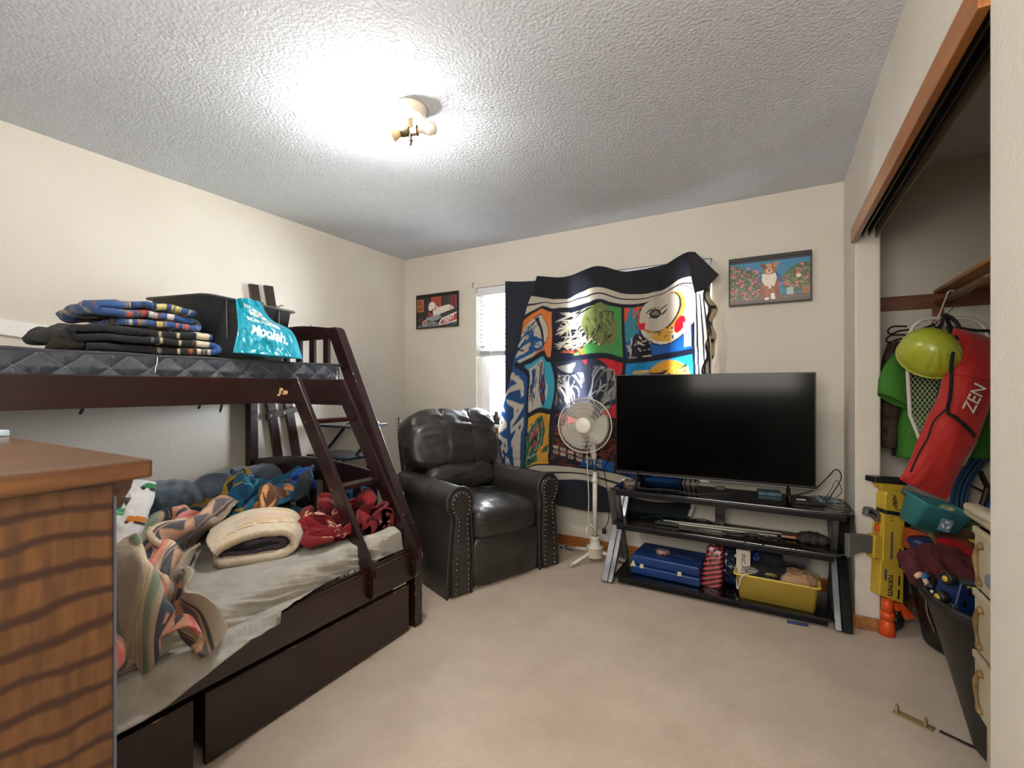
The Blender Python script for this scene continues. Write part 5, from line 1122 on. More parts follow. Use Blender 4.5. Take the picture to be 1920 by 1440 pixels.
# ================================================================== BEDDING ON THE LOWER BUNK
# settled cloth shapes: steps of 4 mm between neighbouring grid points, rows of 36
DRAPE = {
 'comf': [[-649,6,7,2,-3,2,-2,3,1,-1,0,-2,-3,-5,-7,-8,-4,-8,-10,-10,0,5,0,3,5,7,6,-3,-9,-14,-11,8,14,2,11,9,14,5,7,4,-4,-2,-1,-2,-2,0,1,0,-4,-3,-2,-4,-4,-7,-9,-7,0,4,-2,1,6,7,10,5,-5,-15,-14,2,3,1,7,4,22,9,6,1,0,-2,1,-4,-10,-5,2,1,-2,2,2,-3,-6,-1,-5,-8,0,5,0,-1,-1,3,14,10,1,-13,-14,-4,-3,-1,4,-2,29,12,5,-1,0,0,2,0,-7,-7,-5,0,0,2,2,-3,-5,3,1,-10,-4,1,-1,-3,0,4,16,12,6,-6,-14,-9,-8,-7,0,-4,45,8,-2,-1,-1,4,5,3,-4,-6,-7,-5,-2,-1,3,-2,-3,2,5,-6,-9,-4,-1,-5,2,5,12,14,9,1,-10,-11,-12,-12,-2,-1,49,0,-4,-4,2,7,8,3,-6,-5,-7,-6,-3,0,2,1,-2,2,4,3,-2,-8,-8,-6,0,5,6,13,9,2,-7,-10,-11,-7,-1,1,41,-6,-5,-4,2,6,8,5,-10,-7,-7,-3,2,0,0,1,2,4,4,6,9,-6,-18,-10,1,6,5,6,1,3,-3,-8,-5,-1,3,2,27,-8,-8,-7,2,7,8,4,-12,-9,-1,0,2,1,-1,0,3,8,2,5,13,1,-18,-15,1,4,2,1,-3,-1,1,-3,3,6,5,2,3,-8,-9,-6,3,9,11,4,-12,-8,0,0,3,0,0,-1,2,6,0,5,10,4,-4,-14,-7,2,-3,0,0,-3,0,6,9,8,4,2,-22,-5,-6,0,1,9,10,5,-7,-6,-1,0,2,0,1,0,2,4,-4,7,9,4,-1,-12,-11,3,-2,0,0,0,0,10,10,6,0,3,-30,-3,-4,2,2,10,1,-1,1,1,1,-1,1,-3,0,2,3,3,-2,10,8,1,-6,-13,-10,4,2,2,0,2,3,10,10,4,-6,-2,-26,-2,-2,0,4,10,2,-8,-2,4,4,4,2,-3,-1,-2,3,2,2,8,6,-4,-12,-8,-2,3,5,4,-1,3,6,10,10,0,-8,-6,-20,-4,-2,1,4,8,6,-4,-1,-3,0,5,4,0,-2,-4,2,2,3,6,2,-8,-10,-1,1,4,3,1,3,5,6,10,6,-4,-8,-8,-12,-3,-4,1,2,7,7,3,2,-4,-3,3,5,1,-5,-7,2,3,3,5,2,-10,-9,1,4,1,0,5,7,5,6,5,0,-5,-12,-11,-1,-1,-3,-1,1,6,7,5,3,3,3,3,4,-1,-8,-11,-1,2,1,1,0,-7,-6,-4,0,2,6,12,9,5,5,1,-8,-9,-15,-12,17,-2,-4,-2,2,6,4,2,8,10,7,0,4,-2,-7,-12,-6,0,0,-4,-2,-5,-2,-6,-1,4,9,13,9,5,3,-2,-12,-14,-14,-8,27,-2,-4,-2,5,6,2,2,8,11,6,-4,2,2,-5,-9,-8,-4,0,-5,-4,3,0,-4,-1,3,5,7,6,7,4,-4,-12,-15,-11,-4,30,-3,-4,0,8,7,2,2,5,4,3,-3,-4,1,2,-3,-6,-4,-2,-4,-2,7,5,-3,-1,0,-1,0,4,6,3,-6,-10,-12,-6,0,31,-5,-4,2,10,7,4,3,0,-3,-2,-3,-7,-2,9,2,-1,-1,-2,-4,-2,8,6,-1,-2,-4,-5,-6,-1,4,2,-4,-7,-6,-2,3,28,-1,-1,3,8,7,4,2,-2,-9,-9,-5,-6,-1,12,6,2,0,-3,-5,-3,9,5,0,-2,-7,-9,-6,-5,-1,2,-1,-1,0,3,4,25,1,3,7,5,2,1,-2,-3,-7,-12,-8,-4,2,10,7,-2,-1,0,-5,3,9,2,-1,-4,-6,-11,-7,-5,-4,3,3,5,5,3,1,26,0,4,8,3,-2,-3,-7,-6,-3,0,-4,-5,-2,5,5,-7,-3,4,-5,6,9,2,-2,-4,-5,-10,-8,-4,-2,6,8,6,4,-3,-3,31,-1,4,8,0,-5,-7,-6,-6,-2,7,-1,-5,-3,2,2,-5,-5,1,-4,3,11,3,-4,-3,-2,-7,-7,-5,3,8,11,6,1,-10,-6,34,1,3,5,-4,-6,-9,-7,-2,0,5,0,-3,-3,2,3,-1,-2,-3,-7,0,11,4,-3,-1,-2,-6,-6,-2,5,8,10,5,-3,-12,-11,42,0,2,3,-5,-11,-9,-7,-3,3,6,1,-5,-1,2,3,6,1,-6,-9,-2,12,7,-3,-2,-1,-5,-5,0,4,9,7,2,-4,-14,-13,48,-6,-2,3,-2,-11,-7,-5,-6,1,5,2,-3,-2,5,3,6,4,-5,-8,1,7,7,1,1,-1,-3,-5,-4,2,7,6,-1,-4,-10,-8,39,-14,-10,6,8,-5,-7,-8,-6,-2,2,6,1,-1,3,5,2,3,-4,-1,3,2,6,4,6,3,-1,-6,-8,-4,2,5,0,-2,-3,-1,25,-15,-13,6,10,-2,-3,-9,-9,-3,-1,10,1,0,0,7,-2,0,0,3,3,2,5,4,11,5,-2,-5,-10,-9,-3,4,1,0,2,4,16,-15,-7,5,5,-1,7,-8,-16,-6,0,9,0,-6,-7,9,2,2,8,5,0,2,0,5,11,7,-5,-8,-8,-9,-4,3,4,2,2,6,12,-5,-5,2,0,3,10,-6,-17,-9,-3,5,0,-11,-8,4,3,5,17,7,-1,-2,-1,5,7,6,-4,-10,-9,-8,-5,2,7,6,0,6,13,2,1,-1,-2,4,10,-3,-14,-11,-6,1,-1,-9,-6,1,1,4,17,11,-2,-3,-1,-1,4,7,0,-10,-14,-10,-5,3,8,5,7,5,24,0,0,-4,-5,3,8,1,-11,-9,-4,1,-4,-6,-4,1,-2,-1,10,9,0,3,0,-3,1,1,1,-2,-11,-11,-9,2,11,5,8,5,27,-5,-1,-5,-7,1,4,4,-3,-4,-1,-3,-6,-6,-2,2,-1,-4,-1,2,4,10,8,-4,-3,-5,-5,4,0,-7,-9,-1,7,4,9,3,29,-4,-5,-8,-7,-3,2,6,5,1,-4,-7,-7,-8,-6,3,3,-1,-6,-3,7,14,11,-3,-6,-3,-8,2,4,-4,-4,-1,1,5,8,-1,35,2,-9,-12,-6,-7,-1,7,8,0,-9,-7,-8,-14,-9,0,9,6,-1,-3,4,13,11,-2,-4,1,-3,3,2,-4,-4,2,1,3,1,-8,43,8,-8,-21,-7,-7,0,5,5,0,-9,-8,-9,-15,-10,-4,12,9,6,-2,1,10,11,1,-3,1,2,5,4,-5,-6,0,6,0,-5,-12],
[160,5,6,3,-2,3,4,6,13,14,14,14,4,4,1,5,2,2,5,3,-2,5,14,7,5,4,-1,4,8,10,11,4,-1,8,6,7,-211,7,10,9,1,3,5,7,11,11,13,9,5,7,3,-2,1,2,4,7,8,10,11,4,4,7,3,7,8,4,6,6,3,9,7,4,-227,9,12,11,5,5,4,7,9,11,10,5,5,5,4,-2,1,2,5,12,12,12,9,5,2,8,10,11,10,3,-2,5,7,9,11,5,-243,10,12,11,8,6,5,7,8,11,9,4,2,6,3,-4,1,5,7,15,13,10,8,5,3,6,12,15,17,6,-5,1,7,8,12,5,-247,8,13,14,10,-1,4,11,8,10,6,5,1,9,1,-5,2,6,8,15,15,6,7,9,3,1,10,17,19,10,-1,2,6,4,8,4,-244,10,17,14,8,-2,4,11,5,7,4,3,4,6,4,-1,2,8,9,11,11,5,8,10,6,3,9,18,17,7,3,3,-1,4,6,4,-233,10,20,13,6,1,5,6,0,2,3,6,6,3,6,4,4,8,8,10,8,6,11,11,7,4,10,18,11,3,3,-1,1,6,5,2,-224,9,18,11,6,7,10,3,-5,-3,7,7,5,3,5,6,5,6,3,12,8,6,12,10,6,5,12,17,9,0,2,-1,4,8,8,3,-233,9,15,12,8,9,13,4,-5,-3,8,8,5,5,4,5,1,5,3,11,4,3,12,11,8,9,15,15,7,-1,0,3,7,8,9,3,-238,7,13,14,8,9,13,3,-3,0,8,8,4,5,7,5,-1,3,5,9,3,6,9,8,10,11,18,13,8,0,-3,6,7,6,11,4,-240,7,11,14,5,9,8,2,-2,2,9,8,4,4,9,5,2,1,6,14,7,7,5,6,11,14,16,10,5,4,2,4,7,5,8,7,-235,5,10,11,4,2,4,3,-2,1,7,9,5,5,8,8,3,2,7,20,8,6,6,10,14,14,13,5,3,7,6,3,6,7,7,7,-233,5,9,9,3,-1,3,4,0,-5,-2,5,6,6,13,13,6,5,10,17,9,10,15,14,11,10,8,2,2,7,4,2,5,9,8,5,-225,4,6,8,3,-2,4,6,2,-9,-10,4,4,6,18,15,10,7,11,14,11,19,19,11,7,7,5,1,2,0,2,3,7,10,7,2,-211,2,3,5,7,-1,1,8,4,-9,-10,1,4,10,16,13,9,9,11,16,13,23,18,6,4,7,3,0,0,-5,1,5,8,10,4,0,-200,2,4,6,6,2,-1,8,8,-8,-9,2,3,11,14,9,9,8,14,18,12,21,15,-1,5,8,4,1,-4,-6,1,7,9,8,4,2,-201,8,7,4,5,3,1,5,8,1,-7,2,5,11,9,4,8,10,17,17,8,15,10,-2,7,10,7,1,-3,-4,1,11,10,5,6,6,-213,9,8,4,5,4,4,5,6,8,-1,-1,5,8,6,4,7,10,18,18,4,12,9,1,4,12,7,3,-1,1,8,10,7,5,7,8,-226,6,5,7,10,6,1,4,4,8,7,2,3,8,1,5,9,10,18,12,5,11,9,3,5,10,10,5,1,5,12,8,4,6,7,11,-240,4,3,10,15,9,-2,3,2,7,10,5,5,8,1,5,10,10,13,6,3,12,7,6,6,13,15,8,2,5,9,8,5,7,7,5,-240,6,0,8,16,9,2,4,1,4,8,8,7,8,3,8,11,8,10,5,4,9,5,5,6,14,16,11,3,5,7,8,7,9,3,-4,-232,5,5,8,14,9,3,2,0,4,6,8,9,7,7,9,12,6,6,7,3,5,6,6,6,10,16,10,4,9,7,5,8,9,4,-6,-223,5,8,8,12,9,1,-1,2,3,2,8,10,6,9,15,10,2,3,11,3,4,6,4,3,7,15,13,7,11,5,5,6,9,6,-3,-223,7,10,10,9,8,2,-1,3,5,-2,4,10,9,13,13,8,4,4,5,3,5,6,4,5,5,13,14,12,6,3,6,7,6,5,0,-219,6,9,9,9,7,5,2,5,5,-3,1,7,13,15,14,6,3,3,2,9,9,3,2,3,6,11,15,12,6,3,7,6,5,6,2,-221,-2,5,8,12,10,8,7,3,5,1,1,5,11,15,18,9,-1,1,4,15,11,0,-4,-3,7,12,16,12,6,8,9,3,1,9,6,-229,-8,1,11,17,11,8,10,6,4,4,-1,3,10,16,18,11,2,0,8,17,6,-3,-5,-6,7,10,14,16,8,9,8,0,3,12,5,-220,-13,-5,9,17,12,6,12,10,6,4,-2,5,11,14,15,9,5,1,10,16,4,-6,-5,-3,7,6,9,15,13,8,8,4,1,7,4,-193,-19,-13,4,15,12,6,10,13,9,7,1,7,10,11,13,5,4,4,10,8,4,-2,-2,2,4,1,6,14,15,9,8,6,-3,-3,2,-175,-17,-14,4,14,11,6,10,12,8,10,7,9,9,7,11,6,3,3,6,6,4,4,1,3,1,-1,4,9,12,14,11,2,-3,-5,-2,-181,-8,-6,7,13,14,5,7,12,11,11,11,10,5,-1,7,7,5,1,4,8,9,7,2,3,1,0,2,2,10,14,10,-1,-3,1,0,-197,4,3,8,10,12,7,7,12,16,13,12,9,2,-6,3,4,5,2,5,7,9,12,7,5,-1,2,3,0,4,10,7,1,0,3,4,-204,8,7,6,7,9,9,9,13,18,16,11,4,0,-4,3,3,1,4,5,7,4,8,15,10,1,5,8,2,-1,-1,5,8,8,4,4,-222,10,12,6,-1,8,13,14,15,18,15,8,-1,-2,-1,3,4,5,1,6,10,0,3,13,11,8,9,8,6,3,-6,-2,9,13,11,7,-245,10,20,6,-4,7,14,18,17,16,11,6,-2,-3,1,2,4,11,5,6,7,2,1,7,8,10,13,8,9,9,-4,-7,6,12,17,15,-264,9,22,11,-4,4,15,21,19,14,6,2,0,-1,2,2,5,15,5,5,6,2,4,7,1,7,14,13,9,9,0,-4,1,9,21,20],
[144,3,3,6,11,7,4,3,0,1,3,6,6,1,-4,-8,-15,-14,-1,-2,-10,-11,-2,3,2,-5,-4,-3,1,2,1,1,-1,-1,-1,1,16,5,5,5,7,5,1,3,4,0,7,5,4,-2,-6,-8,-8,-9,-4,-7,-7,-10,-7,3,8,-2,-6,-4,2,-2,-1,1,3,1,-2,4,2,12,10,6,7,5,-3,-2,-1,0,10,8,0,-3,-6,-3,-3,-7,-7,-8,-6,-6,-4,2,7,0,-8,-5,-2,-2,4,2,2,1,2,6,-10,15,10,8,12,5,-4,-9,-10,-2,5,5,10,2,-4,-3,-3,-7,-2,-2,-7,-5,0,2,-2,-4,-9,-4,-2,-1,6,7,5,0,2,3,-10,11,6,9,11,1,-7,-10,-5,1,1,5,14,2,-2,-3,-9,-8,5,4,-4,-8,-3,2,-6,-7,-7,-5,-2,2,7,5,9,8,1,2,-19,9,5,8,11,-1,-9,-7,4,4,8,7,7,0,-1,-5,-12,-11,3,4,-4,-6,-4,0,-6,-5,-2,-5,-4,4,6,5,13,9,-1,-1,-25,8,6,14,10,-7,-10,-3,9,9,14,5,2,-7,0,-4,-7,-6,-2,-6,-9,-2,0,3,-3,-6,-5,-6,0,8,5,8,13,1,-2,-2,-26,9,11,18,4,-13,-13,0,14,14,13,0,4,-10,-4,0,2,-2,-11,-13,-11,2,4,8,0,-9,-8,-9,3,12,9,11,7,-3,-6,-2,-33,10,16,18,6,-12,-16,-1,14,15,6,-4,6,-3,-5,2,10,-6,-21,-15,-5,1,8,8,6,-5,-12,-9,6,13,7,9,5,-6,-12,2,-40,11,19,15,12,-7,-21,-6,13,15,5,-7,3,7,-3,1,9,-5,-27,-14,3,1,6,6,10,-4,-13,-3,4,8,6,7,0,-7,-13,-1,-28,8,17,13,14,-6,-17,-10,3,10,9,-2,4,13,0,-1,7,-7,-24,-15,1,5,10,5,7,-4,-3,1,-4,1,4,7,2,-7,-14,-3,-24,8,13,12,8,-2,-8,-7,-5,-2,3,3,8,14,7,0,4,-9,-18,-9,0,8,10,4,1,1,6,-5,-10,-5,3,7,8,-5,-12,-6,-22,3,8,11,6,1,-3,-4,-4,-7,-6,2,5,9,11,5,4,-8,-10,0,5,9,9,3,1,2,2,-8,-9,-4,-1,7,2,-4,-10,-9,-15,4,6,7,2,3,3,-1,-6,-11,-15,-2,6,8,11,6,6,-2,-6,2,7,12,7,4,0,-1,-5,-3,-4,2,0,-1,-11,-2,-6,-10,-18,9,9,6,-1,3,6,3,-6,-11,-13,-7,3,12,6,3,9,4,-8,-2,7,14,8,-5,-6,0,-1,1,1,8,2,-7,-19,-3,-9,-10,-10,7,12,6,0,4,11,6,-4,-9,-12,-7,-2,10,4,-3,7,5,-7,-2,7,11,2,-8,-6,1,3,8,7,4,1,-12,-21,-6,-10,-5,-4,5,9,8,2,6,15,11,3,-8,-17,-3,-2,6,-1,-7,-2,2,0,0,1,9,1,-9,-3,4,2,12,13,2,-10,-20,-18,-5,-5,0,-4,5,10,8,-1,9,17,15,11,-7,-19,-6,0,2,-4,-8,1,6,0,-4,-7,6,4,-6,-4,3,1,5,15,2,-15,-16,-10,-2,-2,2,-9,8,10,3,-6,8,21,23,14,-6,-22,-9,1,0,-4,-11,6,9,-2,-7,-10,1,6,-4,-4,0,2,3,11,0,-13,-10,-4,-3,2,4,-17,13,11,3,-3,4,17,25,18,1,-21,-13,-3,-3,-9,-13,3,10,-2,-7,-8,1,4,4,4,-10,-4,8,9,-3,-7,-10,-11,-3,7,12,-23,12,11,6,2,0,11,19,19,11,-7,-11,-8,-7,-15,-19,-6,7,4,1,-4,2,3,8,7,-14,-12,9,10,-3,-2,-9,-16,-7,10,13,-20,2,6,7,3,1,9,11,15,17,6,0,-3,-9,-19,-24,-14,5,11,7,-5,-4,1,7,1,-15,-6,10,9,-3,3,-6,-19,-6,9,10,-17,-2,0,8,2,-3,3,7,19,21,16,8,1,-8,-25,-24,-13,3,15,8,-5,-6,-3,2,-6,-15,0,12,8,-7,2,0,-12,-3,4,7,-18,-1,0,7,7,-3,-4,6,12,12,23,14,1,-7,-22,-18,-4,4,11,6,-3,-2,-2,-2,-13,-13,2,17,6,-11,-7,-2,-3,3,1,3,-22,1,4,6,8,1,-3,0,-3,6,26,20,-3,-16,-16,-7,10,10,7,3,2,3,0,-8,-17,-8,3,11,1,-6,-15,-13,6,10,0,1,-24,4,5,6,8,2,0,-6,-11,2,17,17,0,-11,-6,-2,14,10,9,5,8,4,-4,-14,-24,-8,-1,7,5,2,-16,-13,8,11,1,-2,-26,10,5,3,6,2,-1,-10,-11,-2,8,13,7,3,0,0,8,10,8,10,13,6,-6,-28,-28,-9,-2,5,10,6,-13,-8,8,8,5,-4,-36,13,9,3,2,-3,3,-7,-9,-7,5,11,7,3,1,9,6,9,10,11,11,6,-6,-30,-23,-9,-3,2,8,9,-12,-8,7,9,8,-4,-47,13,11,4,-3,-4,11,0,-9,-8,0,7,2,-4,0,12,11,12,16,14,3,-1,-7,-20,-18,-11,-7,0,6,7,-9,-3,4,6,7,2,-53,13,14,4,-6,0,13,5,-4,-8,-7,5,4,-6,-7,5,10,15,22,17,3,-5,-9,-18,-16,-12,-8,0,4,4,-4,-2,2,3,7,8,-50,8,10,5,-1,6,9,5,2,-2,-5,-3,2,-6,-6,-1,4,10,24,19,8,0,-11,-21,-12,-11,-12,-2,3,4,1,-2,5,6,6,7,-50,1,6,3,7,11,3,4,3,3,-4,-4,-2,-8,-2,1,-1,2,15,18,15,7,-7,-18,-9,-10,-10,-5,-1,4,1,1,6,7,6,7,-56,-2,2,4,9,10,5,4,3,1,-3,-4,-2,-2,-2,-1,-1,-1,4,10,19,12,2,-11,-8,-8,-8,-1,-2,-2,-2,1,3,4,8,10,-57,-3,0,2,6,7,10,6,3,-1,-1,-2,1,5,-1,-6,-5,-1,0,4,13,8,7,-2,-2,-3,-3,2,-3,-8,-6,-4,-2,2,10,9,-51,-1,0,-2,2,6,8,8,5,2,5,5,1,6,3,-7,-9,-5,-1,1,4,0,6,8,3,1,1,0,-6,-7,-5,-3,-6,-2,8,6,-42,-1,-2,-3,0,4,5,10,8,7,10,11,4,2,2,-6,-9,-7,4,-2,-6,-5,2,9,11,3,0,0,-5,-6,-6,0,-7,-6,6,6]],
 'red': [[-573,0,3,2,1,3,1,1,2,4,3,2,4,5,3,2,-1,3,3,3,6,-1,-3,1,4,1,-2,-4,-5,-2,0,5,5,1,-3,-7,-42,4,3,2,0,1,3,2,2,4,4,2,4,3,4,1,-1,2,2,1,4,2,2,0,3,1,-1,-3,-5,-3,0,2,2,-1,0,-1,-46,6,6,1,1,-1,3,1,3,5,5,2,3,3,5,2,-3,2,2,0,1,4,5,0,-1,-3,-1,-1,-2,-1,0,0,-3,-4,2,8,-46,6,8,0,1,0,4,-1,1,7,5,2,1,3,6,1,-3,1,2,1,3,5,4,-1,-3,-3,-2,-1,-1,0,-2,-1,-2,-6,1,11,-40,3,7,2,2,1,5,-2,0,6,4,1,2,1,6,4,-4,-1,3,1,6,7,2,-4,-4,-1,0,-4,-2,-1,-2,-1,-2,-3,0,11,-39,3,5,4,3,1,2,1,2,6,3,1,0,-2,3,7,0,-1,1,2,5,9,2,-6,-5,-3,3,-3,-3,-2,-1,0,-2,-2,2,7,-37,1,4,5,3,1,1,2,3,7,5,1,-3,-2,2,5,3,-1,-1,4,4,6,2,-7,-5,-2,4,-2,-2,-1,-2,1,-1,2,2,0,-35,1,3,4,3,3,-1,2,3,6,6,3,-3,-2,4,2,3,1,0,3,3,2,0,-7,-5,0,4,1,-1,-2,-2,2,1,4,1,-3,-37,1,3,2,4,4,0,2,3,4,6,2,-2,-1,4,2,4,3,2,1,1,2,-1,-7,-5,-1,5,1,-1,-3,-2,2,3,3,4,-1,-40,1,1,-1,4,4,2,2,1,5,6,4,-2,1,2,1,2,4,5,2,1,1,-4,-5,-4,-1,3,-4,-5,2,3,3,3,2,2,3,-37,-2,-1,-4,3,4,5,3,1,4,6,4,1,0,1,2,1,3,6,4,0,-4,-8,-3,1,0,1,-6,-3,4,5,3,2,2,-1,4,-34,-4,-1,-1,1,2,5,4,0,3,6,7,3,-1,-1,1,2,4,5,4,-1,-8,-11,-3,1,2,-2,0,3,6,4,2,1,-1,0,5,-35,-3,-1,1,1,2,3,3,0,3,8,9,2,-2,-1,-2,0,3,7,3,-3,-9,-12,-5,1,1,1,4,6,8,3,3,0,-1,1,5,-38,-1,-3,2,2,3,2,2,2,3,6,9,5,-2,-2,-2,-3,-1,6,3,-2,-10,-13,-6,4,2,-2,6,11,8,4,3,0,-1,0,7,-45,1,0,2,2,3,1,2,3,3,5,6,8,1,-3,-2,-4,-5,2,4,-2,-9,-9,-2,2,3,-3,3,13,10,4,3,0,0,2,6,-47,1,1,2,1,3,1,1,1,5,4,6,6,4,-2,-3,-5,-3,-1,1,-2,-2,-3,0,1,0,-2,1,8,9,5,3,3,2,1,6,-56,4,2,4,1,2,2,-1,1,5,5,5,6,5,-1,-2,-5,-2,1,-1,-3,0,4,3,-2,-3,-3,2,7,4,3,3,4,3,0,3,-58,6,5,4,2,2,1,0,1,5,5,5,5,4,-1,0,-2,-2,2,-1,-4,0,6,4,-2,-5,-4,3,5,3,1,-1,4,4,-1,1,-53,7,6,4,2,0,3,1,4,7,3,5,1,2,-3,-1,2,1,0,0,1,0,4,1,0,-4,-5,0,1,2,1,-2,4,4,0,-1,-46,8,5,2,1,-1,4,4,5,6,4,3,0,1,-1,-3,1,2,1,0,2,1,2,2,2,-2,-4,-2,-4,-2,1,-1,4,5,3,0,-37,4,3,-1,-1,-1,3,5,6,6,5,2,0,2,-1,-3,-1,2,3,1,-1,2,1,3,4,-1,0,-1,-10,-8,-1,-1,5,5,4,4,-27,-1,-1,-1,1,-1,0,5,7,4,4,6,1,0,-1,-3,0,1,1,2,1,1,2,3,3,0,1,-3,-13,-11,-3,1,4,4,7,10,-33,1,1,2,1,0,0,4,3,3,4,8,3,-1,-2,-3,0,2,-1,1,2,1,2,4,4,1,2,-7,-17,-11,-5,5,5,4,9,13,-42,4,4,2,0,2,2,6,1,-1,4,9,2,1,-2,-2,0,1,0,4,3,-1,-1,2,5,4,1,-10,-17,-13,-2,5,6,5,10,14,-47,5,5,1,1,5,5,4,-2,0,1,6,5,1,-2,-1,1,0,-1,5,6,2,-4,-1,3,6,0,-12,-16,-11,-1,5,6,8,12,10,-53,8,7,1,2,8,6,1,-3,-2,0,5,7,0,-3,0,3,-1,0,4,6,3,-4,-3,3,4,1,-11,-16,-9,1,6,9,11,10,6,-56,7,7,5,3,6,5,0,-4,-2,1,4,7,0,-3,-1,3,0,0,2,4,3,-2,-2,3,3,1,-6,-15,-9,0,7,13,10,4,5,-54,9,6,7,4,3,2,0,-4,-2,0,4,4,0,-2,0,3,2,0,1,3,0,1,0,3,3,1,-2,-12,-11,-2,9,14,5,1,3,-51,13,10,6,2,1,0,-2,-3,-1,1,3,1,-3,-2,-1,4,5,3,2,2,0,0,1,2,3,2,-2,-7,-12,1,10,8,4,0,1,-42,14,12,1,-2,1,-3,-3,-2,0,3,2,-2,-4,-2,-1,3,6,5,4,3,0,0,0,0,5,1,-2,-4,-5,5,6,1,1,2,0,-33,11,7,-1,-1,0,-1,-6,-4,2,5,3,-4,-6,1,-1,1,5,6,5,3,0,1,1,0,6,-1,-2,-2,1,5,3,-2,-2,2,1,-33,9,2,-2,2,5,2,-5,-6,0,5,3,-3,-5,-1,-1,1,4,6,5,3,3,0,0,3,7,-3,-3,0,3,2,0,-1,-4,0,1,-36,8,2,-5,4,10,5,-2,-6,0,5,2,-6,-7,1,2,2,3,5,4,3,3,2,-1,5,6,-2,-5,1,4,1,-3,-1,-3,0,0,-41,2,2,-2,6,11,7,0,-5,3,4,0,-9,-11,5,5,4,4,5,4,3,2,3,0,7,5,-5,-8,3,7,1,-4,-2,-1,2,1,-50,-3,1,3,7,9,6,3,-2,3,1,-2,-11,-12,8,10,4,4,6,4,4,-1,0,3,7,2,-4,-8,3,8,2,-3,-4,4,3,2,-59,-5,1,7,10,5,3,3,0,0,0,1,-12,-10,7,13,6,3,4,4,4,2,-3,4,6,2,-4,-5,2,6,4,-2,-8,5,4,1],
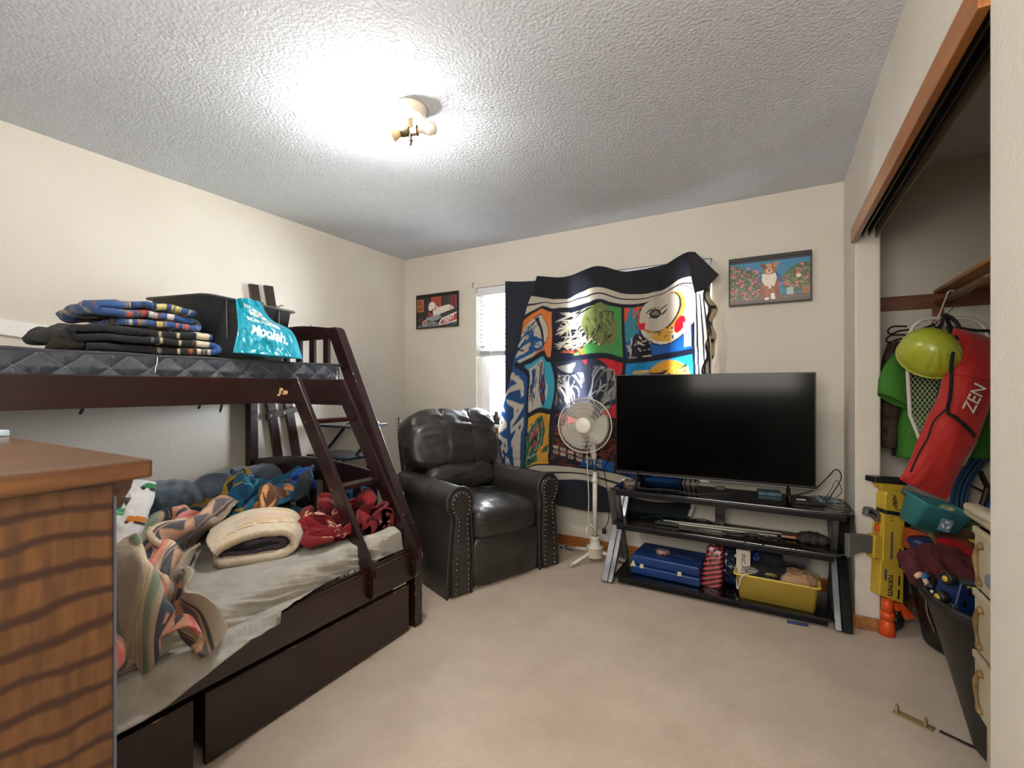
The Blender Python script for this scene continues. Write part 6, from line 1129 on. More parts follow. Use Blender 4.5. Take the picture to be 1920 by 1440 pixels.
[359,3,0,6,12,4,3,-2,-3,3,2,2,2,1,6,9,-1,-7,-4,-6,-3,3,0,0,2,6,5,0,5,6,2,2,2,0,6,6,-73,-1,0,5,9,10,5,1,-4,0,4,0,3,3,4,7,3,-4,-4,-6,-5,-1,0,-1,1,4,5,2,7,7,4,1,3,3,6,3,-78,-3,-2,8,12,10,2,2,0,-1,2,1,2,4,6,6,2,-2,-2,-3,-5,-5,-4,-2,1,3,3,6,8,6,4,4,4,7,5,3,-83,-4,-5,11,16,8,0,-2,2,1,1,2,2,4,8,7,3,-3,-5,-4,-1,-6,-8,2,4,1,2,8,8,4,3,5,4,7,7,7,-89,-1,-6,9,18,6,1,-5,0,2,2,1,4,5,8,7,5,-2,-7,-6,-4,-6,-6,8,6,1,1,8,9,1,2,5,4,5,7,8,-87,-1,-3,6,16,5,0,-4,-2,2,3,2,5,5,9,6,2,-3,-4,-4,-5,-8,-2,10,6,3,2,4,6,3,3,4,3,5,4,5,-75,-1,-2,4,11,5,0,-5,-3,3,2,2,6,6,6,4,2,-4,-4,-1,-2,-6,1,6,7,4,0,3,5,3,3,3,4,6,3,0,-71,0,1,3,8,4,3,-2,-3,1,0,1,7,5,2,4,1,-2,-3,-1,0,-2,2,3,6,7,-1,2,4,4,3,2,3,6,5,0,-78,0,3,7,6,4,6,0,-5,-4,1,3,6,4,1,1,1,0,0,-3,-1,3,2,2,5,7,3,4,6,3,2,0,-1,7,9,1,-90,3,4,11,7,2,6,0,-5,-7,0,4,7,5,0,-1,0,0,1,0,0,5,2,3,4,5,5,6,8,3,-1,-3,-2,7,10,3,-103,9,10,9,7,3,4,2,-5,-6,0,4,4,3,3,1,-3,0,1,3,4,5,0,3,4,3,6,8,7,1,-2,-6,-3,7,11,2,-106,14,16,5,3,1,3,4,0,-1,1,1,0,-1,2,5,0,2,3,2,4,3,3,5,4,3,6,5,4,-1,-4,-4,-3,4,13,5,-103,10,14,5,3,-1,2,4,2,3,-2,-4,4,2,0,2,4,4,6,2,3,4,5,6,4,4,5,2,-2,1,-3,-5,-1,4,11,5,-100,5,10,6,4,2,0,2,3,3,-2,-5,6,8,0,-1,3,7,6,2,3,7,6,3,4,3,5,2,-3,-1,-2,-5,-2,8,7,3,-90,1,5,4,5,4,-1,0,5,4,1,-3,2,10,1,-1,3,5,6,5,4,6,3,4,2,3,3,1,-2,-1,0,-4,-3,7,7,2,-83,-3,1,5,6,6,0,-3,7,3,0,0,2,10,1,0,3,4,5,5,5,4,3,3,2,3,3,-2,-2,0,3,-2,-4,3,6,1,-75,-4,1,4,7,3,1,-1,5,0,2,0,3,9,2,2,4,4,4,3,5,3,3,4,3,3,2,-3,-3,1,1,0,-3,1,5,1,-69,-3,2,3,3,2,2,2,3,0,2,3,4,6,2,2,3,4,5,3,2,4,4,4,2,2,3,-3,-2,3,2,-2,-3,-1,4,4,-69,-4,1,3,3,2,1,2,1,0,2,3,8,7,4,2,2,4,6,3,2,3,3,2,2,2,4,-2,0,3,2,-1,-3,-4,3,3,-68,-2,-3,2,2,2,1,1,1,0,2,4,8,12,4,4,3,3,4,3,1,1,2,2,3,3,4,1,-1,4,1,-1,-2,-4,2,2,-69,0,-6,-1,1,2,3,3,0,-1,2,6,9,13,5,4,4,2,1,2,-1,3,4,3,3,2,1,3,1,3,1,1,1,-1,0,-1,-76,0,-6,1,3,-1,4,8,1,-1,0,2,7,11,9,5,3,2,5,2,0,0,4,3,1,0,1,5,6,2,1,4,2,1,-2,-4,-85,0,-3,2,6,0,3,9,6,1,-2,-2,6,9,7,4,3,4,6,7,3,0,1,1,-4,-2,2,10,8,0,1,4,2,1,-1,-3,-93,-2,2,5,6,3,3,7,4,1,1,0,6,8,4,2,4,4,6,4,2,4,4,2,-4,-6,2,11,5,0,3,4,1,0,-3,-3,-95,-1,6,6,5,5,4,5,2,0,5,2,4,6,3,4,5,6,5,-1,-3,2,8,7,1,-6,2,7,3,-1,5,6,1,-2,-6,-10,-88,4,8,6,4,3,5,4,0,-1,5,6,5,5,4,5,4,9,5,-3,-6,1,7,5,6,-1,1,4,2,0,4,4,1,-4,-12,-11,-78,9,6,3,4,3,7,2,-2,0,5,5,6,8,5,5,3,8,5,-1,-4,0,5,4,5,2,2,3,1,0,1,3,1,-6,-16,-8,-73,9,7,2,0,5,7,5,0,0,3,4,5,7,6,6,3,3,4,1,0,2,4,3,4,4,-2,2,5,0,-2,1,2,-3,-12,-5,-79,8,8,3,-1,4,5,6,3,-1,1,4,5,8,7,9,2,-2,0,3,3,3,4,1,3,6,-4,-1,8,3,-4,-1,2,0,-6,-6,-78,6,5,2,1,2,2,4,4,2,2,5,6,7,9,9,2,-5,-2,3,2,4,4,0,4,9,-1,-4,5,1,-5,0,3,0,-2,-2,-84,6,4,3,2,2,2,1,3,3,4,6,7,7,7,7,2,-4,-1,3,1,3,4,2,5,8,1,-5,3,0,-4,4,3,2,-2,-1,-93,7,5,3,5,3,1,2,1,2,4,4,8,9,5,6,0,-3,0,4,2,3,4,3,6,7,-1,-5,0,2,0,6,5,1,1,-1,-103,7,4,3,4,6,4,3,2,2,2,5,8,10,4,3,-2,-4,2,4,4,5,3,3,5,9,0,-5,-3,0,4,8,5,1,2,-1,-106,2,4,4,4,7,5,3,4,2,2,6,12,10,2,-1,-2,-2,1,4,2,4,3,6,7,9,1,-4,-4,-3,4,10,3,0,2,0,-102,0,4,0,6,7,5,3,3,3,4,7,13,9,2,-2,-4,0,1,3,2,1,2,10,7,9,0,-2,-3,-4,4,7,0,-1,3,1,-99,2,5,-2,4,7,5,5,4,4,6,6,11,8,2,0,-4,-4,2,3,3,-2,-1,13,8,6,3,-1,-3,-3,3,6,0,3,1,0],
[139,-2,-5,5,1,-3,-4,-5,-2,-1,5,3,-1,-2,-3,2,6,4,4,3,4,5,4,5,6,-5,-3,-2,-2,-2,5,7,-3,-5,1,2,-24,-2,-5,4,3,-4,-1,-4,-2,-2,2,5,2,-3,-5,1,6,6,4,3,3,4,8,9,7,-1,-2,-5,-7,-5,1,6,0,-5,0,4,-26,-4,-5,3,4,-2,-1,-2,-1,-2,-2,3,3,0,-3,-1,5,6,5,3,3,6,13,12,4,0,1,-6,-10,-9,-4,2,3,-2,1,8,-29,-5,-7,3,8,-2,-3,-3,-1,-1,-3,0,3,0,0,-2,4,7,4,4,6,13,17,4,1,4,3,-7,-15,-13,-9,2,3,0,2,14,-32,-4,-6,1,8,0,-5,-2,-3,-2,1,1,1,2,0,-4,3,8,6,2,9,19,14,-2,-1,3,4,-7,-16,-15,-9,1,4,2,3,14,-27,-4,-6,-2,8,1,-4,-4,-4,-1,2,2,1,3,0,-3,2,6,5,5,9,18,11,-4,-4,0,4,-2,-16,-15,-3,3,1,1,8,9,-22,-5,-5,-2,8,2,-5,-6,-3,1,2,-3,-1,5,0,-2,2,4,4,7,8,15,7,-5,-6,-1,8,3,-12,-14,0,6,0,1,8,4,-25,-1,-4,-2,8,7,-4,-9,-5,1,3,-4,-6,1,2,0,2,5,5,7,6,9,3,-5,-7,1,9,4,-7,-10,-1,5,5,5,6,0,-34,3,-1,0,8,10,0,-9,-8,-6,1,-3,-4,-2,3,4,3,4,6,7,5,5,-2,-4,-5,-1,4,0,-5,-3,1,6,7,10,6,-3,-43,3,6,4,9,8,3,-8,-9,-10,-4,-3,-4,-2,4,7,7,4,5,5,6,4,-6,-5,-2,-3,-1,-4,-3,2,4,4,9,13,9,-2,-53,2,11,5,9,9,4,-5,-9,-12,-3,1,-6,-7,0,5,7,7,6,6,4,-1,-8,-5,-1,-2,-2,-4,-1,5,7,5,8,13,11,-5,-59,3,14,7,6,7,6,1,-8,-10,0,7,-8,-14,-6,0,4,7,9,9,4,-9,-11,-2,0,-3,-1,0,3,8,12,5,5,9,11,-7,-57,3,9,2,2,6,12,6,-4,-4,5,6,-8,-17,-11,-7,0,5,9,11,3,-10,-10,-1,0,0,-1,3,5,11,16,3,5,6,8,-8,-57,4,3,1,1,6,15,6,1,-1,3,4,-2,-13,-13,-11,-5,3,8,7,1,-7,-7,0,0,1,1,4,5,12,16,4,6,5,7,-12,-55,3,2,2,0,4,13,9,3,-1,2,5,-1,-9,-13,-10,-6,-1,4,4,1,-6,-3,1,-1,1,2,4,6,13,16,8,6,4,3,-12,-53,3,4,1,0,-1,8,14,4,-1,3,5,-3,-10,-13,-9,-2,-2,1,2,0,-1,-1,2,-3,0,3,4,11,13,11,8,3,4,-1,-7,-49,4,5,3,0,-4,4,13,4,0,2,2,-1,-9,-12,-9,0,-2,0,2,1,3,1,1,-2,-3,1,7,12,9,5,7,3,2,0,-5,-44,3,7,5,1,-4,1,9,2,-1,-2,-1,2,-4,-7,-7,-2,1,1,-1,2,1,6,3,-4,-6,1,8,8,5,4,7,4,2,0,-2,-42,1,8,6,4,-1,-1,3,-3,-5,-3,0,4,0,-2,-3,-2,1,3,-1,0,1,3,3,-2,-5,-3,6,7,5,4,7,4,1,1,-1,-40,3,10,7,4,1,-1,-2,-8,-6,-4,0,3,2,4,2,-1,0,1,3,2,-2,-1,1,-1,-2,-4,2,3,4,5,6,4,1,0,1,-37,7,13,7,5,3,-2,-7,-10,-6,-6,-3,2,3,6,5,2,-1,-1,2,5,2,-4,-2,-1,1,2,-3,-2,0,6,4,4,3,1,3,-28,11,12,5,1,4,-2,-13,-10,-4,-5,-5,-3,3,6,6,3,-4,-4,2,5,2,-1,0,3,4,5,-4,-9,-1,4,1,4,5,6,6,-22,9,9,0,-4,4,2,-13,-9,-2,-5,-6,-4,0,8,7,2,-6,-8,0,3,2,2,3,8,6,3,-5,-9,-3,0,0,4,5,11,11,-16,5,0,-5,-6,2,3,-7,0,2,-6,-9,-3,-1,3,5,2,-1,-8,-5,1,-1,3,5,11,7,3,-5,-12,-5,0,3,4,6,12,11,-7,0,-4,-7,-5,-2,-1,-2,4,6,-4,-10,-3,0,1,0,0,2,-4,-5,-2,-2,2,2,9,9,4,-8,-9,-5,1,4,6,9,13,6,-8,-3,-5,0,-2,-7,-3,2,3,3,-1,-6,-4,0,2,0,-3,0,-2,-3,-1,-4,0,3,5,7,2,-6,-7,0,1,3,9,12,7,1,-9,-6,-2,3,2,-6,-3,3,1,2,-2,-4,-3,-1,3,1,-2,-2,-1,-2,-3,-4,-2,2,4,4,2,-3,-5,2,4,3,9,11,-1,0,-6,-7,-4,3,3,-1,-1,4,2,-1,-2,-4,-1,-2,3,1,-2,-1,2,-2,-3,-6,-2,-1,2,3,2,1,-2,-1,4,7,7,5,-1,0,-11,-3,-4,1,3,2,3,4,2,-4,-3,-2,1,0,1,2,-2,1,2,-1,-4,-6,-3,-4,-1,2,2,3,3,-2,4,8,4,4,2,2,-26,1,1,1,2,3,3,4,2,-3,-6,-2,3,2,2,3,-2,0,-2,-4,-2,-5,-3,-5,-2,3,4,4,4,1,6,4,-1,4,5,3,-31,4,4,2,0,0,0,3,3,-3,-5,0,1,3,3,4,-2,-3,-5,-8,0,-2,-2,-3,0,5,4,4,4,4,6,1,-2,1,6,4,-30,6,2,2,2,-1,-3,0,0,-2,-2,2,4,1,1,3,-2,-5,-5,-7,0,2,0,-1,1,4,3,3,4,5,7,-1,-5,-1,6,5,-24,5,2,-1,3,1,-1,-1,-2,-2,-2,1,6,3,0,0,-3,-5,-8,-6,0,2,3,2,4,5,0,-1,4,7,9,-3,-9,-7,3,5,-11,3,2,0,3,3,0,-1,-3,-2,-1,1,5,4,0,-3,-2,-5,-9,-4,-1,-1,-1,5,8,7,1,-6,3,9,7,-5,-12,-11,1,5,-2,5,4,2,2,2,1,-1,-3,-1,1,2,6,2,-3,-3,-1,-5,-8,-4,-3,-5,-3,4,9,5,4,-6,6,7,4,-4,-16,-11,0,3,6,10,6,0,2,1,0,-2,-2,2,3,3,5,1,-5,-4,0,-4,-6,-5,-5,-7,-4,1,8,5,4,-1,7,5,2,-2,-19,-13,0,2]],
 'teal': [[-687,1,-2,-4,2,3,4,9,8,7,2,-3,-7,-2,3,3,4,7,10,3,-1,4,4,4,2,5,4,2,1,2,3,-1,5,1,-2,0,-81,4,-2,-4,2,4,1,7,8,6,2,-1,-4,-2,2,2,4,5,9,6,-1,3,5,4,4,5,5,1,1,1,2,1,3,3,-2,0,-84,6,-5,-2,5,5,0,3,7,6,2,-1,2,0,-2,0,4,5,8,8,-1,2,6,5,6,5,7,2,-3,1,2,0,2,5,0,-1,-85,0,-6,1,9,5,1,0,3,5,2,1,5,0,-4,0,5,5,7,7,1,4,6,7,7,5,5,1,-4,1,4,0,-1,4,1,1,-83,-5,-4,2,7,5,2,-2,-1,5,2,2,4,0,-1,3,5,4,6,6,4,4,7,9,7,2,4,3,-2,0,0,1,2,3,-3,0,-78,-7,-4,1,3,4,4,-2,0,4,3,3,3,2,1,4,6,5,4,4,3,5,6,9,5,5,6,5,0,2,-2,-4,2,4,-3,0,-78,-5,-5,-3,-1,4,5,-2,2,7,7,5,2,1,3,4,5,4,2,4,2,6,4,6,6,6,6,4,3,6,0,-5,-1,3,-3,0,-80,-2,-7,-3,-2,1,6,0,4,9,9,3,2,3,3,3,4,3,-1,2,4,7,5,4,6,4,5,2,4,6,2,-1,0,1,-2,1,-87,2,-6,-6,-2,4,5,3,7,8,5,1,4,2,4,3,5,2,-4,0,6,7,7,4,4,4,6,3,2,1,2,3,4,2,-2,3,-96,4,-3,-7,0,5,3,3,9,10,4,-4,3,4,4,3,5,3,-4,-2,4,8,8,4,4,5,7,6,0,-1,1,2,5,4,-1,2,-98,1,-2,-3,3,4,3,3,8,8,3,-3,4,5,5,2,2,1,-2,-1,3,5,9,5,6,8,7,6,0,-3,0,3,4,2,1,1,-95,-3,-2,-1,4,5,4,4,4,7,4,-1,5,5,5,4,1,-2,-1,1,0,2,8,7,7,9,5,4,2,-1,2,3,3,4,1,-1,-92,-3,-4,-2,3,5,4,6,3,4,5,3,3,5,7,5,2,-4,-3,1,-2,2,6,9,8,8,5,3,2,1,4,3,6,3,-1,-3,-88,-3,-3,-4,-1,1,5,8,4,3,5,5,5,6,8,4,2,-4,-5,0,-2,2,5,9,9,9,4,2,4,3,2,5,6,2,-3,-2,-90,-3,-2,-2,-3,0,4,8,5,5,4,4,6,10,7,3,2,-4,-5,-2,0,3,5,6,6,9,8,1,5,3,3,3,4,4,-2,-2,-92,-3,-2,-1,-3,0,5,7,5,3,6,6,7,8,4,4,4,-1,-6,-4,-1,5,5,5,4,6,10,3,4,2,3,3,5,6,1,-3,-99,1,0,-3,-2,1,3,5,6,5,4,7,8,6,3,5,4,-1,-8,-3,1,4,6,6,2,4,7,5,5,2,3,3,4,5,3,0,-103,1,0,-3,2,5,2,3,3,6,5,6,9,6,2,4,5,-2,-6,-3,2,4,6,6,3,0,3,5,5,5,2,2,3,4,4,2,-104,-2,-3,-1,6,10,5,3,1,5,6,5,5,6,3,4,4,-2,-5,0,4,4,2,6,3,0,1,3,4,6,4,2,3,2,5,3,-106,-3,-1,1,5,11,8,6,3,2,1,5,4,5,5,4,3,-2,-2,1,5,4,1,3,5,2,-1,2,0,4,7,6,3,-2,4,4,-105,0,3,0,3,8,8,6,3,3,2,4,4,4,4,3,4,0,0,3,4,4,2,1,3,3,0,1,-1,3,6,8,6,-2,-1,0,-96,-1,1,1,3,6,7,4,6,6,4,4,3,-1,1,3,6,4,3,3,3,2,1,3,1,2,2,3,1,1,4,8,6,1,-1,-1,-95,-2,-2,-1,4,6,5,6,6,7,7,7,1,-4,0,2,5,6,4,3,4,1,1,6,1,0,3,3,3,2,1,6,3,1,4,2,-102,2,-2,-3,3,6,5,5,8,7,5,6,4,-1,1,0,0,6,5,3,4,1,4,5,2,1,2,3,3,1,3,6,2,-2,3,2,-100,0,-1,-4,4,7,6,3,8,6,2,4,9,2,2,1,-2,3,4,6,6,-1,2,4,3,3,3,3,5,0,4,6,3,0,1,5,-108,-2,-1,-3,5,8,7,4,9,8,1,0,4,2,3,3,1,1,4,7,5,-1,1,4,5,3,2,5,8,2,2,3,5,2,3,6,-114,-2,-2,-2,6,8,6,3,9,8,-1,0,1,2,2,2,1,3,7,7,4,2,0,4,4,3,1,7,7,3,2,2,6,4,5,5,-113,-3,-3,-2,4,8,7,4,4,5,-2,0,4,3,1,3,5,3,5,7,4,3,1,2,3,2,2,7,5,3,2,2,7,7,4,6,-110,-3,-2,-3,3,6,7,5,3,2,-4,0,3,7,4,3,8,2,4,4,1,5,2,1,3,3,2,5,5,1,2,5,7,6,5,6,-105,-2,-3,-3,1,7,5,6,5,0,-4,-3,1,8,6,7,8,-1,2,4,-1,5,3,2,6,3,3,3,5,3,0,6,5,3,5,6,-98,-2,-3,-4,-1,6,5,5,6,2,-2,-3,-4,7,7,9,9,-1,1,3,0,2,3,3,8,4,3,4,5,4,1,4,3,0,4,6,-98,1,0,-3,-2,3,6,3,3,3,5,-2,-9,3,8,8,8,3,3,5,1,0,2,5,9,4,1,2,4,6,3,3,2,2,1,4,-102,2,3,3,-2,1,6,4,0,2,5,2,-7,-1,5,7,8,6,5,6,1,1,3,4,6,5,3,1,2,5,4,3,2,4,2,2,-110,3,5,5,0,6,7,3,-5,-1,7,5,-4,-4,3,5,8,9,5,4,0,2,4,6,6,4,4,1,-1,4,6,5,2,3,4,3,-113,1,5,5,1,8,10,0,-9,-2,7,7,0,-5,3,5,6,8,7,5,2,0,3,8,7,4,3,1,-1,1,5,7,4,3,3,1,-115,3,4,7,1,6,9,-2,-6,-2,5,8,3,-4,3,4,5,6,8,7,4,1,3,8,8,4,3,0,-1,-1,1,7,6,5,3,1],
[358,2,1,4,2,3,5,5,4,1,4,8,9,6,5,4,4,3,4,4,0,-2,-3,-7,-7,-6,-6,-4,2,-2,0,5,8,5,2,-2,-58,-3,2,4,4,3,7,5,1,0,4,7,6,6,5,4,3,4,5,2,0,0,0,-4,-5,-6,-5,-6,-2,-3,-1,6,9,6,5,-1,-60,-4,0,4,5,5,8,5,1,-1,3,4,4,4,7,7,2,2,6,2,0,0,2,-1,-2,-5,-5,-7,-6,-5,-3,4,9,8,6,3,-59,-5,-4,2,6,8,7,7,3,-1,3,1,1,4,7,8,4,0,4,3,1,0,0,0,1,1,-3,-7,-9,-7,-4,0,6,8,8,6,-60,-7,-6,2,6,8,9,8,5,3,3,0,-4,4,10,7,2,0,3,3,1,1,-1,1,5,6,-2,-8,-10,-10,-2,-1,1,7,9,7,-64,-9,-6,3,6,7,7,9,9,8,5,0,-4,4,9,9,0,-3,0,2,2,1,1,4,7,3,-5,-8,-9,-11,-1,4,2,5,7,5,-65,-7,-9,2,6,7,5,6,11,12,6,2,1,4,5,9,1,-7,-2,2,4,2,-1,5,4,-1,-9,-7,-4,-7,1,6,4,4,3,3,-62,-3,-8,-3,4,8,4,5,9,12,6,3,3,3,3,7,4,-3,-5,0,6,5,-1,3,1,-7,-10,-4,0,0,3,5,4,-1,1,2,-59,-2,-3,-5,2,8,4,4,7,10,7,2,4,1,4,7,5,0,-5,-3,4,6,4,1,-3,-10,-10,-1,2,3,4,6,4,-1,-3,-2,-57,1,2,-3,1,5,3,5,4,9,8,2,2,3,4,7,5,1,-6,-5,-1,7,7,0,-5,-10,-6,1,2,1,4,6,5,1,-4,-5,-56,2,3,2,0,5,7,9,2,2,6,1,3,4,4,5,4,0,-8,-10,-4,10,9,1,-3,-7,-2,1,2,2,3,4,3,2,-5,-8,-50,-1,2,6,4,4,8,11,2,0,2,1,3,4,5,4,4,-3,-11,-13,-4,10,9,4,-1,-4,-1,2,2,2,3,3,3,0,-6,-11,-41,-2,2,4,4,4,9,10,4,-2,2,2,3,4,3,4,3,-3,-13,-13,-1,8,7,5,-1,-2,1,3,2,2,2,2,0,-4,-6,-8,-29,-3,0,1,2,5,13,10,2,-4,-1,4,4,4,1,2,2,-3,-11,-10,0,6,6,3,1,-1,2,3,1,2,1,0,-1,-5,-7,-6,-17,-3,-1,-2,-1,7,15,11,3,-5,-5,1,5,1,-1,2,4,-4,-7,-5,0,4,4,4,-1,-2,3,3,-1,0,0,-1,-1,-2,-6,-4,-14,1,-1,-3,0,9,13,7,5,-3,-6,-3,2,0,-2,0,4,-2,-4,-3,-1,3,4,4,0,-1,2,0,-1,-2,-3,-1,-1,2,-3,-3,-16,5,4,0,3,7,9,5,2,-1,-6,-6,-2,-1,-2,0,1,0,-2,-2,-1,3,3,4,1,0,1,0,-4,-4,-3,-2,0,4,0,-3,-13,6,5,3,2,2,7,5,1,-3,-5,-6,-3,-2,0,-1,0,1,1,-1,0,2,1,4,2,1,-2,-1,-3,-4,-4,-3,0,3,4,-1,-6,3,3,4,4,-2,2,2,0,-4,-4,-3,-2,-2,0,-1,-1,2,2,1,1,1,-1,4,3,1,-2,-2,-4,-4,-3,-4,0,1,5,1,0,2,4,4,4,-5,0,0,-4,-3,-2,-3,-1,-1,-2,-2,0,2,3,2,2,0,0,3,4,0,-1,-2,-9,-5,0,-1,0,2,3,1,6,3,4,2,4,-4,-3,-2,-5,-3,-2,-3,-1,-1,-4,-1,0,1,3,4,1,2,1,2,3,1,-1,-1,-10,-10,1,3,4,0,1,1,12,2,5,2,2,-2,-4,-5,-6,-3,1,-2,-5,-2,-4,-2,0,0,5,8,1,0,-2,1,2,1,2,0,-6,-12,-3,2,5,2,0,0,20,-1,3,2,-1,-1,-3,-4,-5,-2,2,-2,-7,-5,-4,-4,1,2,5,9,2,-4,-5,-1,5,4,2,0,-3,-10,-8,0,5,3,1,0,22,-2,-2,0,0,0,-2,-2,-1,-1,-3,-3,-5,-4,-3,-4,2,4,5,6,1,-5,-8,-2,4,5,4,0,-2,-7,-9,-2,5,3,2,2,17,-4,-4,1,3,1,0,-5,-2,-2,-2,-1,-4,-3,-2,-2,2,8,5,5,-2,-7,-8,-4,2,3,5,3,-2,-5,-6,-2,4,2,2,4,11,-4,-5,1,5,2,0,-5,-2,1,-3,-3,-5,-2,-1,-3,2,8,6,7,-4,-8,-8,-1,-2,3,6,3,0,-3,-3,-5,1,2,3,3,9,-4,-4,2,5,2,-1,-4,-4,2,-5,-3,-3,0,-1,-1,0,3,8,5,-3,-6,-9,0,0,5,7,2,-3,-3,-2,-5,-1,1,4,4,13,-6,-4,1,6,4,-1,-5,-4,-1,-2,-4,-5,-1,1,-2,-3,2,9,5,-2,-3,-8,0,2,3,5,3,-2,-3,-2,-6,-3,3,7,5,10,-5,-4,-1,6,9,3,-7,-3,-4,-1,-3,-9,-5,0,-4,-4,3,8,5,2,-1,-5,-4,-2,2,5,4,1,-2,-4,-5,-2,7,11,8,-2,-2,-4,-3,6,10,5,-5,-3,-3,0,-3,-14,-9,-3,-4,-3,5,5,5,5,2,-3,-6,-10,-1,5,7,5,-3,-6,-2,6,11,12,7,-12,1,-5,-3,6,11,4,-3,-1,-1,0,-8,-17,-14,-1,-3,-1,4,5,5,5,3,-1,-8,-15,-2,7,10,8,-4,-8,0,12,12,12,6,-21,0,-4,1,7,12,5,-3,-1,3,-1,-12,-19,-15,-2,0,-2,2,4,6,4,2,1,-9,-16,-1,9,12,10,-2,-7,2,12,7,10,7,-28,-1,-1,4,9,10,6,-2,-3,-1,3,-6,-21,-15,-3,-4,-4,1,4,7,4,3,-1,-5,-10,-3,4,14,9,1,-2,5,9,3,4,8,-24,-2,-1,4,9,9,6,-1,-7,-4,3,-2,-17,-10,-4,-9,-8,-2,5,6,6,4,-1,-6,-6,0,3,12,9,4,0,3,10,3,-1,5,-15,-4,-1,3,9,7,3,-2,-6,-5,0,-3,-10,-5,-2,-9,-11,-7,2,5,4,5,2,-3,-4,1,6,8,7,6,3,1,6,4,0,0,-12,-4,-1,4,9,7,1,-4,-5,-6,-4,-2,-6,-3,-1,-7,-9,-8,-2,3,2,6,2,2,-1,-1,6,6,6,7,7,2,1,0,4,2],
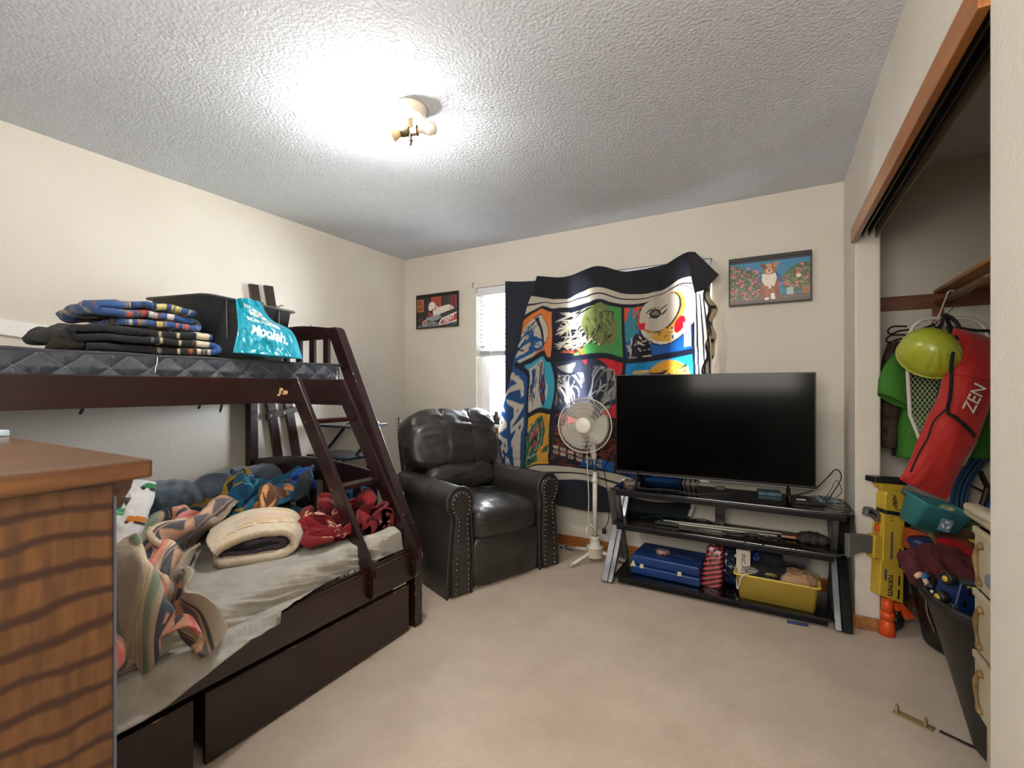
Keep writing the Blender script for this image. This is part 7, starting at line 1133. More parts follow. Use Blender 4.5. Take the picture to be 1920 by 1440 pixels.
[197,-8,-6,-7,-6,-7,1,6,1,-3,1,3,-2,6,1,2,1,5,9,0,-12,-3,3,3,2,0,-2,-1,3,2,1,4,-1,-4,3,1,5,-7,-8,-5,-4,-8,-2,4,1,-3,2,4,-3,4,4,0,2,1,7,1,-12,-4,4,4,3,1,-2,-2,2,3,3,5,0,-3,2,3,0,-9,-7,-5,-1,-5,-4,5,1,-5,2,4,-3,0,4,2,1,1,4,4,-8,-5,2,2,3,1,-2,1,3,2,4,6,1,-2,-1,1,-3,-9,-7,-5,1,1,-5,1,3,-2,1,0,-2,-3,3,4,1,3,5,4,-5,-5,0,-2,0,2,0,5,6,2,2,5,4,0,-2,-1,-14,-7,-6,-3,1,2,-5,-1,2,1,1,-1,-2,-1,3,3,1,3,7,5,-4,-4,-3,-3,-2,1,4,8,5,1,4,3,4,2,-1,-1,-25,-3,-5,-4,-1,0,-2,1,0,2,-1,-1,0,1,2,4,2,4,9,4,-6,-5,-4,-3,-1,-1,4,9,6,5,3,1,2,2,3,1,-30,-1,-6,-5,-3,-4,-1,4,1,0,-1,2,1,1,2,2,4,6,9,5,-5,-6,-6,-5,-2,0,7,8,5,4,4,0,-1,4,7,2,-30,-3,-6,-7,-6,-5,-1,3,4,3,2,5,-1,-3,0,0,4,6,10,6,-2,-3,-6,-6,-1,1,8,5,1,1,1,1,2,5,9,4,-28,-4,-8,-9,-8,-5,0,1,6,5,2,7,0,-5,1,-1,0,5,8,7,1,0,-2,-7,1,3,4,3,-2,-3,1,0,4,8,9,4,-27,-4,-8,-8,-10,-5,5,2,4,3,1,5,1,-1,1,-1,-2,3,7,6,3,1,-1,-4,0,6,4,1,-3,-5,-2,-1,4,10,9,4,-29,-5,-9,-5,-8,-2,8,6,1,1,0,3,2,0,-3,-3,0,4,6,5,4,4,-2,-5,-2,6,3,2,-1,-2,-2,-3,3,7,8,7,-35,-4,-9,-4,-4,-1,11,9,0,-1,-1,2,1,0,-3,-4,1,5,5,4,5,5,-1,-6,-4,4,2,1,1,1,-1,-6,2,6,8,7,-43,-1,-8,-4,-1,5,13,10,0,-2,-2,-2,0,-2,-1,-1,2,9,6,2,5,3,-1,-4,-3,1,-1,-2,2,0,-2,-4,0,6,7,5,-43,0,-4,-4,2,10,13,8,0,-2,-4,-5,1,0,-1,-1,3,9,7,4,4,-2,-3,-2,3,2,-5,-7,3,0,-3,-3,-1,5,3,3,-32,1,0,-1,2,8,11,4,0,-1,-4,-7,-1,0,1,-1,1,7,7,7,5,-2,-9,-3,6,6,-3,-10,-3,-2,-1,0,1,4,0,0,-19,3,4,4,2,3,7,2,-2,-1,-4,-7,-1,0,-1,-2,0,5,7,8,5,-1,-8,-6,5,7,-1,-7,-6,-3,-1,1,1,5,-1,-2,-7,8,6,2,0,1,4,0,-2,-2,-3,-6,-7,-2,1,-1,-1,4,6,10,7,-4,-10,-6,5,8,1,-4,-3,-1,-2,-3,0,4,1,-4,4,8,5,-1,-2,-1,5,0,-2,-3,-1,-7,-12,-5,3,1,-1,4,6,9,8,-4,-13,-8,5,10,3,0,0,1,-3,-3,-2,-1,2,-3,10,4,5,-1,-2,-2,3,0,-4,-5,-2,-6,-10,-4,3,1,0,4,6,10,6,-2,-14,-8,1,7,5,4,4,3,-2,-3,-4,-5,-2,-2,20,2,4,0,-4,-3,1,0,-7,-9,-6,-3,-2,1,-1,-4,2,6,7,9,5,-4,-10,-7,-3,4,5,5,9,5,1,-4,-7,-8,-5,-1,29,2,2,-2,-4,-3,0,-2,-11,-9,-4,-1,1,-1,-1,-4,1,6,6,2,2,-1,-3,-5,-6,1,4,6,11,7,3,0,-10,-11,-5,-3,37,2,2,-4,-5,-2,0,-3,-13,-7,-1,2,-2,-5,-3,-3,0,4,2,-5,0,6,6,-1,-5,-5,1,5,13,7,5,0,-10,-11,-6,-3,40,1,-1,-3,-4,-1,3,-2,-12,-6,2,1,-7,-6,-3,-2,-4,-1,-1,-4,2,9,12,3,-3,-6,-2,0,9,8,7,-3,-12,-8,-4,-1,34,1,1,-4,-5,0,4,5,-5,-4,0,-3,-11,-7,-4,-4,-5,-2,-4,-1,3,11,12,4,-3,-4,-3,-4,3,6,9,-1,-10,-6,-3,-1,30,2,2,-5,-7,-1,3,9,6,-2,-4,-6,-12,-6,-4,-5,-7,-3,-6,-2,5,11,11,4,-2,-2,-4,-6,-2,4,8,0,-2,-4,-4,-5,33,-1,0,-3,-6,-2,2,10,14,1,-6,-8,-10,-6,-5,-5,-8,-7,-7,-3,6,10,9,3,1,0,-5,-7,-5,4,6,2,2,-2,0,-4,28,-2,-5,-5,-4,1,3,10,16,4,-8,-8,-7,-6,-6,-6,-7,-8,-9,-4,7,10,6,0,1,1,-3,-7,-4,4,6,5,4,-4,0,-3,25,-4,-6,-6,-2,2,3,9,12,3,-9,-6,-1,-3,-6,-6,-4,-10,-14,-3,8,9,3,-3,-1,4,-1,-4,0,7,4,5,1,-8,-2,-2,26,-4,-6,-5,-2,2,4,9,9,0,-12,-7,4,1,-3,-5,-2,-9,-16,-3,8,4,2,-4,-3,2,0,4,3,7,3,1,-3,-7,-1,-3,27,-5,-5,-3,0,0,4,8,4,-3,-12,-6,6,6,0,-2,-4,-7,-12,-2,5,2,-2,-4,-4,0,3,4,5,4,2,-1,-4,-4,0,-3,26,-6,-5,-2,0,1,2,4,0,-4,-7,-5,7,11,0,-1,-3,-6,-8,-2,3,3,-3,-6,-6,-3,3,6,4,1,-1,-1,-2,-1,1,-2,25,-5,-3,-3,-2,-2,-1,3,1,-3,-5,-4,3,12,2,0,1,-4,-6,-3,2,3,-3,-5,-5,-6,-1,5,4,-1,-2,-1,1,2,-1,-3,26,-4,-3,-2,-3,-6,-3,1,2,-1,-3,-2,0,9,4,3,4,-1,-6,-3,2,2,-1,-4,-6,-5,-3,1,2,-1,-3,1,2,3,1,-5,19,-2,-1,-1,-5,-7,-5,2,2,2,-1,-2,1,7,3,2,5,3,-4,-1,2,3,-1,-5,-6,-4,-3,-4,-1,1,-3,1,1,2,3,0,12,-3,-2,-1,-5,-6,-3,2,1,1,0,-2,5,6,4,1,2,3,-1,1,1,1,3,-3,-6,-4,-4,-4,-5,-1,0,0,1,-1,4,4,5,-4,2,0,-5,-6,-1,0,0,0,1,1,6,5,2,0,2,2,-1,3,1,0,5,1,-6,-7,-8,-4,-2,-2,1,0,2,2,-1,3]],
}
def drape(key, n=36, up=7):
    a = np.cumsum(np.array(DRAPE[key]).T, 0).reshape(n, n, 3) * .004
    for _ in range(1):
        p = np.pad(a, ((1, 1), (1, 1), (0, 0)), 'edge'); a = .7 * a + .075 * (p[:-2, 1:-1] + p[2:, 1:-1] + p[1:-1, :-2] + p[1:-1, 2:])
    for ax in (0, 1):       # Catmull-Rom refinement
        a = np.moveaxis(a, ax, 0); m = a.shape[0]; t = np.linspace(0, m - 1.0001, (m - 1) * up + 1); i = t.astype(int); f = (t - i)[:, None, None]
        g = lambda k: a[np.clip(i + k, 0, m - 1)]
        p0, p1, p2, p3 = g(-1), g(0), g(1), g(2)
        a = .5 * (2 * p1 + (p2 - p0) * f + (2 * p0 - 5 * p1 + 4 * p2 - p3) * f ** 2 + (3 * p1 - p0 - 3 * p2 + p3) * f ** 3); a = np.moveaxis(a, 0, ax)
    return a
# heaped comforter with woven bands
ac = Cv(700, 700, 'CBB799')
for i in range(60): ac.line([(0, i / 60), (1, i / 60)], .004, 'AD9678')
def band(y, h, kind):
    if kind == 'stripe': ac.rect(0, y, 1, y + h, 'C97F68'); ac.rect(0, y + h * .25, 1, y + h * .55, 'C4605A')
    if kind == 'tri':
        ac.rect(0, y, 1, y + h, 'C99A78'); ac.rect(0, y, 1, y + h * .08, '3C3A40'); ac.rect(0, y + h * .92, 1, y + h, '3C3A40')
        for i in range(12): x = i / 12; ac.poly([(x, y + h * .1), (x + .042, y + h * .55), (x + .083, y + h * .1)], '45434A'); ac.poly([(x + .04, y + h * .9), (x + .0833, y + h * .5), (x + .125, y + h * .9)], '5A5658')
    if kind == 'key':
        ac.rect(0, y, 1, y + h, 'C08A6C'); ac.rect(0, y, 1, y + h * .16, '2E323E')
        for i in range(20): x = i / 20; ac.rect(x, y, x + .028, y + h * .36, '2E323E'); ac.rect(x + .028, y + h * .28, x + .05, y + h * .36, '2E323E')
        for i in range(9): x = i / 9; ac.poly([(x, y + h * .98), (x + .05, y + h * .55), (x + .09, y + h * .70), (x + .11, y + h * .55), (x + .07, y + h * .98)], '2E323E')
    if kind == 'green': ac.rect(0, y, 1, y + h, '7E8C74'); ac.rect(0, y + h * .6, 1, y + h, 'A8937C')
    if kind == 'grey': ac.rect(0, y, 1, y + h, 'A3947F')
y = 0
for k_, h_ in (('grey', .05), ('green', .04), ('key', .13), ('', .05), ('stripe', .06), ('', .05), ('tri', .11), ('grey', .07), ('', .04), ('green', .04), ('key', .13), ('stripe', .05), ('', .04), ('tri', .10), ('grey', .06)):
    band(y, h_, k_); y += h_
a = drape('comf'); bk = sm(-1.7, -2.6, a[..., 0])
a[..., 1] = .30 + (a[..., 1] - .35) * (.52 + .46 * bk) + .10 * bk
a[..., 0] = np.where(a[..., 0] > -1.585, -1.585 + (a[..., 0] + 1.585) * .55, a[..., 0] + .0)
a[..., 2] = np.where(a[..., 2] > .5, .5 + (a[..., 2] - .5) * .74, a[..., 2])
a[..., 2] += .004 * ridge(a[..., 0] * 14, a[..., 1] * 14, a[..., 2] * 14, 2)
o = grid('rumpled_comforter', a, ac, M_cloth, None, solid=.012); rebase(o); tag(o, 'rumpled beige comforter with dark zigzag bands spilling over the lower bed edge', 'comforter')
# teal picture blanket
tc = Cv(600, 600, '155E80'); tc.brush(0, 0, 1, 1, 60, ['14587A', '1A6C8E', '104A68'], .25, .04, .3, 1.2, 3)
tc.poly([(0, .0), (.0, .16), (1, .10), (1, 0)], 'B3922E'); tc.rect(0, 0, 1, .03, '12405A')
tc.poly([(.0, .72), (.25, .62), (.30, .9), (.1, 1), (0, 1)], '1A4FA8'); tc.poly([(.04, .66), (.26, .58), (.28, .66), (.06, .74)], 'B02848')
tc.poly([(.42, .55), (.60, .42), (.66, .60), (.60, .78), (.46, .66)], 'E07A78'); tc.ell(.46, .72, .07, .05, 'B87840', .6); tc.ell(.52, .82, .06, .05, 'D09A58', -.4); tc.ell(.40, .46, .05, .028, 'C08850', .6)
tc.poly([(.44, .5), (.36, .42), (.40, .40), (.50, .48)], 'B47C48'); tc.poly([(.5, .78), (.75, .86), (.9, .98), (.6, 1), (.45, .9)], '6A4434'); tc.brush(.5, .7, .95, 1, 34, ['8C5A3C', 'D8A060', '5A3428', 'C88848'], .16, .022, .6, .4, 8); tc.poly([(.45, .9), (.5, 1), (.2, 1), (.3, .93)], '1C2830')
tc.text('ADVENTURE', .42, .27, .085, '4E9AB0', .03, 0, .02, 1.1); tc.text('CITY', .66, .20, .10, '4E9AB0', .08, 0, .02, 1.2); tc.line([(.7, .3), (.9, .36), (.95, .2)], .008, 'C89A3A')
a = drape('teal'); a[..., 0] += .10; a[..., 1] += .04; a[..., 2] = .49 + (a[..., 2] - .49) * .92
o = grid('teal_blanket', a, tc, M_fleece, None, solid=.010); rebase(o); tag(o, 'crumpled teal blue picture blanket against the lower headboard', 'blanket')
# folded yellow-edged corner of it lying flat
U, V = np.meshgrid(np.linspace(0, 1, 90), np.linspace(0, 1, 50), indexing='ij')
yb_ = Cv(200, 100, '13465F'); yb_.rect(0, .15, 1, .72, 'A88A34'); yb_.brush(0, .72, 1, 1, 30, ['2A6C8A', '0F3A52'], .1, .02, 0, .5, 2)
X = -2.80 + .62 * U + .02 * V; Y = 1.16 + .20 * U + .24 * V; Z = .53 + .05 * V * (1 - U) + .035 * np.sin(U * 3.1) + .012 * ridge(U * 4, V * 3, 2, 3)
o = grid('blanket_strip', np.stack([X, Y, Z + .02], -1), yb_, M_fleece, None, solid=.012); rebase(o); tag(o, 'flat teal and mustard blanket edge behind the cream blanket', 'blanket')
# red blanket with cream scrolls
rc = Cv(600, 600, '7E0D18'); rc.brush(0, 0, 1, 1, 80, ['7A0C16', '8A101C', '6E0A14'], .2, .04, .5, 1.5, 4)
for cx, cy, sc, ro in ((.3, .7, 1, 0), (.62, .42, 1.1, 1.2), (.25, .25, .9, 2.6), (.75, .8, .9, 4.), (.85, .2, .8, .6)):
    sp = [(cx + sc * .012 * t * math.cos(t + ro), cy + sc * .012 * t * math.sin(t + ro)) for t in np.linspace(1, 8, 26)]; rc.line(sp, .012, 'D9A890')
    for i in range(6): aa = ro + i * 1.05; rc.line([(cx + .12 * sc * math.cos(aa), cy + .12 * sc * math.sin(aa)), (cx + .16 * sc * math.cos(aa + .25), cy + .16 * sc * math.sin(aa + .25)), (cx + .12 * sc * math.cos(aa + .5), cy + .12 * sc * math.sin(aa + .5))], .010, 'D9A890')
    rc.line([(cx, cy), (cx + .2 * sc * math.cos(ro + 2), cy + .2 * sc * math.sin(ro + 2)), (cx + .26 * sc * math.cos(ro + 2.4), cy + .26 * sc * math.sin(ro + 2.4))], .012, 'D9A890')
a = drape('red'); a[..., 0] += .16; a[..., 1] -= .02; a[..., 2] = .49 + (a[..., 2] - .48) * .72; a[..., 1] = 1.52 + (a[..., 1] - 1.54) * 1.12; a[..., 0] = np.minimum(a[..., 0], -1.70)
a[..., 2] += .003 * ridge(a[..., 0] * 20, a[..., 1] * 20, a[..., 2] * 20, 2)
o = grid('red_blanket', a, rc, M_fleece, None, solid=.012); rebase(o); tag(o, 'crumpled dark red fleece blanket with cream scrollwork near the ladder', 'blanket')
# cream plush blanket folded over itself, dark inside
cc = Cv(300, 300, 'E2D2B8'); cc.brush(0, 0, 1, 1, 60, ['E8DCC8', 'DCC090', 'E4CFAE', 'EADFD0'], .2, .06, .3, 1.4, 5); cc.ell(.45, .6, .3, .16, 'D8B870', .3, .5); cc.ell(.7, .35, .16, .12, 'DDB2A0', 0, .4); cc.line([(.1, .1), (.5, .16), (.9, .1)], .012, 'C07A30')
def slabfold(name, path, th, width, cvv, parent, Mx, seed, n=100, k=70, m=M_fleece):
    P_ = np.array([[p.x, p.y] for p in [Vector((q[0], q[1], 0)) for q in []]]) if False else None
    pp = smoothpath([(a_, b_, 0) for a_, b_ in path], 12); pa = np.array([[p.x, p.y] for p in pp]); d = np.r_[0, np.cumsum(np.hypot(*np.diff(pa, axis=0).T))]; s_ = np.linspace(0, d[-1], n)
    A_ = np.interp(s_, d, pa[:, 0])[:, None]; B_ = np.interp(s_, d, pa[:, 1])[:, None]; W_ = np.linspace(-.5, .5, k)[None, :]
    rnd = 1 - .18 * (2 * np.abs(W_)) ** 4
    x = A_ * rnd + 0 * W_; y = W_ * width + .02 * pn(A_ * 6, B_ * 6, seed); z = B_ * (1 - .25 * (2 * np.abs(W_)) ** 3) + .008 * fbm(A_ * 9, W_ * 5, seed, 3)
    P = np.stack([x, y, z], -1).reshape(-1, 3); P = P @ np.array(Mx.to_3x3()).T + np.array(Mx.translation)
    return grid(name, P.reshape(n, k, 3), cvv, m, parent, solid=th)
cm = thing('cream_blanket', 'thick cream plush blanket folded over with a dark lining showing', 'blanket', (-2.02, 1.25, .49))
Mcm = Matrix.Translation((-2.03, 1.235, .492)) @ Matrix.Rotation(R(58), 4, 'Z')
slabfold('plush_fold', [(-.15, .022), (0, .018), (.13, .022), (.185, .065), (.150, .128), (.02, .150), (-.10, .120), (-.165, .085)], .034, .36, cc, cm, Mcm, 3.)
dl = Cv(60, 60, '4A3E4C'); dl.brush(0, 0, 1, 1, 20, ['17161C', '8A7A8C', '6A5A68'], .3, .12, 0, 1, 4)
slabfold('lining_fold', [(-.14, .055), (-.02, .050), (.10, .056), (.135, .075), (.10, .098), (0, .104), (-.12, .088)], .022, .325, dl, cm, Mcm, 5.)
slabfold('lining_fold', [(-.12, .070), (0, .068), (.09, .076), (.0, .082), (-.10, .076)], .012, .31, Cv(8, 8, '17161C'), cm, Mcm, 6.)
# pillows and the plush throw against the wall
o = cushion('grey_pillow', (-2.83, 1.60, .625), (.19, .26, .085), mat('grey_blue_pillow', '4E5A6C', .75, col2='6A7688', nscale=6, bump=.2, bscale=60, sheen=.2), None, 2.8, 36, M=Matrix.Rotation(R(-24), 4, 'Y'), disp=lambda q, p: .012 * ridge(p[:, 0] * 7, p[:, 1] * 6, p[:, 2] * 6, 3) - .006); tag(rebase(o), 'blue-grey pillow against the wall behind the teal blanket', 'pillow')
o = cushion('navy_throw', (-2.83, 1.06, .60), (.22, .34, .11), mat('navy_plush', '1E3548', .95, col2='5A7488', nscale=26, bump=.8, bscale=240, sheen=.6), None, 2.6, 40, M=Matrix.Rotation(R(-16), 4, 'Y'), disp=lambda q, p: .018 * ridge(p[:, 0] * 6, p[:, 1] * 5, p[:, 2] * 6, 3) - .01); tag(rebase(o), 'dark blue plush throw against the wall at the left of the bed', 'throw')
wp = Cv(300, 300, 'D8D8D8'); r = random.Random(2)
for i in range(16):
    x, y = r.uniform(.05, .95), r.uniform(.05, .95); c = r.choice(['2E7A48', '2A6A9A', '4A4238', 'C87A2A', '3A8A5A', '4A4A4C']); wp.poly([(x, y), (x + .12, y + .02), (x + .11, y + .08), (x + .03, y + .07)], c); wp.ell(x + .03, y, .018, .018, '1E1E20'); wp.ell(x + .09, y + .01, .018, .018, '1E1E20')
for x, y in ((.3, .4), (.7, .6), (.5, .15), (.5, .85)): wp.rect(x, y, x + .18, y + .07, '3A9460'); wp.text('RECYCLE', x + .09, y + .035, .035, 'D8E8D8')
wp.brush(0, 0, 1, .1, 30, ['2E8A2E', '1E6A28'], .06, .03, 1.5, .5, 6)
U, V = np.meshgrid(np.linspace(0, 1, 110), np.linspace(0, 1, 110), indexing='ij')
uu, vv = U * 2 - 1, V * 2 - 1; bul = np.sqrt(np.clip((1 - uu ** 4) * (1 - vv ** 4), 0, 1))
Mp = Matrix.Translation((-2.30, .80, .66)) @ Matrix.Rotation(R(25), 4, 'Z') @ Matrix.Rotation(R(62), 4, 'X') @ Matrix.Rotation(R(-10), 4, 'Y')
pw = thing('white_pillow', 'white pillow printed with green and grey vehicles beside the dresser', 'pillow', (-2.3, .8, .49))
for sg_ in (1, -1):
    P = np.stack([uu * .17 * (1 - .08 * vv ** 2), vv * .20 * (1 - .08 * uu ** 2), sg_ * .055 * bul + .010 * ridge(uu * 2.5, vv * 2.5, sg_, 2) * bul], -1).reshape(-1, 3) @ np.array(Mp.to_3x3()).T + np.array(Mp.translation)
    grid('pillow_side', P.reshape(110, 110, 3), wp, M_cloth, pw)
# ================================================================== DRESSER (near left)
dr = thing('oak_dresser', 'tall oak dresser with a thick overhanging top at the left edge', 'dresser', (-1.15, .05, 0))
M_oak = mat('oak_side', '65411F', .5, col2='4E3014', nscale=90, stretch=(1, 1, .12), wave=('Z', 8.0, 4.6, .9, '35190A', .03, .34), bump=.08, bscale=90, coat=.15)
M_oakt = mat('oak_top', '6A421E', .35, col2='4C2C12', nscale=9, stretch=(7, .8, 7), bump=.06, bscale=60, coat=.35)
obj('side_panel', B(-.812, -.790, -.215, .283, .0, 1.092, .002), M_oak, dr)
obj('side_panel', B(-1.50, -1.478, -.215, .283, 0, 1.092, .002), M_oak, dr)
obj('back_panel', B(-1.477, -.813, -.21, -.20, .05, 1.09), M_oakt, dr)
obj('edge_strip', B(-.811, -.792, .2835, .287, .0, 1.070), mat('blue_grey_edge', '5A6478', .35), dr)
obj('dresser_top', B(-1.53, -.772, -.235, .322, 1.092, 1.118, .004), M_oakt, dr)
bm = bmesh.new(); prism(bm, [(.284, 1.091), (.312, 1.091), (.308, 1.075), (.296, 1.055), (.288, 1.040), (.284, 1.030)], -.826, -.803, 'x', .002); obj('corbel', bm, M_oakt, dr)
bm = bmesh.new(); prism(bm, [(.284, 1.091), (.312, 1.091), (.308, 1.075), (.296, 1.055), (.288, 1.040), (.284, 1.030)], -1.49, -1.465, 'x', .002); obj('corbel', bm, M_oakt, dr)
for i in range(5):
    z0 = .06 + i * .204; d_ = obj('drawer', B(-1.474, -.818, .262, .283, z0, z0 + .198, .004), M_oakt, dr)
    for x in (-1.31, -.98): obj('knob', tube(bmesh.new(), [(x, .283, z0 + .1), (x, .297, z0 + .1), (x, .306, z0 + .1)], [.007, .008, .015], 12), M_brass, d_)
o = flat('paper_pad', 'small pale blue notepad at the far left of the dresser top', 'notepad', -1.455, .285, 1.119, .12, .06, .012, .2, mat('pale_pad', '9FB4CC', .4, col2='D0D8E0', nscale=30), .002)
# ================================================================== CLOSET
rgt = Vector((_c, _s, 0)); fwd = Vector((-_s, _c, 0))
def local(px, py, k):
    """closure: outline in frame units -> flat local metres at depth k, seen upright"""
    s = k / 865; o = at(px, py, k)
    return (lambda pts: [((x - px) * s, (py - y) * s) for x, y in pts]), Matrix.Translation(o) @ Matrix.Rotation(YAW, 4, 'Z'), o, s
# ---- yellow toy blaster standing on its muzzle
L, MG, og, sg = local(1664, 1190, 2.279)
gq = lambda pts: L([(1600 + x / 4.5, 880 + y / 4.5) for x, y in pts])
gun = thing('toy_blaster', 'yellow toy dart blaster standing on its orange muzzle by the closet', 'toy blaster', (og.x, og.y, 0))
M_gy = mat('blaster_yellow', 'C9A93A', .38, col2='BC9C30', nscale=5); M_go = mat('blaster_orange', 'E0591C', .4, col2='D24E16', nscale=6); M_gk = mat('blaster_black', '161617', .45); M_gg = mat('blaster_grey', '55534F', .5, col2='605E5A', nscale=7)
G = lambda name, pts, m, t=.03, par=None, bev=.003: obj(name, prism(bmesh.new(), gq(pts), -t, t, 'y', bev, 1, MG), m, par or gun)
G('stock_cap', [(140, 60), (160, 56), (415, 75), (418, 95), (408, 127), (395, 122), (140, 100)], M_gk, .034)
G('stock_neck', [(180, 103), (393, 122), (392, 140), (372, 172), (362, 205), (245, 205), (240, 172), (210, 158)], M_gy, .026)
body = G('stock_body', [(245, 180), (370, 192), (398, 228), (418, 295), (430, 372), (235, 338), (226, 300), (232, 210)], M_gy, .030)
G('band', [(233, 328), (345, 345), (350, 358), (430, 372), (430, 402), (355, 394), (348, 382), (230, 358)], M_gk, .032)
G('receiver', [(213, 358), (352, 384), (360, 398), (430, 410), (432, 418), (390, 432), (378, 1112), (178, 1040), (192, 760), (205, 752), (212, 560)], M_gy, .031)
mw = G('magazine_well', [(150, 545), (213, 552), (207, 752), (192, 742), (138, 735)], M_gy, .024)
tg_ = obj('trigger_guard', tube(bmesh.new(), [MG @ Vector((a, 0, b)) for a, b in gq([(214, 452), (176, 448), (170, 470), (168, 540), (214, 552)])], .0042, 8), M_gy, gun, True)
G('trigger', [(190, 465), (213, 458), (213, 530), (200, 522), (184, 500)], M_go, .008)
G('grip', [(92, 328), (112, 315), (150, 320), (218, 372), (216, 442), (186, 436), (160, 408), (148, 398), (86, 384)], M_gg, .016, bev=.006)
G('grip_inlay', [(104, 340), (135, 335), (185, 385), (170, 398), (140, 372), (105, 372)], M_gk, .0175)
G('magazine', [(-60, 540), (60, 546), (150, 556), (142, 704), (80, 692), (30, 700), (-30, 730), (-60, 735)], M_gg, .016, bev=.005)
G('rail', [(386, 425), (438, 412), (440, 1092), (382, 1106)], M_gk, .020)
G('fore_sight', [(438, 405), (462, 398), (486, 432), (480, 462), (452, 482), (438, 500)], M_gk, .014)
for p in ([(274, 512), (292, 510), (286, 742), (270, 738), (262, 722), (268, 715)], [(218, 822), (242, 825), (238, 912), (228, 922), (216, 900)]): obj('slot', prism(bmesh.new(), gq(p), -.0325, -.0305, 'y', 0, 1, MG), M_gg, gun)
for p in ([(342, 652), (355, 654), (350, 808), (337, 806)], [(338, 878), (350, 880), (346, 960), (333, 958)], [(333, 990), (346, 992), (342, 1072), (328, 1070)]): obj('slot', prism(bmesh.new(), gq(p), -.0325, -.0305, 'y', 0, 1, MG), M_gk, gun)
for x, y in ((317, 323), (338, 327), (281, 387), (278, 417)):
    a, b = gq([(x, y)])[0]; obj('screw_hole', tube(bmesh.new(), [MG @ Vector((a, -.0312, b)), MG @ Vector((a, -.0325, b))], .0033, 8), M_gk, gun)
Rt_ = MG.to_3x3() @ Euler((R(90), 0, 0)).to_matrix() @ Euler((0, 0, R(-92))).to_matrix()
a, b = gq([(302, 250)])[0]; textmesh('lettering', 'NERF', .026, M_gk, MG @ Vector((a, -.0315, b)), Rt_, gun, bold=.02, shear=.25, asp=.9)
a, b = gq([(312, 285)])[0]; obj('emblem_ring', tube(bmesh.new(), [MG @ Vector((a + .008 * math.cos(t), -.0312, b + .016 * math.sin(t))) for t in [i * .524 for i in range(12)]], .0011, 5, closed=True), M_gk, gun)
a, b = gq([(266, 958)])[0]; textmesh('lettering', 'FORTNITE', .031, M_gk, MG @ Vector((a, -.0322, b)), Rt_, gun, bold=.02, asp=.72)
cyl = lambda name, pts, rs, m, par=gun: obj(name, tube(bmesh.new(), [MG @ Vector((gq([p])[0][0], 0, gq([p])[0][1])) for p in pts], [r * sg / 4.5 for r in rs], 20), m, par, True)
cyl('barrel', [(287, 1085), (288, 1195), (289, 1196), (290, 1262)], [42, 44, 37, 36], M_go)
cyl('barrel_ring', [(288, 1200), (288, 1262)], [49, 49], M_go)
cyl('muzzle', [(288, 1262), (288, 1285), (286, 1310), (285, 1400), (285, 1402)], [36, 46, 53, 57, 50], M_go)
G('muzzle_slot', [(272, 1376), (300, 1378), (300, 1400), (272, 1398)], mat('slot_dark', '3A1206', .8), .0305)
G('flip_sight', [(335, 1118), (412, 1128), (416, 1150), (370, 1190), (342, 1186)], M_go, .015)
G('flip_sight', [(395, 1168), (420, 1150), (440, 1160), (507, 1235), (496, 1258), (432, 1262)], M_go, .013, bev=.004)
# ---- clothes at the back
M_green = mat('green_shirt', '3B7A22', .85, col2='32691C', nscale=8, bump=.25, bscale=60); M_camo = mat('camo', '2A211C', .95, col2='4A3A2C', nscale=28, bump=.4, bscale=60, nfac=1.)
def hang(name, label, cat, k, secs, m, depth=.05, seed=1., pleat=.01, extra=None):
    """hanging garment: secs rows (y, x_left, x_right) in frame units at depth k"""
    t = thing(name, label, cat, tuple(at((secs[0][1] + secs[0][2]) / 2, secs[-1][0], k)))
    nu_, nv_ = 72, 60; A_, T_ = np.meshgrid(np.linspace(0, 2 * math.pi, nu_), np.linspace(0, 1, nv_), indexing='ij')
    ys = np.array([q[0] for q in secs], float); tt = (ys - ys[0]) / (ys[-1] - ys[0]); y = ys[0] + (ys[-1] - ys[0]) * T_
    xl = np.interp(T_, tt, [q[1] for q in secs]); xr = np.interp(T_, tt, [q[2] for q in secs]); s = k / 865
    hw = (xr - xl) / 2 * s; cx = ((xl + xr) / 2 - 960) * s
    w = np.sign(np.cos(A_)) * np.abs(np.cos(A_)) ** .7; d = np.sign(np.sin(A_)) * np.abs(np.sin(A_)) ** .7
    wob = pleat * np.sin(w * 9 + seed * 3 + T_ * 2) * T_ + pleat * .8 * ridge(w * 2, T_ * 2.5, seed, 2)
    lx = cx + w * hw; ly = k + d * depth * (.6 + .5 * T_) + wob; lz = 1.22 + s * (727 - y)
    P = np.stack([lx * _c - ly * _s, lx * _s + ly * _c, lz], -1)
    grid('fabric', P, None, m, t, solid=.003)
    return t
hang('camo_jacket', 'dark brown camouflage jacket hanging at the back left of the closet', 'jacket', 2.42, [(640, 1672, 1700), (665, 1662, 1705), (700, 1656, 1706), (760, 1652, 1704), (838, 1650, 1690)], M_camo, .05, 2.)
hang('black_trousers', 'black trousers hanging beside the green shirt', 'trousers', 2.39, [(720, 1680, 1712), (760, 1680, 1708), (855, 1677, 1694)], M_bk, .02, 5., .004)
gs = hang('green_shirt', 'green shirt hanging behind the mesh ironing board', 'shirt', 2.33, [(612, 1738, 1800), (640, 1705, 1856), (680, 1696, 1862), (760, 1698, 1862), (800, 1692, 1862), (858, 1690, 1862)], M_green, .04, 3.)
P0 = [at(1697, 655, 2.30), at(1683, 690, 2.28), at(1676, 720, 2.27), at(1674, 752, 2.27)]
sl_ = loft(bmesh.new(), [(P0[0], rgt * .035, fwd * .03), (P0[1], rgt * .055 + Vector((0, 0, -.02)), fwd * .04), (P0[2], rgt * .065 + Vector((0, 0, -.03)), fwd * .045), (P0[3], rgt * .066 + Vector((0, 0, -.036)), fwd * .045)], 22, 2.2, cap=False)
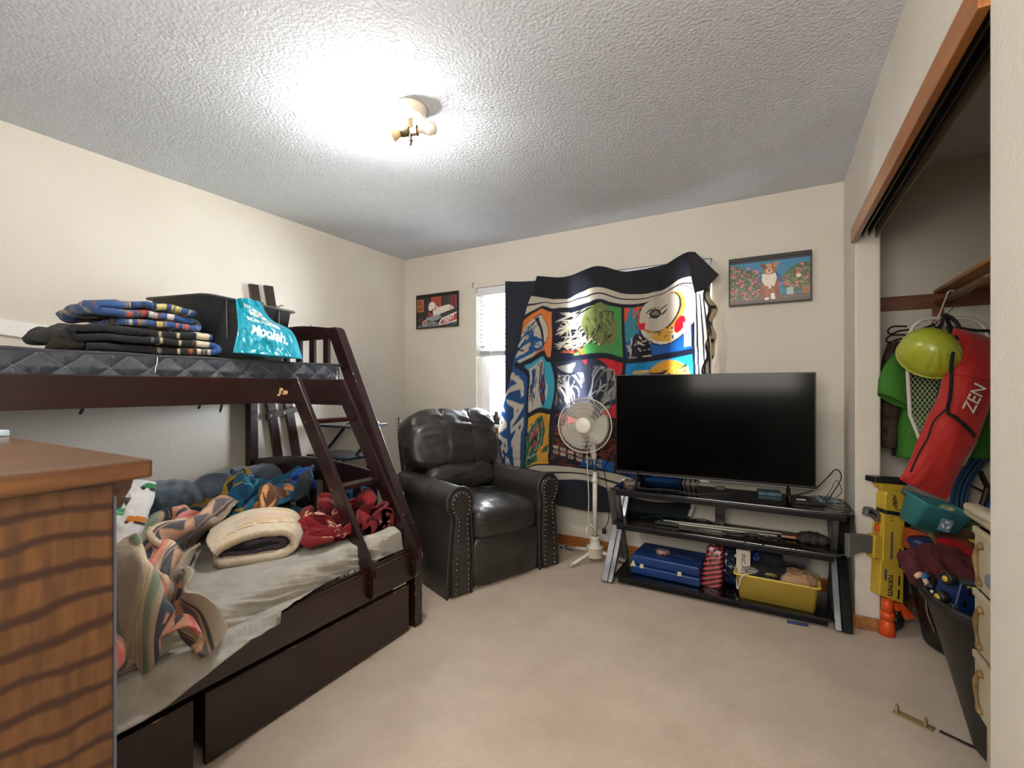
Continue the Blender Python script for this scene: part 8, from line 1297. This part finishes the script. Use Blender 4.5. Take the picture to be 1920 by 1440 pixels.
o = obj('sleeve', sl_, M_green, gs, True); s_ = o.modifiers.new('t', 'SOLIDIFY'); s_.thickness = .003
M_hng = mat('brown_hanger', '241812', .4)
for i, (dy, dx) in enumerate(((0, 0), (16, -3), (30, 2))):
    pts = [*[at(px_ + dx, py_ + dy, 2.42) for px_, py_ in ((1700, 612), (1676, 612), (1667, 617), (1665, 623), (1672, 626), (1685, 621), (1704, 618))]]
    o = rebase(obj('clothes_hanger', tube(bmesh.new(), smoothpath(pts, 5), .0045, 8), M_hng, None, True)); tag(o, 'dark brown hanger, %s of three poking out left of the ironing board' % ('topmost', 'middle', 'lowest')[i], 'hanger', 'hangers left of the ironing board')
# ---- mesh-topped ironing board
ib = thing('ironing_board', 'white metal-mesh tabletop ironing board hanging on the rod', 'ironing board', tuple(at(1776, 890, 2.22)))
KI = 2.22
outl = [(1702, 700), (1702, 650), (1704, 630), (1712, 612), (1726, 601), (1745, 597), (1776, 596), (1812, 597), (1832, 602), (1845, 613), (1850, 630), (1851, 660), (1851, 700), (1846, 770), (1828, 828), (1806, 870), (1776, 885), (1746, 870), (1727, 830), (1706, 778)]
obj('frame', tube(bmesh.new(), [at(x, y, KI) for x, y in outl], .0085, 8, closed=True), M_wplastic, ib, True)
for y in (690, 818):
    xs = sorted([1702 + max(0, (y - 778) * .42), 1851 - max(0, (y - 700) * .19)]); obj('cross_strip', B(-(xs[1] - xs[0]) / 2 * KI / 865, (xs[1] - xs[0]) / 2 * KI / 865, -.003, .003, -.008, .008, .001, Matrix.Translation(at((xs[0] + xs[1]) / 2, y, KI)) @ Matrix.Rotation(YAW, 4, 'Z')), M_wplastic, ib)
po = np.array(outl, float)
def inside(x, y):
    c = False; n = len(po)
    for i in range(n):
        (ax_, ay_), (bx_, by_) = po[i], po[(i + 1) % n]
        if (ay_ > y) != (by_ > y) and x < (bx_ - ax_) * (y - ay_) / (by_ - ay_) + ax_: c = not c
    return c
bm = bmesh.new(); cw, ch = 9.0, 5.6; wd = Vector((0, 0, .0017))
for j in range(0, 54):
    for i in range(-1, 18):
        x0 = 1698 + i * cw + (j % 2) * cw / 2; y0 = 594 + j * ch
        for sx in (-1, 1):
            x1, y1 = x0 + sx * cw / 2, y0 + ch
            if inside(x0, y0) and inside(x1, y1):
                a, b = at(x0, y0, KI), at(x1, y1, KI); bm.faces.new([bm.verts.new(v) for v in (a + wd, b + wd, b - wd, a - wd)])
o = obj('mesh_top', bm, M_wplastic, ib); o['kind'] = 'stuff'; s_ = o.modifiers.new('t', 'SOLIDIFY'); s_.thickness = .002
rodp = Vector((.782, 3.0, 1.68))
hk = [rodp + Vector((0, .10, 0)) + rgt * (.026 * math.cos(t)) + Vector((0, 0, .027 * math.sin(t))) for t in np.linspace(-.2, math.pi, 9)] + [at(1757, 600, KI)]
obj('hook', tube(bmesh.new(), smoothpath(hk, 3), .0038, 8), M_wplastic, ib, True)
wh = rebase(obj('wire_hanger', tube(bmesh.new(), smoothpath([rodp + Vector((0, -.35, 0)) + rgt * (.022 * math.cos(t)) + Vector((0, 0, .022 * math.sin(t))) for t in np.linspace(-1.9, 3.4, 12)] + [at(1771, 592, 2.2)], 3), .002, 6), M_steel, None, True)); tag(wh, 'silver hook ring hanging on the closet rod', 'hook')
# ---- lime helmet
hl_ = thing('helmet', 'lime yellow plastic helmet hanging in front of the ironing board', 'helmet', tuple(at(1738, 661, 2.06)))
M_lime = mat('lime_plastic', 'A3AB2E', .32, col2='98A02C', nscale=3, coat=.2, bump=.03, bscale=30)
nu, nv = 90, 60
A_, T_ = np.meshgrid(np.linspace(0, 2 * math.pi, nu), np.linspace(0, 1, nv), indexing='ij'); ph = T_ * math.pi * .56
r_ = np.sin(ph); zz = np.cos(ph)
grv = .045 * np.exp(-((np.mod(A_ / (2 * math.pi) * 18, 1) - .5) / .22) ** 2) * sm(.25, .5, T_) * (1 - sm(.72, .85, T_)) * (np.cos(A_) > -.2)
ex = .118 * (1 - grv); X = r_ * np.cos(A_) * .118 * (1 - grv); Y = r_ * np.sin(A_) * .100 * (1 - grv); Z = zz * .125 + .012 * (T_ > .985)
Hm = Matrix.Translation(at(1742, 664, 2.06)) @ Matrix.Rotation(YAW, 4, 'Z') @ Matrix.Rotation(R(54), 4, 'X') @ Matrix.Rotation(R(-24), 4, 'Y') @ Matrix.Rotation(R(-70), 4, 'Z')
P = np.stack([X, Y, Z], -1).reshape(-1, 3) @ np.array(Hm.to_3x3()).T + np.array(Hm.translation)
grid('shell', P.reshape(nu, nv, 3), None, M_lime, hl_, solid=.003)
rim = [Hm @ Vector((.119 * math.cos(t), .101 * math.sin(t), -.024)) for t in np.linspace(0, 2 * math.pi, 48)[:-1]]
obj('rim', tube(bmesh.new(), rim, .0048, 8, closed=True), M_lime, hl_, True)
for a in (2.4, 3.9, 5.2): obj('clip', B(-.012, .012, -.004, .004, -.014, .014, .003, Hm @ Matrix.Translation((.112 * math.cos(a), .095 * math.sin(a), .01)) @ Matrix.Rotation(a + math.pi / 2, 4, 'Z')), mat('lime_light', 'B6BC4A', .35), hl_)
obj('chin_strap', tube(bmesh.new(), smoothpath([at(1790, 640, 2.04), at(1797, 610, 2.06), at(1772, 590, 2.08), at(1764, 610, 2.07), at(1742, 622, 2.04)], 5), .008, 6), M_bk, hl_, True)
obj('strap', tube(bmesh.new(), smoothpath([at(1700, 648, 2.07), at(1706, 630, 2.07), at(1730, 618, 2.06), at(1752, 608, 2.07)], 4), .006, 6), M_hng, hl_, True)
# ---- red chair bag
rb = thing('red_bag', 'long red canvas carry bag lettered ZEN with black strap', 'carry bag', tuple(at(1760, 930, 1.98)))
M_red = mat('red_canvas', 'B5201A', .7, col2='A81A14', nscale=5, bump=.2, bscale=30, sheen=.1)
secs = []
for (x, y, hw, ang, dk, k) in ((1821, 628, 33, -17, .02, 2.05), (1820, 640, 34, -17, .045, 2.04), (1817, 690, 36, -12, .07, 2.0), (1812, 708, 36, -14, .075, 1.98), (1805, 760, 39, -18, .08, 1.97), (1786, 800, 43, -28, .08, 1.97), (1764, 845, 42, -30, .07, 1.97), (1748, 880, 42, -26, .055, 1.98), (1738, 905, 45, -20, .035, 1.98), (1728, 920, 50, -24, .012, 1.98)):
    s = k / 865; a = R(ang); secs.append((at(x, y, k), rgt * (hw * s * math.cos(a)) + Vector((0, 0, hw * s * math.sin(a))), fwd * dk * .8))
bm = loft(bmesh.new(), secs, 36, 2.3); bmesh.ops.subdivide_edges(bm, edges=bm.edges[:], cuts=1, use_grid_fill=True)
for v in bm.verts:
    n_ = float(ridge(v.co.x * 9, v.co.y * 9, v.co.z * 7, 3)); v.co -= fwd * .010 * (n_ - 1)
o = obj('bag_body', bm, M_red, rb, True); ss = o.modifiers.new('s', 'SUBSURF'); ss.levels = ss.render_levels = 2
fsec = []
for (x, y, hw, ang, dk, k) in ((1822, 626, 34, -17, .03, 2.05), (1821, 640, 36, -17, .052, 2.035), (1818, 680, 38, -14, .078, 2.0), (1815, 704, 38, -13, .082, 1.98), (1814, 711, 38, -13, .080, 1.975)):
    s = k / 865; a = R(ang); fsec.append((at(x, y, k), rgt * (hw * s * math.cos(a)) + Vector((0, 0, hw * s * math.sin(a))), fwd * dk * .82))
obj('top_flap', loft(bmesh.new(), fsec, 32, 2.4), M_red, rb, True)
obj('dark_panel', loft(bmesh.new(), [(at(1858, 645, 2.02), rgt * .012, fwd * .03), (at(1852, 680, 2.0), rgt * .022, fwd * .05), (at(1850, 718, 1.99), rgt * .028, fwd * .05), (at(1856, 722, 1.99), rgt * .02, fwd * .05)], 16), mat('dark_mesh', '1A2022', .8), rb, True)
def ribbon(name, pts, w, m, par, th=.003, k=6, wdir=None):
    P = smoothpath(pts, k); bm = bmesh.new(); prev = None
    for i, p_ in enumerate(P):
        t = (P[min(i + 1, len(P) - 1)] - P[max(i - 1, 0)]).normalized(); sd = (wdir or t.cross(fwd)).normalized() * w / 2
        cur = [bm.verts.new(p_ + sd - fwd * th), bm.verts.new(p_ - sd - fwd * th), bm.verts.new(p_ - sd), bm.verts.new(p_ + sd)]
        if prev:
            for a_ in range(4): bm.faces.new((prev[a_], prev[(a_ + 1) % 4], cur[(a_ + 1) % 4], cur[a_]))
        prev = cur
    bmesh.ops.recalc_face_normals(bm, faces=bm.faces[:]); return obj(name, bm, m, par, True)
ribbon('strap', [at(1793, 630, 1.97), at(1783, 680, 1.925), at(1783, 712, 1.91), at(1780, 745, 1.90), at(1776, 772, 1.885), at(1790, 782, 1.875), at(1808, 797, 1.875), at(1825, 815, 1.905), at(1829, 826, 1.94)], .014, M_bk, rb, .004)
ribbon('zip_edge', [at(1772, 768, 1.90), at(1750, 790, 1.915), at(1738, 822, 1.925), at(1722, 850, 1.935), at(1706, 885, 1.955)], .005, M_bk, rb, .004)
ribbon('strap', [at(1772, 590, 2.12), at(1778, 612, 2.1), at(1784, 640, 2.08), at(1790, 660, 2.06)], .014, M_bk, rb); ribbon('strap', [at(1772, 590, 2.13), at(1790, 603, 2.12), at(1800, 615, 2.11), at(1830, 620, 2.1), at(1856, 622, 2.1), at(1862, 640, 2.1)], .014, M_bk, rb)
ribbon('strap', [at(1775, 598, 2.12), at(1786, 625, 2.1), at(1795, 650, 2.06), at(1800, 662, 2.03)], .018, M_bk, rb); ribbon('strap', [at(1774, 690, 2.10), at(1766, 715, 2.1), at(1760, 740, 2.11), at(1757, 768, 2.12)], .018, M_bk, rb)
Rz = Matrix.Rotation(YAW, 3, 'Z') @ Euler((R(90), 0, 0)).to_matrix() @ Euler((0, 0, R(63))).to_matrix()
textmesh('lettering', 'ZEN', .075, M_print_w, at(1828, 747, 1.868), Rz, rb, .0008, bold=.004, asp=.85)
# ---- far tub with toys, near tub
def round_tub(name, label, c, r0, r1, h, handle=None):
    t = thing(name, label, 'tub', (c[0], c[1], 0))
    prof_ = [(.001, .001), (r0 - .02, 0), (r0, .012), (r0 + (r1 - r0) * .5, h * .5), (r1, h - .03), (r1 + .014, h - .028), (r1 + .016, h - .004), (r1 + .008, h), (r1 - .003, h - .003), (r1 - .008, h - .03), (r0 + (r1 - r0) * .5 - .006, h * .5), (r0 - .008, .016), (.001, .014)]
    obj('tub_body', lathe(bmesh.new(), prof_, (c[0], c[1], 0), 56, cap=False), M_rubber, t, True)
    return t
tb1 = round_tub('black_tub', 'large black rubber tub nearest the camera in the closet', (.775, 2.115), .185, .308, .52)
obj('handle', tube(bmesh.new(), smoothpath([(.497, 2.20, .50), (.488, 2.21, .47), (.492, 2.215, .40), (.515, 2.22, .33)], 5), .004, 8), M_steel, tb1, True)
obj('handle_grip', tube(bmesh.new(), [(.52, 2.25, .505), (.495, 2.20, .52), (.485, 2.14, .515)], .014, 8), M_rubber, tb1, True)
tb2 = round_tub('rear_tub', 'black rubber tub at the back of the closet, filled with toys', (.800, 2.90), .17, .235, .40)
# contents of the near tub
o = cushion('maroon_shirt', at(1772, 1070, 1.80), (.145, .085, .038), mat('maroon_cotton', '4E141A', .9, col2='421016', nscale=10, bump=.3, bscale=120), None, 3, 34, M=Matrix.Rotation(YAW + .1, 4, 'Z') @ Matrix.Rotation(R(38), 4, 'X'), disp=lambda q, p: .022 * ridge(p[:, 0] * 8, p[:, 1] * 8, p[:, 2] * 7, 3) - .01); tag(rebase(o), 'maroon shirt spread over the near black tub', 'shirt')
dk = thing('toy_doll', 'small doll leg with blue trouser and white shoe in the near tub', 'doll', tuple(at(1725, 1090, 1.72)))
obj('arm', tube(bmesh.new(), [at(1716, 1082, 1.66), at(1722, 1078, 1.66), at(1728, 1076, 1.66)], [.007, .010, .009], 10), mat('doll_skin', 'C99A80', .6), dk, True); obj('sleeve', tube(bmesh.new(), [at(1723, 1078, 1.66), at(1737, 1081, 1.67)], [.010, .014], 10), mat('doll_blue', '2E78B8', .6), dk, True)
obj('leg', tube(bmesh.new(), [at(1733, 1085, 1.65), at(1741, 1100, 1.64), at(1746, 1108, 1.63)], [.008, .009, .008], 8), mat('doll_leg', 'B59A84', .7), dk, True); obj('shoe', tube(bmesh.new(), [at(1744, 1108, 1.63), at(1752, 1114, 1.62)], [.010, .009], 8), M_print_w, dk, True)
tk = thing('toy_truck', 'dark blue toy truck with yellow-hubbed wheels in the near tub', 'toy truck', tuple(at(1800, 1130, 1.62)))
M_tb = mat('truck_blue', '14295A', .35, col2='10214A', nscale=10)
Lk, MK, ok_, sk = local(1800, 1115, 1.55)
pz = lambda name, pts, m, d0, d1: obj(name, prism(bmesh.new(), Lk(pts), d0, d1, 'y', .003, 1, MK), m, tk)
pz('chassis', [(1786, 1088), (1838, 1098), (1838, 1160), (1800, 1150), (1772, 1138)], M_tb, -.03, .05); pz('side_rail', [(1787, 1083), (1838, 1093), (1838, 1099), (1787, 1089)], mat('truck_grey', '3E4248', .5), -.034, .02); pz('bumper', [(1770, 1124), (1780, 1127), (1778, 1138), (1768, 1133)], _M['truck_grey'], -.034, .03)
for p_ in ([(1797, 1100), (1806, 1102), (1804, 1110), (1795, 1108)], [(1810, 1103), (1820, 1105), (1818, 1113), (1808, 1111)], [(1790, 1118), (1796, 1119), (1794, 1132), (1788, 1130)]): pz('window', p_, M_glass, -.033, -.029)
for x, y in ((1779, 1085), (1764, 1119)):
    c_ = at(x, y, 1.54); wl = obj('wheel', tube(bmesh.new(), [c_ - rgt * .012, c_ - rgt * .010, c_ + rgt * .014, c_ + rgt * .016], [.014, .020, .020, .014], 20), M_rubber, tk, True); obj('hubcap', tube(bmesh.new(), [c_ - rgt * .0155, c_ - rgt * .0118], [.009, .011], 16), mat('hub_yellow', 'B9A03A', .5), wl, True)
pz('lamp', [(1797, 1091), (1805, 1093), (1804, 1096), (1796, 1095)], _M['hub_yellow'], -.034, -.029)
# toys on the far tub
tl = thing('teal_bin', 'small teal plastic bin with a recycling symbol, tipped in the closet', 'bin', tuple(at(1745, 1010, 2.2)))
M_teal = mat('teal_plastic', '3F8C94', .45, col2='387F88', nscale=6)
Mb_ = Matrix.Translation(at(1748, 968, 2.17)) @ Matrix.Rotation(YAW, 4, 'Z') @ Matrix.Rotation(R(17), 4, 'Y') @ Matrix.Rotation(R(14), 4, 'X')
bm = tub(bmesh.new(), -.128, .128, -.07, .07, -.06, .072, .022, .003, .02, .008)
for v in bm.verts:
    if v.co.z > .05: v.co.z -= .022 * math.cos(v.co.x / .128 * math.pi / 2) * (1 if v.co.y < 0 else .6)
bmesh.ops.transform(bm, matrix=Mb_, verts=bm.verts); obj('bin_body', bm, M_teal, tl, True)
stk = obj('sticker', B(-.026, .030, -.0015, .0015, -.03, .028, .0005, Mb_ @ Matrix.Translation((.012, -.0625, -.006)) @ Matrix.Rotation(R(-9), 4, 'X')), mat('sticker_blue', '7C96B0', .5), tl)
for i in range(3):
    a = R(90 + i * 120); pts = [Mb_ @ Vector((.014 + .0155 * math.cos(a + t), -.0655 + .004 * 0, -.006 + .0155 * math.sin(a + t))) for t in (-.75, -.4, 0, .4)]
    obj('arrow', tube(bmesh.new(), pts, [.0042, .0042, .0042, .0042], 4), M_print_w, stk); e = Mb_ @ Vector((.014 + .0155 * math.cos(a + .62), -.0655, -.006 + .0155 * math.sin(a + .62))); obj('arrow', tube(bmesh.new(), [pts[-1], e], [.0075, .0008], 4), M_print_w, stk)
gsn = rebase(obj('green_shoe', loft(bmesh.new(), [(at(1756, 958, 2.2), rgt * .004, Vector((0, 0, .006))), (at(1763, 956, 2.19), fwd * .02, Vector((0, 0, .012))), (at(1773, 953, 2.18), fwd * .03, Vector((0, 0, .016))), (at(1784, 954, 2.17), fwd * .025, Vector((0, 0, .012))), (at(1788, 957, 2.17), fwd * .01, Vector((0, 0, .006)))], 16), mat('lime_shoe', '5E8C2A', .6, col2='C8C4B0', nscale=22), None, True)); tag(gsn, 'lime green and white shoe lying on the teal bin', 'shoe')
oc = thing('orange_bucket', 'orange toy cup with a dark blue ribbed cup inside it', 'toy cup', tuple(at(1715, 1030, 2.12)))
Mo_ = Matrix.Translation(at(1716, 1016, 2.12)) @ Matrix.Rotation(YAW, 4, 'Z') @ Matrix.Rotation(R(20), 4, 'Y')
obj('cup', lathe(bmesh.new(), [(.001, -.04), (.040, -.04), (.055, .045), (.058, .047), (.056, .049), (.052, .044), (.038, -.036)], (0, 0, 0), 30, Mo_, cap=False), mat('cup_orange', 'A8441A', .5), oc, True)
bm = bmesh.new(); nn = 40
Mo2 = Matrix.Translation(at(1727, 1026, 2.05)) @ Matrix.Rotation(YAW, 4, 'Z') @ Matrix.Rotation(R(-14), 4, 'Y')
for i, (rr_, z_) in enumerate(((.020, -.035), (.030, -.03), (.042, .035), (.043, .038))):
    ring = [bm.verts.new(Mo2 @ Vector(((rr_ + .002 * (k_ % 2)) * math.cos(k_ * 2 * math.pi / nn), (rr_ + .002 * (k_ % 2)) * math.sin(k_ * 2 * math.pi / nn), z_))) for k_ in range(nn)]
    if i:
        for k_ in range(nn): bm.faces.new((pv[k_], pv[(k_ + 1) % nn], ring[(k_ + 1) % nn], ring[k_]))
    pv = ring
bm.faces.new(pv); obj('inner_cup', bm, M_tb, oc, True)
def disc(name, label, px, py, k, r, th, tx, tz, m, cat='disc', ring=None):
    Md = Matrix.Translation(at(px, py, k)) @ Matrix.Rotation(YAW + R(tz), 4, 'Z') @ Matrix.Rotation(R(tx), 4, 'X')
    t = thing(name, label, cat, tuple(at(px, py, k))); obj('disc_body', lathe(bmesh.new(), [(.001, 0), (r * .85, 0), (r, -th), (r * .99, -th * 1.2), (r * .84, -th * .3), (.001, -th * .3)], (0, 0, 0), 44, Md, cap=False), m, t, True)
    if ring: obj('label_disc', lathe(bmesh.new(), [(.001, .001), (r * .36, .001), (r * .36, .0002)], (0, 0, 0), 30, Md, cap=False), ring, t)
    return t
disc('red_frisbee', 'red plastic flying disc with a pale centre label', 1792, 1040, 2.02, .098, .014, 38, -12, mat('frisbee_red', 'A8101C', .35, col2='9A0E18', nscale=5), 'flying disc', M_print_w)
dcv = mat('dark_art_disc', '1E1A16', .4, col2='7A3A1C', nscale=9)
disc('dark_plate', 'dark disc with mottled colours behind the red disc', 1806, 1012, 2.1, .105, .012, 34, 0, dcv, 'disc')
disc('yellow_plate', 'yellow disc edge above the dark disc', 1822, 996, 2.16, .115, .012, 20, 5, mat('disc_yellow', 'B8A23C', .5), 'disc')
disc('green_plate', 'green disc edge on top of the yellow disc', 1828, 985, 2.2, .12, .012, 12, 5, mat('disc_green', '3A7A2C', .5), 'disc')
mgz = grid('open_magazine', np.stack([np.array([list(at(1741 + 22 * t + 6 * s_, 1002 + 40 * t - 4 * s_, 2.06 + .05 * s_) + Vector((0, 0, .012 * math.sin(t * 3)))) for s_ in np.linspace(0, 1, 8)]) for t in np.linspace(0, 1, 24)]), None, mat('magazine_cream', 'A8965E', .6, col2='8A7A48', nscale=30), None, solid=.006); tag(rebase(mgz), 'curled cream magazine between orange cup and red disc', 'magazine')
o = cushion('magenta_ball', at(1828, 1050, 1.95), (.016, .016, .02), mat('magenta', 'A0186C', .5), None, 2, 10); tag(rebase(o), 'small magenta ball beside the white cabinet', 'ball')
o = cushion('toy_heap', (.80, 2.90, .33), (.20, .19, .13), M_dust, None, 2.2, 26, disp=lambda q, p: .02 * ridge(p[:, 0] * 9, p[:, 1] * 9, p[:, 2] * 9, 2)); tag(rebase(o), 'heap of dark toys and cloth filling the rear tub', 'toys'); o['kind'] = 'stuff'
o = cushion('cloth_heap', (.80, 2.11, .40), (.25, .25, .08), M_bk, None, 2.4, 26, disp=lambda q, p: .02 * ridge(p[:, 0] * 8, p[:, 1] * 8, p[:, 2] * 9, 2)); tag(rebase(o), 'dark clothes filling the near black tub', 'clothes'); o['kind'] = 'stuff'
# blue toy track piece and brown stand at the back
bt_ = thing('toy_track', 'curved blue plastic toy track piece leaning behind the bins', 'toy track', tuple(at(1790, 950, 2.35)))
M_tr = mat('track_blue', '0E4C8C', .3, col2='0A3A70', nscale=7, coat=.3)
tp = [at(1866, 842, 2.34), at(1850, 848, 2.34), at(1835, 858, 2.33), at(1818, 878, 2.32), at(1805, 900, 2.31), at(1797, 925, 2.30), at(1795, 948, 2.29)]
for nm, off, w_, m_ in (('track_bed', 0, .075, M_tr), ('track_wall', -.036, .010, M_tr), ('track_wall', .036, .010, M_tr), ('track_rib', -.012, .006, mat('track_teal', '2A6478', .35)), ('track_rib', .012, .006, _M['track_teal'] if 'track_teal' in _M else M_tr)):
    P = smoothpath(tp, 5); Q_ = []
    for i, p_ in enumerate(P):
        t = (P[min(i + 1, len(P) - 1)] - P[max(i - 1, 0)]).normalized(); Q_.append(p_ + t.cross(fwd).normalized() * off - fwd * (.006 if w_ < .02 else 0))
    ribbon(nm, Q_, w_, m_, bt_, .004, 1)
obj('track_base', prism(bmesh.new(), [(0, 0), (.16, -.075), (.17, -.062), (.01, .016)], -.03, .03, 'y', .003, 1, Matrix.Translation(at(1756, 944, 2.26)) @ Matrix.Rotation(YAW, 4, 'Z')), M_tr, bt_)
0 and textmesh('lettering', 'HOT', .018, M_print_w, at(1827, 872, 2.30), Matrix.Rotation(YAW, 3, 'Z') @ Euler((R(90), 0, 0)).to_matrix() @ Euler((0, 0, R(-12))).to_matrix(), bt_)
bs = thing('brown_stand', 'dark brown crossed toy stand behind the white cabinet', 'stand', tuple(at(1850, 960, 2.5)))
for a, b, r0 in (((1838, 885), (1852, 915), .012), ((1852, 915), (1835, 968), .014), ((1816, 908), (1844, 922), .006), ((1852, 912), (1872, 914), .016), ((1800, 948), (1815, 952), .016), ((1806, 935), (1812, 958), .012)):
    obj('stick', tube(bmesh.new(), [at(*a, 2.36 if a[0] > 1815 else 2.34), at(*b, 2.36 if a[0] > 1815 else 2.34)], r0, 8), mat('brown_plastic', '2A1812', .5, col2='3A2218', nscale=10), bs)
o = rebase(obj('blue_stick', tube(bmesh.new(), [at(1860, 925, 2.36), at(1848, 962, 2.32)], .008, 8), M_tr, None, True)); tag(o, 'thin blue plastic stick beside the brown stand', 'stick')
# ---- white carved cabinet
cb_ = thing('white_cabinet', 'distressed white drawer cabinet with carved scroll mouldings', 'cabinet', (.74, 1.5, 0))
M_dis = mat('distressed_white', 'B9AE96', .55, col2='A4967A', nscale=6, bump=.15, bscale=60); M_gold = mat('antique_scroll', '8E7448', .5, col2='6A5430', nscale=25)
obj('carcass', B(.520, .97, 1.22, 1.775, .30, .835, .004), M_dis, cb_)
bm = bmesh.new(); prism(bm, [(.492, .850), (.500, .842), (.512, .838), (.98, .838), (.98, .87), (.52, .872), (.50, .866), (.490, .858)], 1.20, 1.845, 'y', .003); obj('cabinet_top', bm, M_dis, cb_, False)
obj('carved_edge', loft(bmesh.new(), [((.50, 1.22, .878), (.03, 0, 0), (0, 0, .010)), ((.51, 1.6, .879), (.028, 0, 0), (0, 0, .012)), ((.50, 1.80, .876), (.022, 0, 0), (0, 0, .013)), ((.505, 1.86, .872), (.01, 0, 0), (0, 0, .008))], 14), M_dis, cb_, True)
for i in range(3):
    z1 = .828 - i * .176; z0 = z1 - .168
    d_ = obj('drawer', B(.499, .520, 1.235, 1.790, z0, z1, .005), M_dis, cb_)
    obj('drawer_lip', B(.495, .520, 1.230, 1.795, z1 - .020, z1, .004), M_dis, d_)
    for yc, sgn_ in ((1.735, 1), (1.62, -1)):
        zc = (z0 + z1) / 2 - .008
        sp = [(.496, yc - sgn_ * (.028 * math.cos(t) * (1 - .0 * t)) * 1.0, zc + .052 * math.sin(t)) for t in np.linspace(-2.0, 2.4, 16)]
        sp = [(.495, yc + sgn_ * .030 * math.cos(t) * (1.0 if math.cos(t) > 0 else .6), zc + .054 * math.sin(t)) for t in np.linspace(-1.9, 2.2, 18)]
        obj('scroll', tube(bmesh.new(), sp, [.006 + .002 * math.sin(j * .9) for j in range(len(sp))], 8), M_gold, d_, True)
obj('apron', prism(bmesh.new(), [(1.775, .30), (1.775, .13), (1.75, .13), (1.73, .20), (1.68, .255), (1.60, .27), (1.40, .27), (1.30, .22), (1.22, .13), (1.22, .30)], .520, .545, 'x', .003), M_dis, cb_)
for y in (1.225, 1.74): obj('leg', B(.522, .556, y, y + .034, 0, .30, .004), M_dis, cb_); obj('leg', B(.93, .966, y, y + .034, 0, .30, .004), M_dis, cb_)
o = cushion('grey_sock', at(1862, 1092, 1.16), (.012, .012, .018), mat('grey_sock', '6A6E7A', .9), None, 2.4, 12, disp=lambda q, p: .004 * ridge(p[:, 0] * 60, p[:, 1] * 60, p[:, 2] * 60, 1)); tag(rebase(o), 'grey cloth tip hanging from the second cabinet drawer', 'cloth')
# ---- closet floor guide
fg = thing('door_guide', 'small beige closet door floor guide on the carpet', 'door guide', (.45, 2.20, 0))
M_gd = mat('beige_plastic', '8E7A58', .5)
for x, y in ((.405, 2.215), (.478, 2.175)): obj('fin', prism(bmesh.new(), [(-.012, 0), (.014, 0), (.016, .014), (.006, .030), (-.010, .026)], -.004, .004, 'y', .001, 1, Matrix.Translation((x, y, .004)) @ Matrix.Rotation(R(70), 4, 'Z')), M_gd, fg)
obj('base_plate', B(-.055, .06, -.016, .016, 0.001, .006, .001, Matrix.Translation((.445, 2.195, 0)) @ Matrix.Rotation(R(-28), 4, 'Z')), M_gd, fg)
o = rebase(obj('metal_strip', B(-.08, .02, -.006, .006, .001, .006, 0, Matrix.Translation((.585, 2.13, 0)) @ Matrix.Rotation(R(-28), 4, 'Z')), M_steel)); tag(o, 'thin metal strip on the carpet beside the door guide', 'metal strip')
# ---- shared groups of alike things
for stem_, g_ in (('metal_rod', 'rods on the middle TV stand shelf'), ('framed_picture', 'framed dog photos on the back wall'), ('blackout_curtain', 'navy curtain panels over the window'), ('framed', 'framed dog photos on the back wall')):
    for o in bpy.data.objects:
        if o.name.split('.')[0] == stem_ and o.get('category'): o['group'] = g_
for nm in ('red_frisbee', 'dark_plate', 'yellow_plate', 'green_plate'): bpy.data.objects[nm]['group'] = 'discs piled on the rear tub'
for nm in ('black_tub', 'rear_tub'): bpy.data.objects[nm]['group'] = 'black rubber tubs in the closet'
for nm in ('black_blanket', 'patterned_blanket'): bpy.data.objects[nm]['group'] = 'folded blankets on the top bunk'
